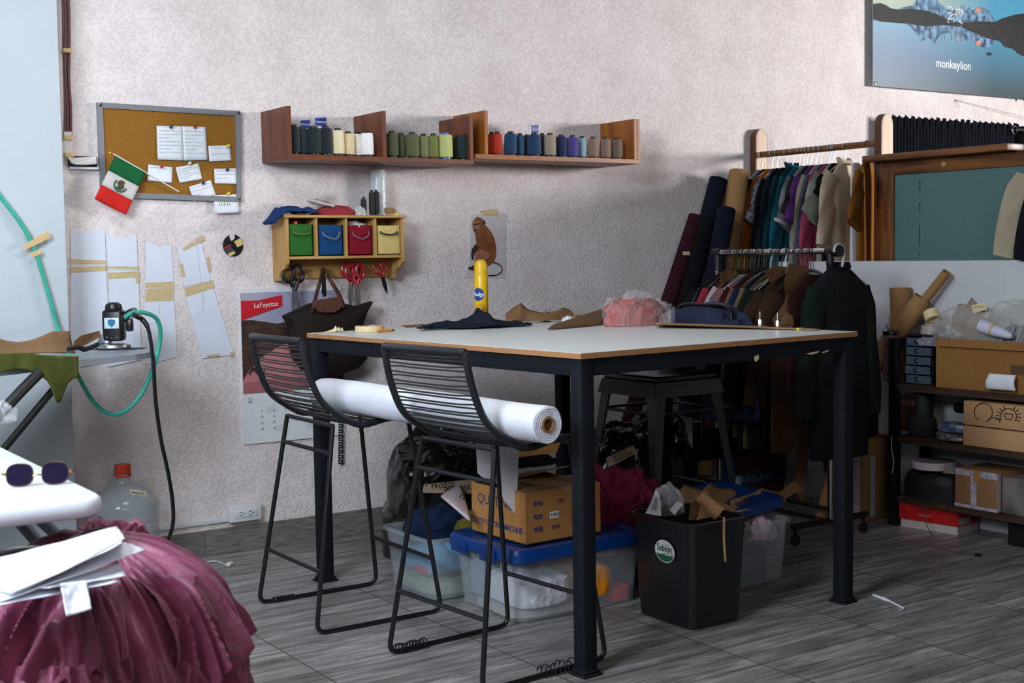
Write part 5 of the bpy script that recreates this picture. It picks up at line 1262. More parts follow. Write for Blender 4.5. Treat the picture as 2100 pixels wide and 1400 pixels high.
def hanger(cx, y, zr, m, lab, grp=None, zn=None, hs=.19, yaw=0, r=.0022, shoulders=True, rr=.018):
    """hook over a rod of centre height zr and radius rr"""
    zn = zn if zn is not None else zr-.085; M = Matrix.Rotation(yaw, 3, 'Z'); o = Vector((cx, y, 0))
    pts = [Vector((-(rr+r)*math.cos(a), 0, zr+(rr+r)*math.sin(a))) for a in [R(-20+i*22) for i in range(9)]]
    pts += [Vector(((rr+r)*1.0, 0, zr-.01)), Vector((.004, 0, zr-rr-.018)), Vector((0, 0, zn))]
    e = empty('coat_hanger', (cx, y, zn-.1), lab, 'coat hanger', grp)
    MB().tube([o+M @ p for p in pts], r, m, 6, spline=2).build('hook', e)
    if shoulders:
        q = [Vector((0, 0, zn)), Vector((-hs*.35, 0, zn-.018)), Vector((-hs, 0, zn-.085)), Vector((-hs*.96, 0, zn-.098)), Vector((hs*.96, 0, zn-.098)), Vector((hs, 0, zn-.085)), Vector((hs*.35, 0, zn-.018))]
        MB().tube([o+M @ p for p in q], r*1.2, m, 6, closed=True).build('shoulder_bar', e)
    return e
# ---- wooden rack behind the low wall
BURN = wood('burnt_wood_dark', (110, 62, 26), (44, 22, 12), 'z', 4); BURNY = wood('burnt_wood_rod', (128, 82, 40), (70, 40, 20), 'y', 9); LITF = wood('post_wood_lit', (226, 200, 174), (208, 178, 148), 'z', 5, .6)
RX = 5.37
zr = aX(1557, 317, RX).z-.002
e = empty('garment_rack', (RX, 5.0, .0), 'wooden clothes rack with rounded front-lit posts and a burnt wood rod behind the low wall', 'clothes rack')
def rpost(x, y):
    w_ = .044; pts = [(-w_*1.35, 0), (w_*1.35, 0), (w_, 1.93)]+[(w_*math.cos(a), 1.93+w_*1.35*math.sin(a)) for a in [R(20*i) for i in range(1, 9)]]+[(-w_, 1.93)]
    mb = MB(); mb.prism([Vector((x+a, y, b)) for a, b in pts], (0, .045, 0), BURN)
    o = mb.build('post', e, smooth=0)
    mb = MB(); mb.prism([Vector((x+a*.86, y-.0012, b if b < .1 else b-.005)) for a, b in pts], (0, .0014, 0), LITF); mb.build('lit_face', o, smooth=0)  # strong light on the post front is put into this paler colour
YF_, YN = 5.425, 4.545
rpost(RX, YF_); rpost(RX+.02, YN)
MB().tube([(RX, YF_, zr), (RX+.01, YN+.045, zr)], .0175, BURNY, 14).build('rod', e)
ZN = zr-.092
FLOR = mat('floral_fabric', (168, 158, 176), .9, rgb2=(62, 52, 66), vscale=55)
CAM = {}
def gf(n, rgb): return fab('shirt_'+n, rgb, .06)
sh = [
 (1563, 'lilacgrey', (150, 146, 152), dict(hs=.19, sl=.2), 'pale grey lilac tee farthest left on the wooden rack'),
 (1574, 'black', (18, 20, 26), dict(hs=.20, sl=.22), 'black shirt between the pale grey tee and the ochre shirt'),
 (1583, 'ochre', (180, 104, 26), dict(hs=.205, sl=.5, L=.68), 'ochre orange shirt near the left end of the wooden rack'),
 (1594, 'floral', None, dict(hs=.20, sl=.24), 'floral print shirt with grey and dark pattern'),
 (1602, 'blackb', (16, 18, 24), dict(hs=.2, sl=.5), 'black shirt right after the floral print shirt'),
 (1613, 'plaid', (26, 32, 44), dict(hs=.2, sl=.52), 'dark navy plaid shirt before the teal ones'),
 (1626, 'tealdark', (18, 56, 66), dict(hs=.195, sl=.48, collar=True), 'dark teal shirt with a collar'),
 (1640, 'teal', (24, 92, 108), dict(hs=.2, sl=.5), 'bright teal shirt in the middle of the wooden rack'),
 (1655, 'heather', (142, 142, 148), dict(hs=.2, sl=.25, sw=.085, sangle=.36, cuff=1), 'heather grey tee with dark print on the sleeve'),
 (1663, 'charcoal', (48, 46, 46), dict(hs=.2, sl=.2), 'charcoal tee between the grey tee and the purple tee'),
 (1674, 'purple', (96, 52, 122), dict(hs=.2, sl=.24, sw=.088, sangle=.36), 'purple tee with a pale sleeve patch'),
 (1684, 'sandlong', (160, 148, 132), dict(hs=.2, sl=.5), 'long sand grey shirt right of the purple tee'),
 (1694, 'slate', (72, 78, 102), dict(hs=.2, sl=.5), 'slate blue shirt behind the rose red one'),
 (1702, 'rose', (160, 66, 92), dict(hs=.2, sl=.5), 'rose red shirt under the pale sage sleeve'),
 (1712, 'sage', (156, 166, 152), dict(hs=.2, sl=.22, sw=.09, sangle=.5), 'pale sage tee with a rolled sleeve'),
 (1718, 'blackc', (20, 20, 24), dict(hs=.18, sl=.1), 'narrow black garment behind the beige overshirt'),
 (1733, 'beige', (196, 180, 156), dict(hs=.215, sl=.36, sw=.105, collar=True, sangle=.45, th=.022, yaw=R(18)), 'large beige overshirt with a collar and wide sleeve'),
 (1758, 'satin', None, dict(hs=.075, sl=0, L=.7), 'white satin garment hanging behind the brown shirt'),
 (1779, 'brown', (134, 84, 30), dict(hs=.17, sl=.26, sw=.085, th=.02, yaw=R(24)), 'ochre brown tee at the right end of the wooden rack')]
SAT = mat('white_satin', (222, 224, 226), .25, 0, .04, 10, .3, 20, bdist=.01)
PATCH = fab('pale_patch', (214, 200, 190)); 
for i, (px, nmx, rgb, kw, lab) in enumerate(sh):
    y = aX(px, 330, RX).y; m = FLOR if nmx == 'floral' else SAT if nmx == 'satin' else gf(nmx, rgb); kw = dict(kw)
    if kw.get('cuff'): kw['cuff'] = gf('cuffwhite', (196, 194, 196))
    L_ = kw.pop('L', .64)
    kw.setdefault('yaw', R(13)); kw['hs'] = kw['hs']*.92
    g = garment(RX, y, ZN+.006, m, lab, L=L_, seed=i, **kw)
    if nmx == 'purple':
        s_ = [c for c in g.children if c.name.startswith('sleeve')][0]; c_, t_, M_ = SLV[g.name]; q = c_+M_ @ Vector((-.02, -t_-.004, 0))
        mb = MB(); mb.prism([q+Vector((a, b*.0, c)) for a, b, c in ((-.012, 0, -.02), (.022, 0, -.03), (.03, 0, .012), (-.002, 0, .022))], (0, .002, 0), PATCH); mb.build('sleeve_patch', s_, smooth=0)
    if nmx == 'heather':
        s_ = [c for c in g.children if c.name.startswith('sleeve')][0]; c_, t_, M_ = SLV[g.name]; q = c_+M_ @ Vector((-.01, -t_-.003, .02)); mb = MB()
        for r_ in range(4): mb.tube([q+Vector((.008*k-.02, 0, -.012*r_+.006*((k+r_) % 2))) for k in range(6)], .0012, MARK, 4)
        mb.build('dark_print', s_)
    if nmx in ('brown',):
        hanger(RX, y+.001, zr, BKW, 'black hanger under the ochre brown tee', None, ZN+.01, .17, shoulders=False)
    elif nmx not in ('black', 'blackb', 'slate', 'blackc', 'satin'):
        hanger(RX, y+.001, zr, WHW, 'white wire hanger hooked on the wooden rod', 'white wire hangers on the wooden rod', ZN+.01, .17, shoulders=(nmx in ('beige', 'ochre')))
for px in (1648, 1708):
    hanger(RX, aX(px, 330, RX).y, zr, WHW, 'white wire hanger hooked on the wooden rod', 'white wire hangers on the wooden rod', ZN+.01, .15, shoulders=False)

# ---- framed green board with shelf
MX = 5.30
BRNY = wood('burnt_wood_shelf', (140, 86, 38), (46, 24, 12), 'y', 5); BRNZ = wood('burnt_wood_jamb', (138, 80, 34), (36, 18, 10), 'z', 5)
GRN = mat('green_gypsum', (92, 124, 121), .85, 0, .05, 120, spec=.2)
ya = aX(1797, 400, MX).y; yb_ = aX(1829, 400, MX).y; zt_ = aX(1785, 322, MX).z; yr = 1.2  # yr: board carried on unseen, out of view, to block the right light
e = empty('framed_board', (MX, (ya+yr)/2, .2), 'green gypsum board in a burnt wood frame topped by a wooden shelf', 'framed board')
MB().bx((MX, yb_-.01, .2), (MX+.035, ya, zt_-.03), BRNZ, .003).build('frame_jamb', e)
MB().bx((MX-.0, yr, zt_-.10), (MX+.035, yb_-.005, zt_-.03), BRNY, .003).build('frame_head', e)
MB().bx((MX-.075, 3.72, zt_-.03), (MX+.05, ya+.03, zt_+.002), BRNY, .004).build('top_shelf', e)
MB().bx((MX+.012, yr, .2), (MX+.028, yb_-.005, zt_-.09), GRN).build('green_panel', e, smooth=0)
MB().lathe([(.014, 0), (.010, .002), (.004, .001)], (MX-.001, aX(1935, 345, MX).y, zt_-.065), wood('knot', (190, 160, 110), (150, 110, 60)), 14, Matrix.Rotation(-PI/2, 3, 'Y')).build('wood_knot', e)
mb = MB(); yt = aX(1886, 430, MX+.011).y
rnd = random.Random(9); z = zt_-.13
while z > 1.27:
    w_ = rnd.uniform(.006, .016); MB().bx((MX+.0105, yt-.0025*rnd.random()-.001, z-w_), (MX+.012, yt+.0025, z), MARK).build('stamped_mark', e, smooth=0); z -= w_+rnd.choice((.004, .006, .03))
# beige and dark garments at the right image edge
CREAMJ = gf('stonejacket', (176, 164, 140))
garment(5.235, aX(2092, 400, 5.235).y-.14, 1.69, CREAMJ, 'stone beige jacket hanging in front of the green board at the right edge', hs=.12, L=.5, sl=.35, th=.028, yaw=R(-58), nm='jacket', cat='jacket')
garment(5.22, aX(2100, 400, 5.22).y-.20, 1.67, gf('darknavyj', (22, 24, 34)), 'dark garment at the right image edge in front of the beige jacket', hs=.10, L=.5, sl=.35, th=.025, yaw=R(-58), nm='jacket', cat='jacket')

# ---- curtain on the back wall
CUR = fab('black_curtain_cloth', (24, 24, 34), .1)
CYc = WY-.12
xa = aY(1826, 260, CYc).x; xb = aY(2140, 290, CYc).x; zc_ = aY(1850, 239, CYc).z
mb = MB()
def cf(u, v):
    x = xa+(xb-xa)*u; ruff = max(0, 1-(1-v)*9); k = 40
    amp_ = .008 if u < .80 else .030; kk = 210 if u < .8 else 60
    return Vector((x, CYc+amp_*math.sin(x*kk+nz(x*9, v*1.5)*4)+.004*nz(x*40, v*6), 1.0+(zc_-1.0)*v+ (.010*math.sin(x*kk*.5+1)+.006*nz(x*30))*ruff))
mb.grid(cf, 520, 14, CUR); cu_ = mb.build('curtain', label='gathered black curtain hanging on the back wall behind the wooden frame', cat='curtain', smooth=60, solid=.002)
RODM = mat('curtain_rod_steel', (150, 142, 138), .25, 1)
e = empty('curtain_rod', (6.9, WY-.21, 1.95), 'thin steel curtain rod running out of the right image edge', 'curtain rod')
ZR_ = aY(2084, 267, WY-.165)
MB().tube([(ZR_.x-.01, WY-.168, ZR_.z), (ZR_.x+1.2, WY-.168, ZR_.z)], .010, RODM, 12).build('rod', e)
MB().tube([ZR_+Vector((-.005, .006, 0))+Vector((math.cos(a)*.026, 0, math.sin(a)*.026)) for a in [2*PI*i/24 for i in range(24)]], .006, CHROME, 8, closed=True, flat=.5).build('eyelet_ring', cu_)
# wall hook with string
hk = aY(1961, 206, WY-.01)
e = empty('wall_hook', hk+Vector((0, 0, -.02)), 'small metal wall hook with a wire stretched to the right below the poster', 'hook')
MB().lathe([(.008, 0), (.007, .006), (.003, .008), (.003, .014)], hk+Vector((0, .01, 0)), CHROME, 12, Matrix.Rotation(PI/2, 3, 'X')).build('hook_plate', e)
MB().tube([hk+Vector((.008+.010*math.cos(a), -.004, .004*0+.007*math.sin(a))) for a in [2*PI*i/14 for i in range(14)]], .0014, CHROME, 6, closed=True).build('hook_loop', e)
MB().tube([hk+Vector((.016, -.004, 0)), aY(2130, 247, WY-.05)], .0012, plastic('thin_wire', (90, 88, 88), .4), 5).build('wire', e)
MB().tube([hk+Vector((0, -.004, -.004)), hk+Vector((.005, -.006, -.03)), hk+Vector((.02, -.006, -.045)), hk+Vector((.014, -.006, -.02)), hk+Vector((.004, -.004, -.006))], .0008, plastic('thin_wire', (90, 88, 88), .4), 5, spline=5).build('loose_thread', e)

# ---- acrylic poster with a lake
PYY = WY-.04
tlp = aY(1793, -60, PYY); blp = aY(1789, 176, PYY); brp = aY(2100, 208, PYY)
px_l = blp.x; pz_b = blp.z; PW = 1.55; PH = 1.05
e = empty('lake_poster', (px_l+PW/2, PYY, pz_b), 'large acrylic poster of a mountain lake with a white line logo', 'poster')
def lake_mat():
    m = bpy.data.materials.new('lake_photo_print'); m.use_nodes = True; nt = m.node_tree; N = nt.nodes; L = nt.links; b = N['Principled BSDF']
    tc = N.new('ShaderNodeTexCoord'); sp = N.new('ShaderNodeSeparateXYZ'); L.new(tc.outputs['Object'], sp.inputs[0])
    cr = N.new('ShaderNodeValToRGB'); mr = N.new('ShaderNodeMapRange'); mr.inputs[1].default_value = 0; mr.inputs[2].default_value = PH; L.new(sp.outputs[2], mr.inputs[0]); L.new(mr.outputs[0], cr.inputs[0])
    el = cr.color_ramp.elements; el[0].position = 0; el[0].color = (lin(142), lin(152), lin(162), 1); el[1].position = 1; el[1].color = (lin(86), lin(150), lin(180), 1)
    for p, c in ((.2, (146, 160, 184)), (.40, (152, 186, 206)), (.5, (196, 204, 180)), (.62, (200, 196, 160)), (.75, (112, 172, 190))):
        x = el.new(p); x.color = (lin(c[0]), lin(c[1]), lin(c[2]), 1)
    mx = N.new('ShaderNodeMix'); mx.data_type = 'RGBA'; m2 = N.new('ShaderNodeMapRange'); m2.inputs[1].default_value = -PW/2+.15; m2.inputs[2].default_value = PW*.25; L.new(sp.outputs[0], m2.inputs[0])
    L.new(m2.outputs[0], mx.inputs[0]); L.new(cr.outputs[0], mx.inputs[6])
    cr2 = N.new('ShaderNodeValToRGB'); L.new(mr.outputs[0], cr2.inputs[0]); e2 = cr2.color_ramp.elements; e2[0].position = .02; e2[0].color = (lin(82), lin(92), lin(98), 1); e2[1].position = .45; e2[1].color = (lin(84), lin(150), lin(180), 1)
    L.new(cr2.outputs[0], mx.inputs[7]); L.new(mx.outputs[2], b.inputs['Base Color']); b.inputs['Roughness'].default_value = .25
    return m
def PP_(px, py, o=0): p = aY(px, py, PYY-.0045-o); return p
MB().bx((px_l, PYY-.004, pz_b), (px_l+PW, PYY, pz_b+PH), lake_mat()).build('print_panel', e, smooth=0, origin=(px_l+PW/2, PYY, pz_b))
for p in (PP_(1795, 171), PP_(2098, 204)):
    MB().lathe([(.010, 0), (.010, .006), (.008, .008), (0, .009)], p, CHROME, 16, Matrix.Rotation(PI/2, 3, 'X')).build('standoff_bolt', e)
MTN = mat('mountain_blue', (20, 44, 78), .5, rgb2=(120, 160, 192), vscale=26, stretch=(1, 1, .8)); SHORE = mat('dark_shore', (14, 13, 16), .6, rgb2=(30, 26, 27), vscale=16)
def zp(pts): return [(1740+a/4.375, b/4.375) for a, b in pts]
def ppoly(nm, pts, m, k, par=e):
    mb = MB(); mb.prism([PP_(a, b, .0006*k) for a, b in zp(pts)], (0, .0005, 0), m); return mb.build(nm, par, smooth=0)
ppoly('mountains', [(430, 90), (480, 68), (570, 50), (612, 0), (660, -40), (720, -50), (790, -8), (830, 40), (900, 90), (960, 90), (1000, 75), (1015, 40), (1035, 60), (1050, 35), (1065, 90), (1085, 60), (1110, 95), (1150, 70), (1200, 62), (1260, 90), (1300, 150), (1320, 200), (1100, 230), (700, 160)], MTN, 1)
ppoly('mountain_reflection', [(500, 200), (560, 240), (620, 310), (655, 375), (700, 340), (740, 350), (778, 390), (800, 340), (850, 310), (900, 290), (960, 320), (1010, 360), (1046, 410), (1060, 350), (1075, 385), (1100, 360), (1140, 390), (1210, 428), (1280, 420), (1310, 370), (1400, 330), (1000, 220)], MTN, 1)
for q in (([(1140, 85), (1165, 65), (1190, 85), (1185, 115), (1150, 112)]), ([(1140, 375), (1170, 362), (1190, 385), (1175, 415), (1150, 405)])):
    ppoly('sunlit_peak', q, mat('orange_glow_print', (206, 128, 92), .5), 2)
ppoly('dark_shoreline', [(225, 35), (290, 28), (340, 48), (380, 75), (440, 85), (560, 78), (700, 95), (800, 130), (900, 180), (1000, 205), (1150, 190), (1320, 195), (1380, 165), (1430, 150), (1500, 130), (1575, 120), (1600, 110), (1600, 520), (1560, 500), (1520, 480), (1480, 440), (1400, 420), (1360, 370), (1250, 345), (1150, 305), (1000, 240), (860, 225), (700, 240), (560, 215), (420, 205), (300, 195), (225, 175)], SHORE, 3)
ppoly('floating_rock', [(1238, 478), (1258, 468), (1285, 475), (1290, 492), (1262, 500), (1240, 492)], SHORE, 2)
LOGO = plastic('logo_white', (236, 238, 240), .5); LOGO2 = mat('logo_faint', (190, 206, 214), .5, alpha=.45)
def logo_lines(sc=1, flip=False, f=None):
    L_ = []
    C_ = lambda cx, cy, r, a0, a1, n=16: [(cx+r*math.cos(R(a0+(a1-a0)*i/n)), cy+r*math.sin(R(a0+(a1-a0)*i/n))) for i in range(n+1)]
    L_.append(C_(900, 88, 30, 60, 385)+[(925, 125), (905, 150), (893, 170), (893, 200), (905, 200)])
    L_.append([(893, 170), (935, 165), (938, 198), (945, 200)])
    L_.append([(915, 155), (930, 132), (950, 126), (968, 135), (980, 170), (1000, 200), (1022, 214)])
    L_.append(C_(988, 108, 26, 110, 400)); L_.append(C_(988, 108, 11, 0, 350, 8)+[(992, 135), (985, 140)])
    for i in range(11):
        a = R(-150+i*24); L_.append([(988+30*math.cos(a), 108+30*math.sin(a)), (988+45*math.cos(a), 108+45*math.sin(a))])
    return L_
def addlogo(nm, par, tf, m, r, bounds=None):
    mb = MB()
    for l in logo_lines(): mb.tube([tf(a, b) for a, b in l], r, m, 4)
    return mb.build(nm, par)
addlogo('white_logo', e, lambda a, b: PP_(1740+a/4.375, b/4.375, .003), LOGO, .003)
addlogo('faint_logo_reflection', e, lambda a, b: PP_(1740+a/4.375, (430-b+.10*(a-900))/4.375, .003), LOGO2, .0028)
o_ = PP_(1955.5, 133, .001)
MB().text('monkeylion', o_, WX, WZ, .076, LOGO, .0004, sx=.98, bold=.0006).build('lettering', e, smooth=0)

# ---- chrome rack on wheels
CX_, CZ = 4.42, 1.292
y_far, y_near = aX(1472, 517, CX_).y, aX(1715, 509, CX_).y
e = empty('garment_rack', (CX_, (y_far+y_near)/2, 0), 'rolling chrome clothes rack crowded with hangers in front of the low wall', 'clothes rack')
BP = plastic('black_fitting', (18, 18, 20), .45)
MB().tube([(CX_, y_far-.02, CZ), (CX_, y_near+.05, CZ)], .0135, CHROME, 16).build('hanging_rod', e)
MB().tube([(CX_, y_near+.055, CZ), (CX_, y_near, CZ)], .019, BP, 16).build('end_cap', e)
MB().tube([(CX_, y_near+.004, CZ), (CX_, y_near-.022, CZ)], .026, BP, 20).build('end_knob', e)
MB().tube([(CX_, y_far+.03, CZ), (CX_, y_far-.02, CZ)], .019, BP, 16).build('end_cap', e)
for y in (y_near+.035, y_far):
    MB().tube([(CX_, y, CZ), (CX_, y, CZ-.09)], .017, BP, 14).build('corner_fitting', e)
    MB().tube([(CX_, y, CZ-.08), (CX_, y, .09)], .0125, CHROME, 14).build('upright', e)
    MB().tube([(CX_-.24, y, .085), (CX_+.24, y, .085)], .014, BP, 10).build('base_bar', e)
    for sx in (-.22, .22):
        w_ = MB().tube([(CX_+sx, y, .085), (CX_+sx, y, .045)], .008, BP, 8).build('caster_stem', e)
        MB().lathe([(.0, -.009), (.022, -.009), (.024, 0), (.022, .009), (0, .009)], (CX_+sx, y, .025), BP, 16, Matrix.Rotation(PI/2, 3, 'X')).build('caster_wheel', e)
for sx in (-.1, .1): MB().tube([(CX_+sx, y_near+.035, .11), (CX_+sx, y_far, .11)], .009, BP, 8).build('base_rail', e)
rnd = random.Random(17)
hm = {}
for i in range(46):
    t = i/45; px = 1488+180*t+rnd.uniform(-2, 2); y = aX(px, 515, CX_).y
    col_ = rnd.choice([OLW, OLW, OLW, BKW, BKW, OLW, OLW, WHW]) if i < 34 else OLW; zn = CZ-.075-rnd.uniform(0, .02)
    key = (col_.name, i % 3)
    if key not in hm:
        hm[key] = hanger(CX_, y, CZ, col_, 'thin wire hanger crowded on the chrome rack rod', 'thin wire hangers on the chrome rack', zn, .19, R(rnd.uniform(-8, 8)), r=.0016, rr=.0145)
    else:
        s_ = hm[key]; copy_tree(s_, (CX_, y, s_.location.z+rnd.uniform(-.004, .002)), rotz=R(rnd.uniform(-10, 10)))
ZC_ = CZ-.105
PLAID = mat('teal_orange_plaid', (64, 104, 128), .9, rgb2=(180, 92, 50), vscale=10)
cr_ = [
 (1487, 'darkgarment', (24, 26, 26), dict(hs=.20, L=.9, sl=.5), 'black long garment at the left end of the chrome rack'),
 (1494, 'greyj', (88, 86, 96), dict(hs=.2, L=.8, sl=.5), 'grey jacket at the left end of the chrome rack'),
 (1502, 'blackd', (16, 17, 20), dict(hs=.21, L=.85, sl=.5), 'black shirt between the grey jacket and the red one'),
 (1508, 'redr', (148, 46, 60), dict(hs=.2, L=.72, sl=.4), 'red shirt squeezed in the left half of the chrome rack'),
 (1518, 'tanp', (150, 116, 76), dict(hs=.2, L=.5, sl=.0), 'tan sleeveless garment beside the white shirt'),
 (1532, 'whitesh', (206, 200, 212), dict(hs=.20, L=.72, sl=.34, sw=.08, sangle=.5), 'white shirt on the chrome rack above the blue jacket'),
 (1543, 'plaidc', None, dict(hs=.2, L=.7, sl=.3), 'teal and orange patterned shirt right of the white shirt'),
 (1552, 'maroonc', (62, 22, 34), dict(hs=.205, L=.7, sl=.34, sw=.08, sangle=.5), 'dark maroon shirt in the middle of the chrome rack'),
 (1562, 'tanbrown', (104, 80, 54), dict(hs=.2, L=.75, sl=.5), 'brown garment right of the dark maroon shirt'),
 (1572, 'navyc', (24, 36, 66), dict(hs=.2, L=.82, sl=.5), 'navy garment in the middle of the chrome rack'),
 (1586, 'oliveb', (112, 96, 74), dict(hs=.195, L=.8, sl=.52), 'taupe jacket with a light shoulder on the chrome rack'),
 (1598, 'darkgreen', (34, 44, 32), dict(hs=.2, L=.8, sl=.5), 'dark green jacket on the chrome rack'),
 (1622, 'brownd', (62, 44, 32), dict(hs=.2, L=.62, sl=.3), 'dark brown garment behind the kraft patterns'),
 (1650, 'brownd2', (62, 44, 32), dict(hs=.2, L=.8, sl=.5), 'brown long garment left of the big black jacket'),
 (1672, 'darkred', (56, 30, 28), dict(hs=.2, L=.5, sl=.0), 'dark reddish garment just behind the big black jacket')]
for i, (px, nmx, rgb, kw, lab) in enumerate(cr_):
    y = aX(px, 530, CX_).y; m = PLAID if nmx == 'plaidc' else fab('rackcloth_'+nmx, rgb, .1)
    garment(CX_, y, ZC_, m, lab, seed=i+40, yaw=R((i*37) % 13-6), nm='garment', cat='garment', **kw)
# kraft sewing patterns hanging among the clothes
def kpat(px, y, lab, m=KR, bend=.004):
    mb = MB(); mb.prism([aY(a, b, y+bend*i) for i, (a, b) in enumerate(px)], (0, .0015, 0), m); return mb.build('kraft_pattern', label=lab, cat='sewing pattern', smooth=0)
yk = lambda px: aX(px, 530, CX_).y
KP2 = kraft('kraft_pattern_paper', (118, 84, 58)); 
kpat([(1478, 560), (1492, 551), (1510, 553), (1512, 568), (1497, 572), (1490, 580), (1477, 584)], 4.55, 'small kraft pattern folded over the left hangers', KP2)
kpat([(1568, 557), (1590, 545), (1614, 547), (1611, 560), (1582, 581)], 4.24, 'triangular kraft pattern above the taupe jacket', KP2)
kpat([(1609, 575), (1618, 540), (1655, 546), (1660, 556), (1650, 570), (1642, 600), (1633, 620), (1620, 644), (1600, 672), (1606, 640), (1611, 610)], 4.12, 'large kraft pattern hanging in front of the brown garments', KP2)
kpat([(1585, 655), (1609, 622), (1640, 580), (1642, 610), (1622, 660), (1612, 680), (1590, 680)], 4.16, 'long kraft pattern crossing behind the large one', KM)
kpat([(1601, 665), (1612, 640), (1625, 648), (1628, 662), (1615, 690), (1606, 690)], 4.06, 'small curved kraft pattern low beside the table edge', KM)
kpat([(1637, 780), (1660, 790), (1655, 900), (1660, 905), (1652, 1005), (1644, 1030), (1632, 1008), (1633, 900)], 4.25, 'long narrow kraft pattern reaching almost to the floor', KP2)
kpat([(1660, 905), (1700, 900), (1702, 935), (1708, 955), (1697, 990), (1688, 950), (1676, 928), (1660, 940)], 4.28, 'ragged kraft pattern hanging below the black jacket', KP2)
# black jacket in front with green sleeves on a thick grey hanger
JB = fab('black_fleece', (24, 27, 29), .15); JG = fab('dark_green_sleeve', (20, 30, 26), .12); GH = plastic('grey_plastic_hanger', (176, 172, 176), .4)
jy = y_near-.0+.02; jx_ = CX_+.07
e = empty('coat_hanger', (jx_, jy, 1.1), 'thick grey plastic hanger at the near end of the chrome rack', 'coat hanger')
hc = Vector((CX_+.0, jy-.035, CZ))
MB().tube([hc+Vector((-.030*math.cos(a), 0, .030*math.sin(a))) for a in [R(-10+i*22) for i in range(9)]]+[hc+Vector((.030, 0, -.03)), hc+Vector((.02, 0, -.075)), hc+Vector((.02, 0, -.095))], .0065, GH, 10, spline=2).build('hook', e)
MB().tube([hc+Vector((.02, 0, -.09)), hc+Vector((-.05, 0, -.115)), hc+Vector((-.12, 0, -.165)), hc+Vector((-.13, 0, -.19)), hc+Vector((.2, 0, -.19)), hc+Vector((.19, 0, -.16)), hc+Vector((.1, 0, -.115))], .0065, GH, 10, closed=True).build('shoulder_bar', e)
jl = aY(1708, 560, jy)
g = garment(jl.x+.015, jy-.02, 1.215, JB, 'large black fleece jacket with dark green sleeves at the near end of the chrome rack', hs=.17, L=.84, sl=.56, sw=.066, th=.05, nm='jacket', cat='jacket', collar=True, yaw=R(-2), sangle=.20)
for c in g.children:
    if c.name.startswith('sleeve'): c.data.materials[0] = JG
kpat([(1775, 613), (1795, 615), (1797, 680), (1790, 690), (1778, 660)], 4.45, 'brown kraft sheet edge right behind the black jacket', KP2)

# ---- rolls leaning in the corner
def roll(a, b, r, m, lab, hollow=0, cap=None, r2=None, seed=0, lip=False, nm='fabric_roll', cat='fabric roll', th=.004):
    a = Vector(a); b = Vector(b); ax = (b-a).normalized(); s1 = ax.orthogonal().normalized(); s2 = ax.cross(s1); r2 = r2 or r; n = 28; rg = []
    for i in range(15):
        f = i/14; rg.append([a.lerp(b, f)+(s1*math.cos(t)+s2*math.sin(t))*((r+(r2-r)*f)*(1+.035*nz(math.cos(t)*1.4+seed, math.sin(t)*1.4, f*4))) for t in [2*PI*k/n for k in range(n)]])
    mb = MB()
    if hollow:
        inn = [[b.lerp(a, g)+(s1*math.cos(t)+s2*math.sin(t))*(r2*hollow) for t in [2*PI*k/n for k in range(n)]] for g in (0, .1, .5)]
        mb.loft(rg+inn, m, cap=True)
    else:
        mid = [b+ax*.006+(p-b)*.6 for p in rg[-1]]; mb.loft(rg+[mid], m)
    return mb.build(nm, label=lab, cat=cat, smooth=50)
def rl(t, b, yt, yb__, r, m, lab, **k):
    T_ = aY(t[0], t[1], yt); B_ = aY(b[0], b[1], yb__); return roll(B_, T_, r, m, lab, **k)
MRL = fab('maroon_roll_cloth', (52, 20, 32), .15); NVR = fab('navy_roll_cloth', (18, 24, 38), .12); BKR = fab('black_roll_cloth', (14, 16, 22), .12)
rl((1428, 444), (1252, 985), 5.36, 5.30, .043, MRL, 'dark maroon fabric roll leaning against the wall left of the navy rolls')
rl((1474, 368), (1362, 800), 5.38, 5.33, .052, NVR, 'tall navy fabric roll leaning beside the kraft roll')
rl((1452, 450), (1335, 900), 5.26, 5.10, .044, BKR, 'shorter black fabric roll between the maroon and the tall navy roll')
rl((1490, 430), (1410, 850), 5.15, 4.98, .050, NVR, 'navy fabric roll partly behind the kraft roll')
mb = MB(); 
for q, y in (([(1400, 516), (1414, 515), (1415, 523), (1401, 523)], 5.28),): mb.prism([aY(a, b, y) for a, b in q], (0, .002, 0), CR)
mb.build('tape_piece', label='small piece of cream tape on the dark maroon roll', cat='tape', smooth=0)
KR2 = kraft('kraft_roll', (158, 120, 80))
rl((1516, 352), (1440, 975), 5.30, 5.12, .056, KR2, 'tall brown kraft paper roll standing beside the wooden rack', hollow=.9, nm='kraft_roll', cat='paper roll')
mb = MB(); 
# boxes on the floor behind the chrome rack
EB = plastic('box_blue_print', (24, 84, 130), .6)
def cart(p0, wx, wy, h, m, lab, z=0, ang=0, nm='cardboard_box'):
    """p0: near-left bottom corner"""
    M = Matrix.Rotation(ang, 3, 'Z'); mb = MB(); c = Vector((p0[0], p0[1], z))+M @ Vector((wx/2, wy/2, 0))+Vector((0, 0, h/2)); mb.box(c, (wx, wy, h), m, .003, M)
    return mb.build(nm, label=lab, cat='box', smooth=40)
eb = aY(1505, 1000, 5.02)
c_ = cart((eb.x, 5.02), .44, .09, .215, EB, 'blue and brown carton with pale blue capital letters behind the hanging clothes', z=max(eb.z, .0)+.001)
mb = MB(); mb.bx((eb.x+.02, 5.017, eb.z+.065), (eb.x+.42, 5.0199, eb.z+.205), kraft('dark_kraft', (96, 66, 44))); mb.build('brown_panel', c_, smooth=0)
mb = MB(); mb.text('EUNSUNG', (eb.x+.155, 5.018, eb.z+.035), WX, WZ, .05, plastic('pale_blue_print', (120, 170, 196), .6), .0005, bold=.0012); mb.build('lettering', c_, smooth=0)
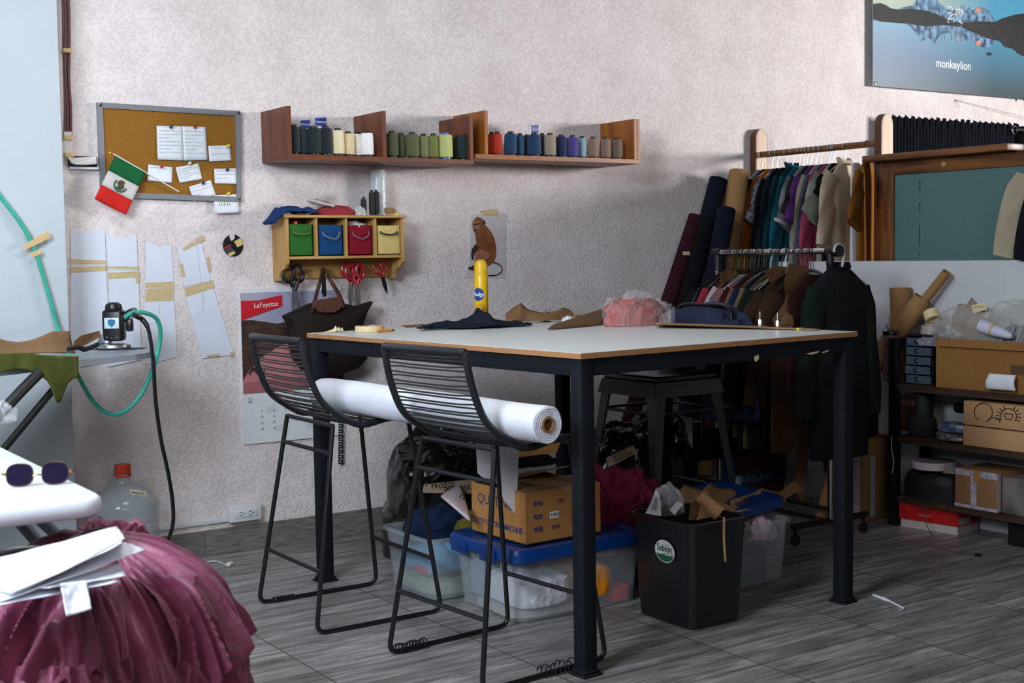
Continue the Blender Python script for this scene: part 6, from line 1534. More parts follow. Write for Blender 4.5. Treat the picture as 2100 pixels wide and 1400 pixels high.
mb = MB(); mb.prism([Vector((eb.x+a, 5.018, eb.z+b)) for a, b in ((0.005, .01), (.05, .01), (.055, .06), (.015, .06))], (0, .001, 0), PAPER); mb.build('white_patch', c_, smooth=0)
if eb.z > .02: cart((eb.x-.02, 5.02), .5, .3, eb.z-.002, kraft('dark_kraft', (96, 66, 44)), 'low dark carton under the blue and brown lettered carton')
wb = aY(1463, 985, 5.12)
wbx = cart((wb.x, 5.12), .14, .25, .22, mat('offwhite_card', (176, 166, 172), .7), 'off-white carton with a round blue print left of the blue and brown lettered carton', z=max(wb.z, .002))
MB().lathe([(.0, 0), (.03, 0), (.03, .001)], (wb.x+.125, 5.119, wb.z+.07), EB, 24, Matrix.Rotation(PI/2, 3, 'X')).build('round_print', wbx)
rl((1722, 905), (1683, 1062), 4.25, 4.22, .026, KR2, 'thin brown kraft tube leaning behind the right table leg', hollow=.85, nm='kraft_tube', cat='paper roll')

# ---- blue quilted jacket over the chair back
BJ = fab('blue_jacket_cloth', (48, 54, 78), .1); QJ = fab('quilted_navy', (38, 42, 64), .08)
e = empty('jacket', (4.02, 4.37, .5), 'navy blue quilted jacket draped over the back of the metal bar chair', 'jacket')
mb = MB(); heap(mb, (3.98, 4.37, .86), .14, .27, .195, BJ, 71, .12, 2.6, 90, 30, ridge=.8, pw=.5); mb.build('jacket_shoulders', e)
def qf(u, v):
    y = 4.22+.36*u; z = .94-.40*v-.03*u*v; x = 4.115+.03*math.sin(PI*u)+.02*v
    return Vector((x+.007*abs(math.sin((z*2.2+y*1.0)*26)), y-.02*v, z))
mb = MB(); mb.grid(qf, 60, 70, QJ); mb.build('quilted_panel', e, solid=.012)
def qf2(u, v): return Vector((4.0-.05*v+.01*math.sin(u*9+v*3), 4.24+.32*u, 1.0-.16*v))
mb = MB(); mb.grid(qf2, 30, 14, BJ); mb.build('front_flap', e, solid=.02)
# narrow garments seen below the stool seat
kp = lambda px, y, m, lab: MB().prism([aY(a, b, y) for a, b in px], (0, .02, 0), m).build('hanging_cloth', label=lab, cat='cloth', smooth=0)
CHK = mat('black_white_check', (24, 24, 28), .9); 
o = kp([(1424, 760), (1441, 760), (1441, 888), (1426, 888)], 4.72, CHK, 'narrow black and white checked cloth hanging behind the stool')
for k, (y0, y1) in enumerate(((798, 803), (803, 819), (819, 822), (842, 846), (846, 862), (862, 866))):
    MB().prism([aY(a, b, 4.718) for a, b in ((1424, y0), (1441, y0), (1441, y1), (1424, y1))], (0, .001, 0), PAPER if y1-y0 < 8 else mat('check_grey', (96, 96, 100), .9)).build('check_band', o, smooth=0)
kp([(1446, 770), (1462, 770), (1460, 890), (1448, 890)], 4.70, fab('red_band', (140, 40, 54)), 'narrow red cloth hanging behind the stool')
kp([(1462, 790), (1476, 810), (1484, 896), (1458, 886)], 4.68, mat('floral_pink', (196, 170, 186), .9, rgb2=(90, 70, 90), vscale=60), 'pale pink patterned cloth hanging behind the stool leg')

# ================================================================== SHELVING ALONG THE LOW WALL
SX0, SX1, SY1, SY0 = 4.87, 5.125, 4.095, 2.75
DWOOD = wood('dark_walnut_board', (78, 56, 40), (46, 32, 24), 'y', 8, .5)
e = empty('shelving_unit', ((SX0+SX1)/2, (SY0+SY1)/2, 0), 'low black metal shelving unit with dark wooden boards against the low wall', 'shelving unit')
for (x, y) in ((SX0, SY1-.045), (SX1-.035, SY1-.045), (SX0, SY0), (SX1-.035, SY0)):
    MB().bx((x, y, 0), (x+.035, y+.045, .885), BP, .002).build('upright_post', e)
MB().bx((SX0+.035, SY1-.04, .85), (SX1-.035, SY1-.005, .884), BP, .002).build('end_rail', e)
for z in (.640, .396, .116):
    MB().bx((SX0+.004, SY0, z), (SX1-.002, SY1-.047, z+.028), DWOOD, .001).build('shelf_board', e, smooth=0)
    MB().bx((SX0+.036, SY1-.040, z), (SX1-.036, SY1-.012, z+.026), BP, .001).build('end_rail', e, smooth=0)
S1, S2, S3 = .6685, .4245, .1445
def yb(px, x, py=800): return aX(px, py, x).y
# glitter tumbler
gx = 4.955; gy = yb(1826, gx, 740)
GLI = mat('glitter_pink', (150, 112, 112), .25, .6, rgb2=(206, 178, 170), vscale=700)
e = empty('tumbler', (gx, gy, S1), 'tall pinkish glitter tumbler with steel lid and metal straw behind the shelf post', 'tumbler')
MB().lathe([(.030, 0), (.034, .004), (.036, .21), (.036, .225)], (gx, gy, S1), GLI, 28).build('cup_body', e)
MB().lathe([(.037, .222), (.038, .226), (.038, .240), (.033, .247), (.0, .248)], (gx, gy, S1), mat('steel_lid', (150, 146, 146), .25, 1), 28).build('lid', e)
MB().tube([(gx-.005, gy, S1+.2), (gx-.004, gy, S1+.315)], .0032, CHROME, 8).build('straw', e)
# drawer tower
dx = 4.93; y1 = yb(1858, dx, 780); y0 = yb(1913, dx, 780)
SMK = mat('smoky_clear_plastic', (78, 92, 106), .2, 0, alpha=.72, spec=.6)
e = empty('drawer_tower', (dx+.07, (y0+y1)/2, S1), 'small black drawer tower with five smoky clear drawers on the top shelf', 'drawer unit')
DH = .232
for a in ((dx, y1-.004, S1, dx+.15, y1, S1+DH), (dx, y0, S1, dx+.15, y0+.004, S1+DH), (dx-.003, y0-.002, S1+DH-.008, dx+.152, y1+.002, S1+DH), (dx, y0, S1, dx+.15, y1, S1+.004), (dx+.146, y0, S1, dx+.15, y1, S1+DH)):
    MB().bx(a[:3], a[3:], BP, .001).build('casing', e, smooth=0)
for k in range(5):
    z = S1+.006+k*.0435; off = (.0, .008, .003, .0, .0)[k]
    mb = MB(); mb.bx((dx-.006-off, y0+.006, z), (dx-.003-off, y1-.006, z+.036), SMK, .001); mb.bx((dx-.003-off, y0+.007, z), (dx+.12, y1-.007, z+.002), SMK)
    mb.bx((dx-.010-off, y0+.005, z), (dx-.003-off, y1-.005, z+.004), SMK)
    d = mb.build('drawer', e, smooth=0)
    yc = (y0+y1)/2+.006
    MB().tube([(dx-.009-off, yc-.006, z+.010), (dx-.014-off, yc+.006, z+.012), (dx-.014-off, yc+.009, z+.019), (dx-.014-off, yc+.006, z+.027), (dx-.009-off, yc-.006, z+.029)], .0025, BP, 6, spline=3).build('drawer_handle', d)
mb = MB(); mb.bx((dx+.0, y0+.012, S1+.14), (dx+.03, y0+.05, S1+.165), plastic('pink_part', (180, 60, 110))); mb.build('pink_item', label='pink item inside the second drawer from the top', cat='item')
# tape rolls on the tower
zt = S1+DH+.001; c = (dx+.075, (y0+y1)/2-.006)
SIL = mat('pearly_tape', (176, 164, 158), .3, .2, rgb2=(196, 186, 178), vscale=30)
def ringroll(name, c, z, r, h, m, lab, mx=None):
    o = Vector((c[0], c[1], z)); mb = MB(); mb.lathe([(r*.68, 0), (r, 0), (r, h), (r*.68, h), (r*.68, 0)], o, m, 32, mx, cap=False); return mb.build(name, label=lab, cat='tape')
ringroll('tape_roll', (c[0]-.005, c[1]-.004), zt, .046, .040, SIL, 'wide pearly tape roll lying on top of the drawer tower')
ringroll('tape_roll', (c[0]+.0, c[1]-.012), zt+.065, .036, .044, BEI, 'cream masking tape roll tilted on top of the pearly one', Matrix.Rotation(R(-32), 3, 'X') @ Matrix.Rotation(R(12), 3, 'Y'))
FB = film('grey_crinkle_film', (170, 168, 176), .5, .15)
mb = MB(); fa_ = (dx-.01, (y0+y1)/2-.055)
heap(mb, (dx+.035, y0-.01, S1+.185), .065, .115, .050, FB, 81, .25, 3.4, 60, 20, ridge=1.4, pw=.5); mb.build('film_bag', label='crinkled grey plastic bag draped over the drawer tower and carton edge', cat='plastic bag', smooth=20)
# large carton
kx = 4.895; ky1 = yb(1919, kx, 790); kyo = 3.02
KBX = kraft('big_carton', (142, 100, 54))
Hc = aX(1922, 693, kx).z-S1
e = empty('cardboard_box', (kx+.11, (ky1+kyo)/2, S1), 'large open brown carton on the top shelf right of the drawer tower', 'box')
for a in ((kx, kyo, S1, kx+.004, ky1, S1+Hc), (kx+.225, kyo, S1, kx+.229, ky1, S1+Hc), (kx, ky1-.004, S1, kx+.229, ky1, S1+Hc), (kx, kyo, S1, kx+.229, kyo+.004, S1+Hc), (kx, kyo, S1, kx+.229, ky1, S1+.004)):
    MB().bx(a[:3], a[3:], KBX, .001).build('side_panel', e, smooth=0)
mb = MB(); mb.prism([Vector((kx-.001, ky1-.01, S1+Hc)), Vector((kx-.001, kyo, S1+Hc)), Vector((kx-.018, kyo, S1+Hc-.035)), Vector((kx-.016, ky1-.02, S1+Hc-.035))], (.003, 0, 0), KBX); mb.build('front_flap', e, smooth=0)
mb = MB(); tya = yb(2073, kx, 745); mb.bx((kx-.0012, kyo, S1+.085), (kx-.0002, tya, S1+.125), mat('old_packing_tape', (92, 72, 50), .35)); mb.build('packing_tape', e, smooth=0)
# folded white paper
wp = [(2030, 766), (2083, 770), (2083, 801), (2023, 797)]
WQ = [aX(a, b, kx-.022) for a, b in wp]; mb = MB()
mb.grid(lambda u, v: (WQ[0]*(1-u)+WQ[1]*u)*(1-v)+(WQ[3]*(1-u)+WQ[2]*u)*v+Vector((-.012*math.sin(PI*v)-.004*nz(u*4, v*3), 0, 0)), 10, 8, PAPER); mb.build('folded_napkin', label='folded white paper hanging over the shelf edge in front of the large carton', cat='paper', solid=.010)
# stuff in the carton
def heapw(c, rx, ry, h, m, seed, lab, nm, cat, amp=.2, freq=3, ridge=1, pw=.6, sm=60): mb = MB(); heap(mb, c, rx, ry, h, m, seed, amp, freq, 50, 18, ridge=ridge, pw=pw); return mb.build(nm, label=lab, cat=cat, smooth=sm)
ct = S1+Hc
BRP = kraft('grey_kraft', (150, 132, 114))
yq = lambda px, x: aX(px, 640, x).y
def px_sheet(pts, x, m, nm, lab, cat, th=.0012, off=(0, 0, 0)):
    mb = MB(); mb.prism([aX(a, b, x)+Vector(off) for a, b in pts], (th, 0, 0), m); return mb.build(nm, label=lab, cat=cat, smooth=0)
px_sheet([(1952, 650), (1966, 622), (1982, 625), (1992, 609), (2004, 622), (2022, 640), (2036, 672), (1992, 676), (1952, 664)], 5.02, BRP, 'kraft_pattern_stack', 'greyish kraft pattern pieces standing inside the clear bag on the large carton', 'sewing pattern')
px_sheet([(1952, 660), (1990, 668), (2016, 690), (1996, 696), (1950, 672)], 4.99, KR, 'kraft_paper_piece', 'dark brown kraft edge below the clear bag on the large carton', 'kraft paper')
lb = px_sheet([(1992, 626), (2020, 619), (2024, 634), (1996, 643)], 4.985, CR, 'paper_label', 'handwritten paper label on the clear bag of kraft patterns', 'label')
mb = MB(); pl_ = aX(1996, 630, 4.983); scribble(mb, pl_, (0, -1, .08), WZ, .055, .006, MARK, 3, .0007); mb.build('handwriting', lb)
pr_a, pr_b = aX(2012, 668, 4.93), aX(2076, 690, 4.93)
mb = MB(); axp = pr_b-pr_a; s1_ = Vector((1, 0, 0)); s2_ = axp.normalized().cross(s1_)
mb.loft([[pr_a+axp*f+(s1_*math.cos(t)+s2_*math.sin(t))*r_ for t in [2*PI*k/20 for k in range(20)]] for f, r_ in ((0, .030), (.1, .031), (.5, .026), (.9, .016), (1, .010))], mat('bluish_white_paper', (206, 208, 226), .6)); mb.build('paper_roll', label='white paper cone roll with a yellow tape band on the large carton', cat='paper roll')
o_ = bpy.data.objects['paper_roll']; mb = MB()
mb.loft([[pr_a+axp*f+(s1_*math.cos(t)+s2_*math.sin(t))*(.0285-.00*f) for t in [2*PI*k/20 for k in range(20)]] for f in (.36, .44)], TAPE, cap=False); mb.build('tape_band', o_)
heapw((5.03, yq(1992, 5.03), ct-.03), .07, .20, .17, film('big_clear_bag', (214, 216, 210), .32, .2), 85, 'large clear bag around the kraft patterns on the carton', 'clear_bag', 'plastic bag', .12, 2.6, 1.2, .5, 20)
heapw((5.04, yq(2095, 5.04), ct-.03), .07, .20, .21, film('big_clear_bag', (214, 216, 210), .32, .2), 86, 'large clear bag around the card labels at the right image edge', 'clear_bag', 'plastic bag', .12, 2.6, 1.2, .5, 20)
for i in range(11):
    y = yq(2064+i*5.2, 4.99); z0 = ct-.02+.004*(i % 3); m = (mat('bluish_white_paper', (206, 208, 226), .6), plastic('card_dark', (60, 56, 70), .6), mat('card_grey', (150, 150, 166), .6))[i % 3]
    mb = MB(); mb.box((4.99+.004*(i % 2), y, z0+.04), (.05, .003, .085), m, 0, Matrix.Rotation(R(16+(i*7) % 12), 3, 'X')); mb.build('printed_card', label='printed card standing in the bag on the carton at the right image edge', cat='card', group='cards in the clear bag on the carton', smooth=0)
# rolls leaning on the low wall
def rx(t, b, xt, xb, r, m, lab, **k): return roll(aX(b[0], b[1], xb), aX(t[0], t[1], xt), r, m, lab, **k)
rx((1846, 590), (1852, 790), 5.085, 5.075, .050, KR2, 'upright kraft paper roll with a notched top standing behind the tumbler', hollow=.93, nm='kraft_roll', cat='paper roll', seed=3)
rx((1942, 558), (1868, 650), 5.08, 5.05, .022, KR2, 'thin kraft tube core sticking out of the slanted kraft roll', hollow=.82, nm='kraft_tube', cat='paper roll')
rx((1893, 612), (1776, 768), 5.075, 4.95, .054, KR2, 'slanted kraft paper roll leaning across the shelving post', hollow=.93, nm='kraft_roll', cat='paper roll', seed=5, r2=.046)
rx((1812, 664), (1806, 760), 5.09, 5.06, .022, mat('bluish_white_paper', (206, 208, 226), .6), 'white paper roll standing left of the kraft roll behind the tumbler', hollow=.9, nm='paper_roll', cat='paper roll')

# second shelf
cxp = 4.975; cyp = yb(1894, cxp, 880)
BT = mat('black_yarn', (18, 19, 23), .85, 0, .15, 200, .4, 200, stretch=(.2, .2, 2))
spool((cxp, cyp, S2+.002), .205, .045, (18, 19, 23), 'black', 'large black yarn cone with stacked windings on the middle shelf')
MB().lathe([(.0, 0), (.058, .002), (.068, .03), (.062, .075), (.052, .09)], (cxp-.005, cyp, S2), BT, 28).build('yarn_ball', label='wide black yarn bundle at the foot of the black cone on the middle shelf', cat='yarn')
POUB = mat('blue_foil', (62, 88, 136), .3, .3, rgb2=(170, 176, 190), vscale=22); POUS = mat('silver_foil', (150, 146, 146), .3, .4, rgb2=(90, 88, 92), vscale=40)
def pouch(px0, px1, pyc, x, z, h, m, lab, seed):
    y_a = aX(px0, pyc, x).y; y_b = aX(px1, pyc, x).y; mb = MB()
    heap(mb, (x+.04, (y_a+y_b)/2, z+h*.35), .055, abs(y_a-y_b)/2, h*.65, m, seed, .14, 3, 40, 12, pw=.5); heap2 = MB(); 
    vs = [Vector((p.x, p.y, 2*(z+h*.35)-p.z if False else p.z)) for p in mb.v]
    bt = MB(); bt.v = vs; bt.f = mb.f; bt.m = mb.m; bt.mats = mb.mats
    k = len(bt.v); bt.v += [Vector((p.x, p.y, z+h*.35-(p.z-z-h*.35)*.5)) for p in vs]; bt.f += [[a+k for a in f][::-1] for f in mb.f]; bt.m += list(mb.m)
    return bt.build('foil_pouch', label=lab, cat='pouch')
pouch(1915, 1982, 862, 4.89, S2+.042, .045, POUB, 'blue and silver foil pouch stacked on the silver one on the middle shelf', 3)
pouch(1912, 1982, 892, 4.885, S2+.001, .045, POUS, 'silver patterned foil pouch lying on the middle shelf edge', 5)
MB().lathe([(0, -.02), (.024, -.018), (.026, 0), (.024, .018), (0, .02)], (5.04, yb(1969, 5.04, 845), S2+.14), BP, 20, Matrix.Rotation(PI/2, 3, 'X')).build('black_reel', label='small black round reel above the blue pouch', cat='reel')
# pinkish boxes at the back
mb = MB(); mb.bx((5.05, yb(1838, 5.06, 850)-.12, S2+.12), (5.118, yb(1838, 5.06, 850), S2+.165), mat('dusty_pink_card', (160, 110, 110), .7), .002); mb.build('pink_box', label='small dusty pink box at the back of the middle shelf', cat='box')
mb = MB(); mb.bx((5.05, yb(1838, 5.06, 850)-.13, S2), (5.119, yb(1838, 5.06, 850)-.005, S2+.118), kraft('dark_kraft', (96, 66, 44)), .002); mb.build('brown_box', label='small brown box under the dusty pink one on the middle shelf', cat='box')
# logo boxes
KLG = kraft('mailer_kraft', (186, 144, 104)); lx = 4.872
ly1 = yb(1975, lx, 890)
def mailer(z, h, ya_, lab, ang=0, xo=0, topz=0):
    mb = MB(); mb.box((lx+xo+.10, ya_-.16, z+h/2), (.20, .32, h), KLG, .002, Matrix.Rotation(ang, 3, 'X')); return mb.build('mailer_box', label=lab, cat='box', smooth=40)
h1 = aX(1977, 872, lx).z-S2-.002
mailer(S2+.001, h1, ly1, 'plain kraft mailer box under the one with the logo on the middle shelf')
lz0 = S2+.001+h1+.006; lz1 = aX(1984, 822, lx).z; a2 = R(2.0)
lgb = mailer(lz0, lz1-lz0, ly1-.002, 'kraft mailer box with a black line logo on top of the plain one', 0)
mb = MB()
def tf(a, b):
    # logo zoomed pixel frame: (1020..1530, 1250..1400) in a 4.375 zoom with origin (1740,540)
    return aX(1740+a/4.375, 540+b/4.375, lx)+Vector((-.0015, 0, 0))
C_ = lambda cx, cy, r, a0, a1, n=18: [(cx+r*math.cos(R(a0+(a1-a0)*i/n)), cy+r*math.sin(R(a0+(a1-a0)*i/n))) for i in range(n+1)]
LG = [C_(1212, 1335, 82, 125, 395)+[(1270, 1395), (1240, 1420)], [(1255, 1400), (1290, 1382), (1330, 1385), (1355, 1405), (1362, 1425)]]
LG += [[(1400, 1345), (1475, 1352), (1480, 1375), (1460, 1385), (1470, 1400), (1410, 1396), (1420, 1380), (1395, 1368), (1400, 1345)]]
LG += [C_(1437, 1372, 72, 150, 395)]
for i in range(12):
    a = R(-195+i*20); LG.append([(1437+82*math.cos(a), 1372+76*math.sin(a)), (1437+112*math.cos(a), 1372+104*math.sin(a))])
for l in LG:
    q_ = [tf(a, b) for a, b in l]; q_ = [p for p in q_ if lz0+.002 < p.z < lz1-.001]
    if len(q_) > 1: mb.tube(q_, .0020, MARK, 5)
mb.build('line_logo', lgb)
# third shelf
tx = 4.965; ty = yb(1916, tx, 935)
TIN = mat('pale_pink_white_tin', (196, 182, 190), .5)
BAGD = mat('black_bag_fabric', (13, 13, 17), .6, 0, .1, 30, .3, 60)
hb = aX(1900, 958, tx).z-S3
heapw((tx+.01, ty, S3), .10, .155, hb, BAGD, 91, 'soft black bags folded on the lowest shelf under the white tin', 'black_bag', 'bag', .08, 2, .7, .28)
e = empty('round_tin', (tx, ty, S3+hb*1.0), 'round pale tin lid lying on the black bags on the lowest shelf', 'tin')
zt_ = S3+hb+.002; tr = .098
MB().lathe([(tr-.003, 0), (tr, .002), (tr, .034), (tr-.004, .036)], (tx, ty, zt_), TIN, 48).build('rim_wall', e)
MB().lathe([(0, .036), (tr-.004, .0362), (tr-.002, .034)], (tx, ty, zt_), mat('grey_top_card', (120, 114, 120), .6), 48, cap=False).build('top_face', e)
px_sheet([(1936, 955), (1950, 950), (1958, 972), (1934, 970)], 4.862, mat('grey_paper_tag', (130, 126, 120), .8), 'paper_tag', 'grey paper tag on the black bags next to the taped carton', 'tag')
bx0 = 4.875; by1 = yb(1958, bx0, 1015); hh = aX(1960, 958, bx0).z-S3; by0 = yb(2046, bx0, 1025)
e = empty('cardboard_box', (bx0+.1, (by0+by1)/2, S3), 'carton wrapped in printed packing tape on the lowest shelf', 'box')
MB().bx((bx0, by0, S3+.001), (bx0+.22, by1, S3+hh), kraft('wrapped_carton', (140, 102, 70)), .003).build('carton', e)
PTW = mat('printed_white_tape', (190, 184, 192), .35, 0, rgb2=(150, 140, 160), vscale=60)
for a in ((bx0-.0015, by0-.001, S3+hh-.030, bx0-.0002, by1+.001, S3+hh-.002), (bx0-.0015, by0-.001, S3+.002, bx0-.0002, by1+.001, S3+.016), (bx0-.0022, by1-.115, S3+.016, bx0-.0006, by1-.085, S3+hh-.03), (bx0-.002, by0-.0015, S3+.003, bx0+.02, by0-.0002, S3+hh-.002)):
    MB().bx(a[:3], a[3:], PTW).build('printed_tape', e, smooth=0)
MB().bx((bx0-.003, by1-.135, S3+hh-.055), (bx0-.0018, by1-.100, S3+hh+.001), mat('orange_tape', (168, 118, 66), .4)).build('orange_tape', e, smooth=0)
mb = MB(); mb.bx((bx0+.02, by0-.20, S3), (bx0+.2, by0-.006, S3+hh*.93), mat('grey_wrapped', (126, 118, 116), .35, 0, rgb2=(88, 78, 74), vscale=9), .006); mb.build('wrapped_parcel', label='parcel in grey plastic wrap at the right image edge on the lowest shelf', cat='parcel')
# red shoe box on the floor
rc = aZ(1964, 1098); ra_ = aZ(1846, 1079); LB = (ra_-rc); LBl = math.hypot(LB.x, LB.y); ud = Vector((LB.x, LB.y, 0)).normalized(); vd = Vector((ud.y, -ud.x, 0)); vd = vd if vd.x > 0 else -vd
Lb2 = LBl; Wb = .19
RDB = mat('red_shoe_box', (186, 22, 22), .45); WHB = mat('white_shoe_box', (196, 182, 180), .6)
def rb(a, b, z): return Vector((rc.x, rc.y, z))+ud*a+vd*b
e = empty('shoe_box', rb(Lb2/2, Wb/2, 0), 'red lidded white shoe box on the floor under the shelving', 'shoe box')
zr1 = .040; zr2 = .118
MB().prism([rb(.002, .002, .001), rb(Lb2-.002, .002, .001), rb(Lb2-.002, Wb-.002, .001), rb(.002, Wb-.002, .001)], (0, 0, .06), WHB).build('box_base', e, smooth=0)
MB().prism([rb(-.003, -.003, zr1), rb(Lb2+.003, -.003, zr1), rb(Lb2+.003, Wb+.003, zr1), rb(-.003, Wb+.003, zr1)], (0, 0, zr2-zr1-.004), RDB).build('box_lid', e, smooth=0)
mb = MB(); mb.text('Docku', rb(Lb2*.60, -.004, zr1+.052), -ud, WZ, .026, plastic('dark_red_ink', (70, 12, 16), .7), .0003); mb.build('handwriting', e, smooth=0)
mb = MB(); mb.text('paruno.com', rb(Lb2*.55, -.004, zr1+.030), -ud, WZ, .013, plastic('pale_pink_print', (226, 170, 170), .7), .0003); mb.build('small_print', e, smooth=0)
mb = MB(); mb.prism([rb(-.004, .004, zr1+.004), rb(-.004, .10, zr1+.004), rb(-.004, .10, zr1+.034), rb(-.004, .004, zr1+.034)], ud*.001, mat('label_grey', (170, 160, 160), .6)); mb.build('size_label', e, smooth=0)
# black box at the right edge
bb = aZ(2066, 1117); mb = MB(); mb.bx((bb.x, bb.y-.34, .001), (bb.x+.2, bb.y, .13), BP, .006); 
e = mb.build('black_case', label='black plastic case on the floor at the right image edge', cat='case')
MB().bx((bb.x-.004, bb.y-.345, .13), (bb.x+.204, bb.y+.004, .148), BP, .005).build('case_lid', e)
# thin cable hanging in front of the shoe box and a white cord on the post
mb = MB(); mb.tube([aX(1930, 1000, 4.855), aX(1905, 1020, 4.85), aX(1895, 1045, 4.84), aX(1900, 1075, 4.83), aZ(1913, 1098, .003)], .0022, BP, 6, spline=6); mb.build('black_cable', label='thin black cable hanging down in front of the red shoe box', cat='cable')
mb = MB(); mb.tube([aX(1829, 895, 4.862), aX(1828, 915, 4.862), aX(1832, 940, 4.862), aX(1832, 955, 4.862), aX(1830, 970, 4.862)], .0022, WHC, 6, spline=5); mb.build('string', label='short white string hanging on the black shelving post', cat='string')
# left of the shelving: wrapped roll on a tall carton
tc_ = aZ(1806, 1064); tcx, tcy = 4.93, 4.30
mb = MB(); mb.bx((tcx-.09, tcy-.10, .001), (tcx+.12, tcy+.10, .395), kraft('olive_kraft', (126, 102, 66)), .003); o = mb.build('cardboard_box', label='tall brown carton standing left of the shelving post', cat='box')
MB().bx((tcx-.092, tcy-.06, .02), (tcx-.0905, tcy-.01, .33), PTW).build('printed_tape', o, smooth=0)
MB().bx((tcx-.06, tcy-.1015, .02), (tcx-.03, tcy-.1005, .31), PTW).build('printed_tape', o, smooth=0)
mb = MB(); mb.lathe([(.06, 0), (.072, .01), (.075, .12), (.07, .235), (.05, .25), (.02, .262)], (tcx+.0, tcy, .398), mat('black_shiny_wrap', (16, 20, 26), .2, 0, bump=.8, bscale=16, bdist=.02, spec=.8), 32); o = mb.build('wrapped_bundle', label='black bundle in shiny plastic wrap standing on the tall carton', cat='bundle')
mb = MB(); heap(mb, (tcx, tcy, .650), .05, .05, .035, film('clear_film', (225, 230, 236), .30), 95, .3, 3, 30, 10); mb.build('film_knot', o)

# ================================================================== LEFT FOREGROUND
BZ = .95
BT_ = mat('grey_table_board', (150, 158, 166), .4, 0, .04, 10)
out = [(.30, 4.02), (.95, 4.46), (1.28, 4.68), (1.55, 4.83), (1.63, 4.90), (1.66, 4.97), (1.655, 5.06), (1.62, 5.14), (1.56, 5.18), (1.45, 5.17), (1.10, 4.98), (.6, 4.66), (.1, 4.34)]
e = empty('folding_table', (1.0, 4.6, 0), 'narrow grey board table on black crossed tube legs in front of the pillar', 'table')
MB().prism([Vector((x, y, BZ)) for x, y in out], (0, 0, -.022), BT_).build('table_board', e, smooth=0)
for a, b in (((1.30, 4.76, .925), (.25, 4.10, .01)), ((.35, 4.20, .925), (1.05, 4.66, .01))):
    MB().tube([a, b], .013, BP, 10).build('crossed_leg', e)
MB().tube([aY(80, 765, 4.3), aY(45, 800, 4.25), aY(-30, 880, 4.15)], .018, BP, 10).build('brace_tube', e)
# olive cloth
OLV = fab('olive_cover_cloth', (104, 112, 56), .12)
mb = MB()
tops = [(-30, 724), (60, 726), (150, 722), (163, 728)]
def of(u, v):
    px = -40+200*u; yt_ = 727-3*math.sin(u*5); drop = 34+8*math.sin(u*9+1)+(44*math.exp(-((u-.80)/.07)**2))+14*u
    y = 4.10+.55*u-.02*v
    return aY(px, yt_+drop*v, y+.012*math.sin(u*22)*v)
mb.grid(of, 50, 14, OLV); mb.build('olive_cloth', label='olive green cloth hanging over the front edge of the grey board table', cat='cloth', solid=.004)
mb = MB(); mb.prism([Vector((x, y, BZ+.001)) for x, y in ((.32, 4.03), (.95, 4.45), (1.24, 4.64), (1.22, 4.80), (.95, 4.86), (.4, 4.5))], (0, 0, .006), OLV); mb.build('olive_cloth', label='olive green cloth lying flat on the grey board table under the kraft sheets', cat='cloth', smooth=0)
mb = MB(); mb.prism([Vector((x, y, BZ+.0075)) for x, y in ((.36, 4.10), (.95, 4.50), (1.20, 4.66), (1.0, 4.80), (.4, 4.46))], (0, 0, .003), PAPER); mb.build('paper_sheet', label='white paper layer between the olive cloth and the kraft sheets', cat='paper', smooth=0)
KF = kraft('kraft_front', (142, 110, 80))
mb = MB()
def k1(u, v):
    lo = aY(-40+195*u, 724-1*u, 4.22+.50*u); top = 683+20*math.sin(PI*min(1, max(0, (u-.05)/.75)))-4*u
    if u < .2: top -= 6*(.2-u)*5
    hi = aY(-40+182*u, top, 4.40+.42*u)
    return lo.lerp(hi, v)+Vector((0, 0, -.018*math.sin(PI*v)))
mb.grid(k1, 34, 12, KF); mb.build('kraft_sheet', label='curved brown kraft sheet with rolled edges on the grey board table', cat='kraft paper', solid=.003)
q = [aY(152, 700, 4.72), aY(166, 688, 4.74), aY(204, 678, 4.84), aY(208, 690, 4.84), aY(170, 710, 4.76), aY(150, 714, 4.72)]
MB().prism(q, (0, .002, 0), KR).build('kraft_paper_piece', label='twisted kraft offcut between the kraft sheet and the cloth cutter', cat='kraft paper', smooth=0)
mb = MB(); mb.tube([aY(140, 716, 4.62), aY(160, 712, 4.66), aY(175, 716, 4.7), aY(200, 706, 4.78)], .009, BLK, 6, spline=5); mb.build('black_strap', label='short black strap lying beside the cloth cutter', cat='strap')
# cloth cutter
cp = aZ(236, 716, BZ); ALU = mat('cast_aluminium', (176, 176, 180), .3, .85); BPL = plastic('cutter_black', (18, 19, 23), .35)
fr_ = Vector((.80, -.58, 0)).normalized(); bk_ = Vector((.58, .80, 0))
def K(a, b, c): return Vector((cp.x, cp.y, BZ))+fr_*a+bk_*b+Vector((0, 0, c))
e = empty('cloth_cutter', K(0, 0, 0), 'black handheld electric cloth cutter with aluminium base standing on the grey board', 'cloth cutter')
Mk = Matrix(((fr_.x, bk_.x, 0), (fr_.y, bk_.y, 0), (0, 0, 1)))
MB().prism([K(a, b, .001) for a, b in ((-.13, -.02), (-.10, -.045), (.08, -.045), (.12, -.015), (.12, .02), (.08, .04), (-.10, .04))], (0, 0, .004), BPL).build('base_plate', e, smooth=0)
MB().lathe([(.066, .006), (.068, .010), (.066, .019), (.045, .024)], K(-.005, 0, 0), ALU, 32).build('blade_guard', e)
MB().box(K(-.035, 0, .042), (.04, .05, .035), ALU, .006, Mk).build('gear_housing', e)
MB().box(K(.0, 0, .095), (.082, .06, .125), BPL, .014, Mk, seg=3).build('motor_body', e)
MB().lathe([(.030, 0), (.034, .01), (.030, .026), (.018, .034), (0, .035)], K(.0, 0, .152), BPL, 24).build('motor_cap', e)
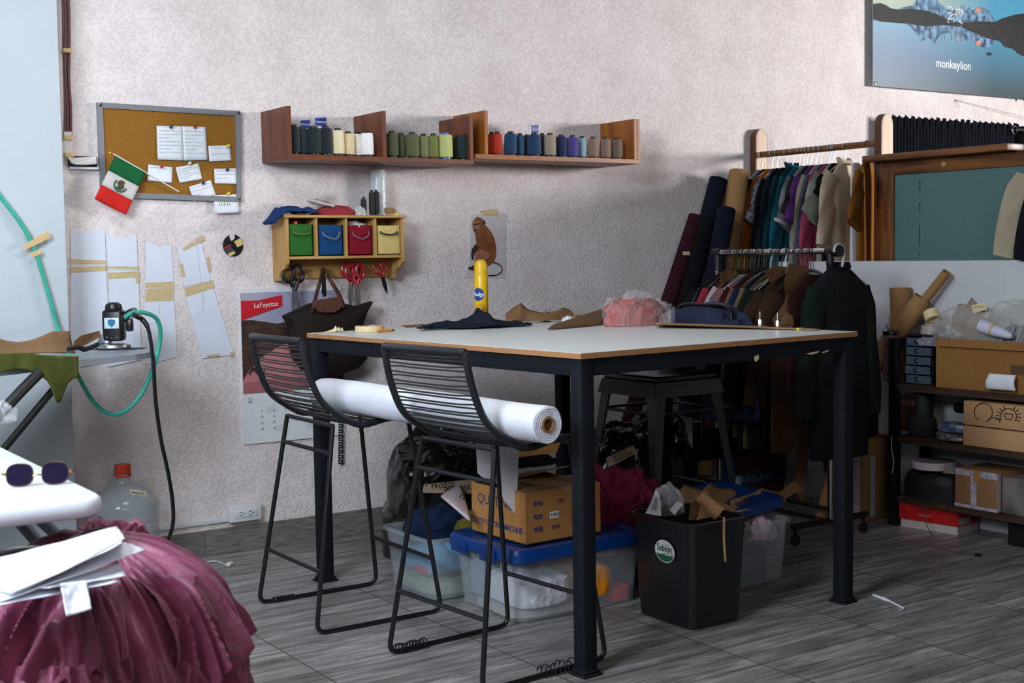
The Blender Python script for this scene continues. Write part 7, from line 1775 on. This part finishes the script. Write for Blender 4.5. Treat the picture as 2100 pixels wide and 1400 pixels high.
lb_ = MB().box(K(.0, -.0305, .105), (.058, .002, .042), mat('pale_blue_label', (206, 220, 228), .4), .001, Mk).build('label', e)
mb = MB(); o_ = K(.0, -.032, .105)
mb.prism([o_+fr_*a+Vector((0, 0, b)) for a, b in ((-.015, .012), (0, .016), (.015, .012), (.014, -.004), (0, -.016), (-.014, -.004))], bk_*.0006, plastic('badge_blue', (30, 110, 150), .4)); mb.build('badge', lb_, smooth=0)
for a, c in ((-.02, .05), (.02, .05), (.0, .045)): MB().lathe([(.005, 0), (.004, .002), (0, .0025)], K(a, -.0305, c), CHROME, 10, Matrix.Rotation(PI/2, 3, 'X')).build('screw', e)
MB().tube([K(.035, .0, .12), K(.065, .0, .145), K(.085, .0, .155)], [.017, .014, .011], BPL, 12).build('handle', e)
MB().box(K(.062, 0, .095), (.026, .03, .05), BPL, .008, Mk).build('switch_grip', e)
MB().tube([K(-.03, -.01, .045), K(-.055, -.01, .04), K(-.06, 0, .02)], .006, ALU, 8, spline=4).build('lever', e)
MB().tube([K(.066, .0, .115), K(.078, -.004, .13), K(.082, 0, .14)], .005, ALU, 8).build('connector', e)
ck = K(.085, .0, .155)
mb = MB(); pts = [ck, aY(275, 645, 4.86), aY(292, 655, 4.85), aY(305, 678, 4.84), aY(314, 740, 4.83), aY(319, 820, 4.83), aY(330, 900, 4.84), aY(343, 960, 4.85), aY(353, 1020, 4.88), aY(355, 1070, 4.9), aY(345, 1105, 4.95), aY(325, 1140, 5.0)]
mb.tube(pts, .0075, BPL, 10, spline=8); mb.tube(smooth([ck, aY(275, 645, 4.86), aY(292, 655, 4.85), aY(303, 670, 4.84)], 6), .0095, BPL, 10); mb.build('power_cord', e)

# white ironing board with sunglasses
IZ = .85; WB = mat('white_padded_board', (226, 230, 238), .55, 0, .03, 8)
e = empty('folding_table', (.25, 3.05, 0), 'white plastic folding table with rounded corner and grey tube legs in the left foreground', 'table')
cr_x, cr_y = .735, 2.50; rd = .045
P_ = []
for cx_, cy_, a0 in ((cr_x-rd, 3.75-rd, 0), (-.8+rd, 3.75-rd, 90), (-.8+rd, cr_y+rd, 180), (cr_x-rd, cr_y+rd, 270)):
    for k in range(8): a = R(a0+k*90/7); P_.append((cx_+rd*math.cos(a), cy_+rd*math.sin(a)))
def rg(o, z): 
    c = Vector((-.03, 3.1, 0)); return [Vector((x, y, z))+(Vector((x, y, 0))-c).normalized()*o for x, y in P_]
MB().loft([rg(-.012, IZ-.038), rg(0, IZ-.033), rg(.004, IZ-.020), rg(.002, IZ-.006), rg(-.006, IZ)], WB).build('table_board', e, smooth=50)
GT = mat('grey_painted_tube', (110, 124, 134), .35, .3)
for a, b in ((aY(62, 1045, 3.12), aY(150, 1130, 3.12)), (aY(20, 1045, 3.05), aY(105, 1145, 3.05))):
    d = (b-a).normalized(); MB().tube([a-d*.03, b+d*.75], .014, GT, 14).build('leg_tube', e)
# sunglasses
e0 = aZ(78, 996, IZ); 
gl = empty('sunglasses', (e0.x, e0.y, IZ), 'tortoiseshell sunglasses with dark violet lenses on the white table', 'sunglasses')
gr = (aZ(130, 994, IZ)-aZ(30, 1000, IZ)); gr.z = 0; gw = gr.length; gr.normalize(); gb = Vector((-gr.y, gr.x, 0))
LEN = mat('violet_lens', (30, 26, 50), .08, 0, alpha=.95, spec=1); TOR = mat('tortoise_shell', (44, 22, 20), .25, 0, rgb2=(96, 52, 28), vscale=90); GOLD = mat('gold_metal', (190, 150, 80), .25, 1)
G = lambda a, b, c: Vector((e0.x, e0.y, IZ+.001))+gr*a+gb*b+Vector((0, 0, c))
for sg in (-1, 1):
    cx_ = sg*.0335; pts = []
    for i in range(28):
        t = 2*PI*i/28; rx_ = .0265*(1-.05*math.cos(t*4)); rz_ = .0235*(1-.05*math.cos(t*4)); pts.append(G(cx_+rx_*math.cos(t)*abs(1) , .004*math.sin(t), .0225+rz_*math.sin(t)*(1 if math.sin(t) > 0 else .95)))
    MB().prism(pts, gb*.0015, LEN).build('lens', gl, smooth=0)
    MB().tube(pts, .0012, TOR, 8, closed=True).build('rim', gl)
    MB().tube([G(sg*.061, 0, .026), G(sg*.068, .01, .026), G(sg*.066, .06, .014), G(sg*.055, .115, .004), G(sg*.045, .13, .003)], .0016, TOR, 6, spline=5).build('temple', gl)
    MB().box(G(sg*.0625, .001, .026), (.006, .004, .005), GOLD, .001, Matrix.Rotation(math.atan2(gr.y, gr.x), 3, 'Z')).build('hinge', gl)
MB().tube([G(-.009, 0, .020), G(0, -.002, .0225), G(.009, 0, .020)], .0018, GOLD, 8, spline=4).build('bridge', gl)

# plastic bag corner hanging at the left edge
mb = MB(); heap(mb, aY(-22, 866, 2.9), .045, .05, .045, film('crinkled_film_b', (226, 226, 230), .42, .1), 103, .3, 3, 40, 16, ridge=1.3); mb.build('plastic_bag', label='silvery corner of a plastic bag hanging at the left image edge', cat='plastic bag', smooth=20)
# bag hangs from a tube of the grey board table: the tube it hangs on
# maroon pleated clothes pile
MG = mat('maroon_satin', (128, 58, 86), .46, 0, .12, 9, .5, 34, spec=.4, sheen=.15, bdist=.006)
hc_ = aY(165, 1300, 2.62); HX_, HY_ = hc_.x, hc_.y; ztop = aY(200, 1085, 2.62).z; HRX = aY(515, 1340, 2.62).x-HX_
mb = MB(); heap(mb, (HX_, HY_, 0), HRX*.92, .36, ztop*.95, MG, 111, .05, 2.2, 100, 40, ridge=.8, pw=.42)
mb.build('clothes_pile', label='big pile of shiny maroon clothes reaching from the floor in the left foreground', cat='clothes pile')
def drape(a0, a1, t0, t1, n, amp, off, seed, lab, sc=1.0, hem=.0, pw=.42, tw=0):
    mb = MB()
    def fn(u, v):
        a = a0+(a1-a0)*u+tw*(1-v); t = t0+(t1-t0)*v+.035*nz(u*5+seed, seed)*v+hem*nz(u*n*.9, seed+3)*v
        d = Vector((math.cos(a)*math.cos(t), math.sin(a)*math.cos(t), max(math.sin(t), 0)))
        ph = u*n*.56+nz(u*2.2+seed, v*.9, seed)*2.2+nz(u*7+seed, v*.7, seed+5)*.8; tri = abs((ph % 1)*2-1); tri = (tri*tri*(3-2*tri))*(.55+.9*abs(nz(math.floor(ph)*1.7+seed, seed)+.25))+.25*nz(u*n*1.7, v*2.2, seed)
        k = 1+off+1.25*amp*(.25+.75*v)*(tri-.5)+.05*nz(u*5+seed, v*3.5, seed*2)+.018*nz(u*14+seed, v*9, seed*2)
        return Vector((HX_, HY_, 0))+Vector((d.x*HRX*.92*k*sc, d.y*.36*k*sc, (d.z**pw)*ztop*.95*(1+off*.6+.5*amp*(.25+.75*v)*(tri-.5))))
    mb.grid(fn, 200, 60, MG); return mb.build('maroon_garment', label=lab, cat='garment', solid=.003, smooth=70)
D = R
drape(D(-75), D(12), D(78), D(24), 13, .13, .075, 1, 'pleated maroon garment fanning out on the right side of the pile', 1.0, .05)
drape(D(-100), D(-50), D(66), D(14), 8, .15, .05, 2, 'pleated maroon garment hanging in the middle front of the pile', 1.0, .06)
drape(D(-175), D(-95), D(62), D(30), 14, .14, .085, 3, 'ruffled maroon garment on the left front below the white sheets', 1.0, .08)
drape(D(-170), D(-90), D(34), D(5), 15, .15, .06, 4, 'lowest ruffled maroon garment at the bottom left of the picture', 1.0, .06)
drape(D(-55), D(35), D(30), D(2), 10, .10, .03, 5, 'dark lower maroon garment hanging at the right foot of the pile', 1.0, .04)
drape(D(0), D(110), D(80), D(30), 11, .12, .06, 6, 'maroon garment bunched at the back top of the pile next to the jug', 1.0, .05)
mb = MB(); heap(mb, aY(232, 1112, 2.68)-Vector((0, 0, .02)), .075, .06, .062, MG, 117, .25, 3, 60, 20, ridge=1.2, pw=.6); mb.build('maroon_garment', label='small crumpled maroon bunch at the very top of the pile', cat='garment')
# black scissors under the papers
SB = plastic('scissor_black', (20, 20, 24), .35)
f0 = 2.43
e = empty('scissors', aY(70, 1130, f0), 'blurred black handled shears under the white sheets on the maroon pile', 'scissors')
MB().tube([aY(60+60*math.cos(a)-18, 1140+14*math.sin(a)-.10*(60*math.cos(a)), f0) for a in [2*PI*i/18 for i in range(18)]], .006, SB, 8, closed=True).build('handle_ring', e)
MB().tube([aY(95, 1132, f0), aY(135, 1112, f0+.02), aY(175, 1092, f0+.05), aY(205, 1084, f0+.08)], [.006, .012, .010, .004], SB, 8, spline=4).build('shank', e)
# white sheets
SHW = mat('bright_white_sheet', (236, 240, 248), .5)
def sheet(px, ys, lab, bend=.008, seed=0):
    P4 = [aY(a, b, y) for (a, b), y in zip(px, ys)]; mb = MB()
    nrm = (P4[1]-P4[0]).cross(P4[3]-P4[0]).normalized()
    mb.grid(lambda u, v: (P4[0]*(1-u)+P4[1]*u)*(1-v)+(P4[3]*(1-u)+P4[2]*u)*v+nrm*(bend*math.sin(PI*u)*math.sin(PI*v*.9)+.003*nz(u*4+seed, v*4)), 16, 12, SHW)
    return mb.build('white_sheet', label=lab, cat='paper', solid=.0012)
sheet([(-60, 1160), (240, 1079), (256, 1104), (-60, 1262)], (2.36, 2.42, 2.28, 2.20), 'topmost white paper sheet on the maroon pile', .006, 1)
sheet([(-60, 1196), (252, 1092), (250, 1112), (20, 1216)], (2.33, 2.40, 2.26, 2.2), 'white paper sheet with a rolled edge just under the topmost one', .010, 2)
sheet([(-40, 1232), (256, 1111), (298, 1126), (-20, 1240)], (2.30, 2.36, 2.28, 2.19), 'white paper sheet with a pointed right corner sticking out furthest', .004, 3)
sheet([(60, 1205), (245, 1155), (258, 1180), (100, 1205)], (2.27, 2.31, 2.24, 2.19), 'white paper sheet corner below the pointed one', .003, 4)
sheet([(-60, 1243), (190, 1180), (245, 1192), (-60, 1250)], (2.25, 2.28, 2.22, 2.17), 'lowest white paper sheet edge running to the left image edge', .003, 5)
sheet([(124, 1196), (177, 1190), (188, 1248), (136, 1263)], (2.20, 2.21, 2.17, 2.165), 'small white paper flap hanging down in front of the pile', .004, 6)
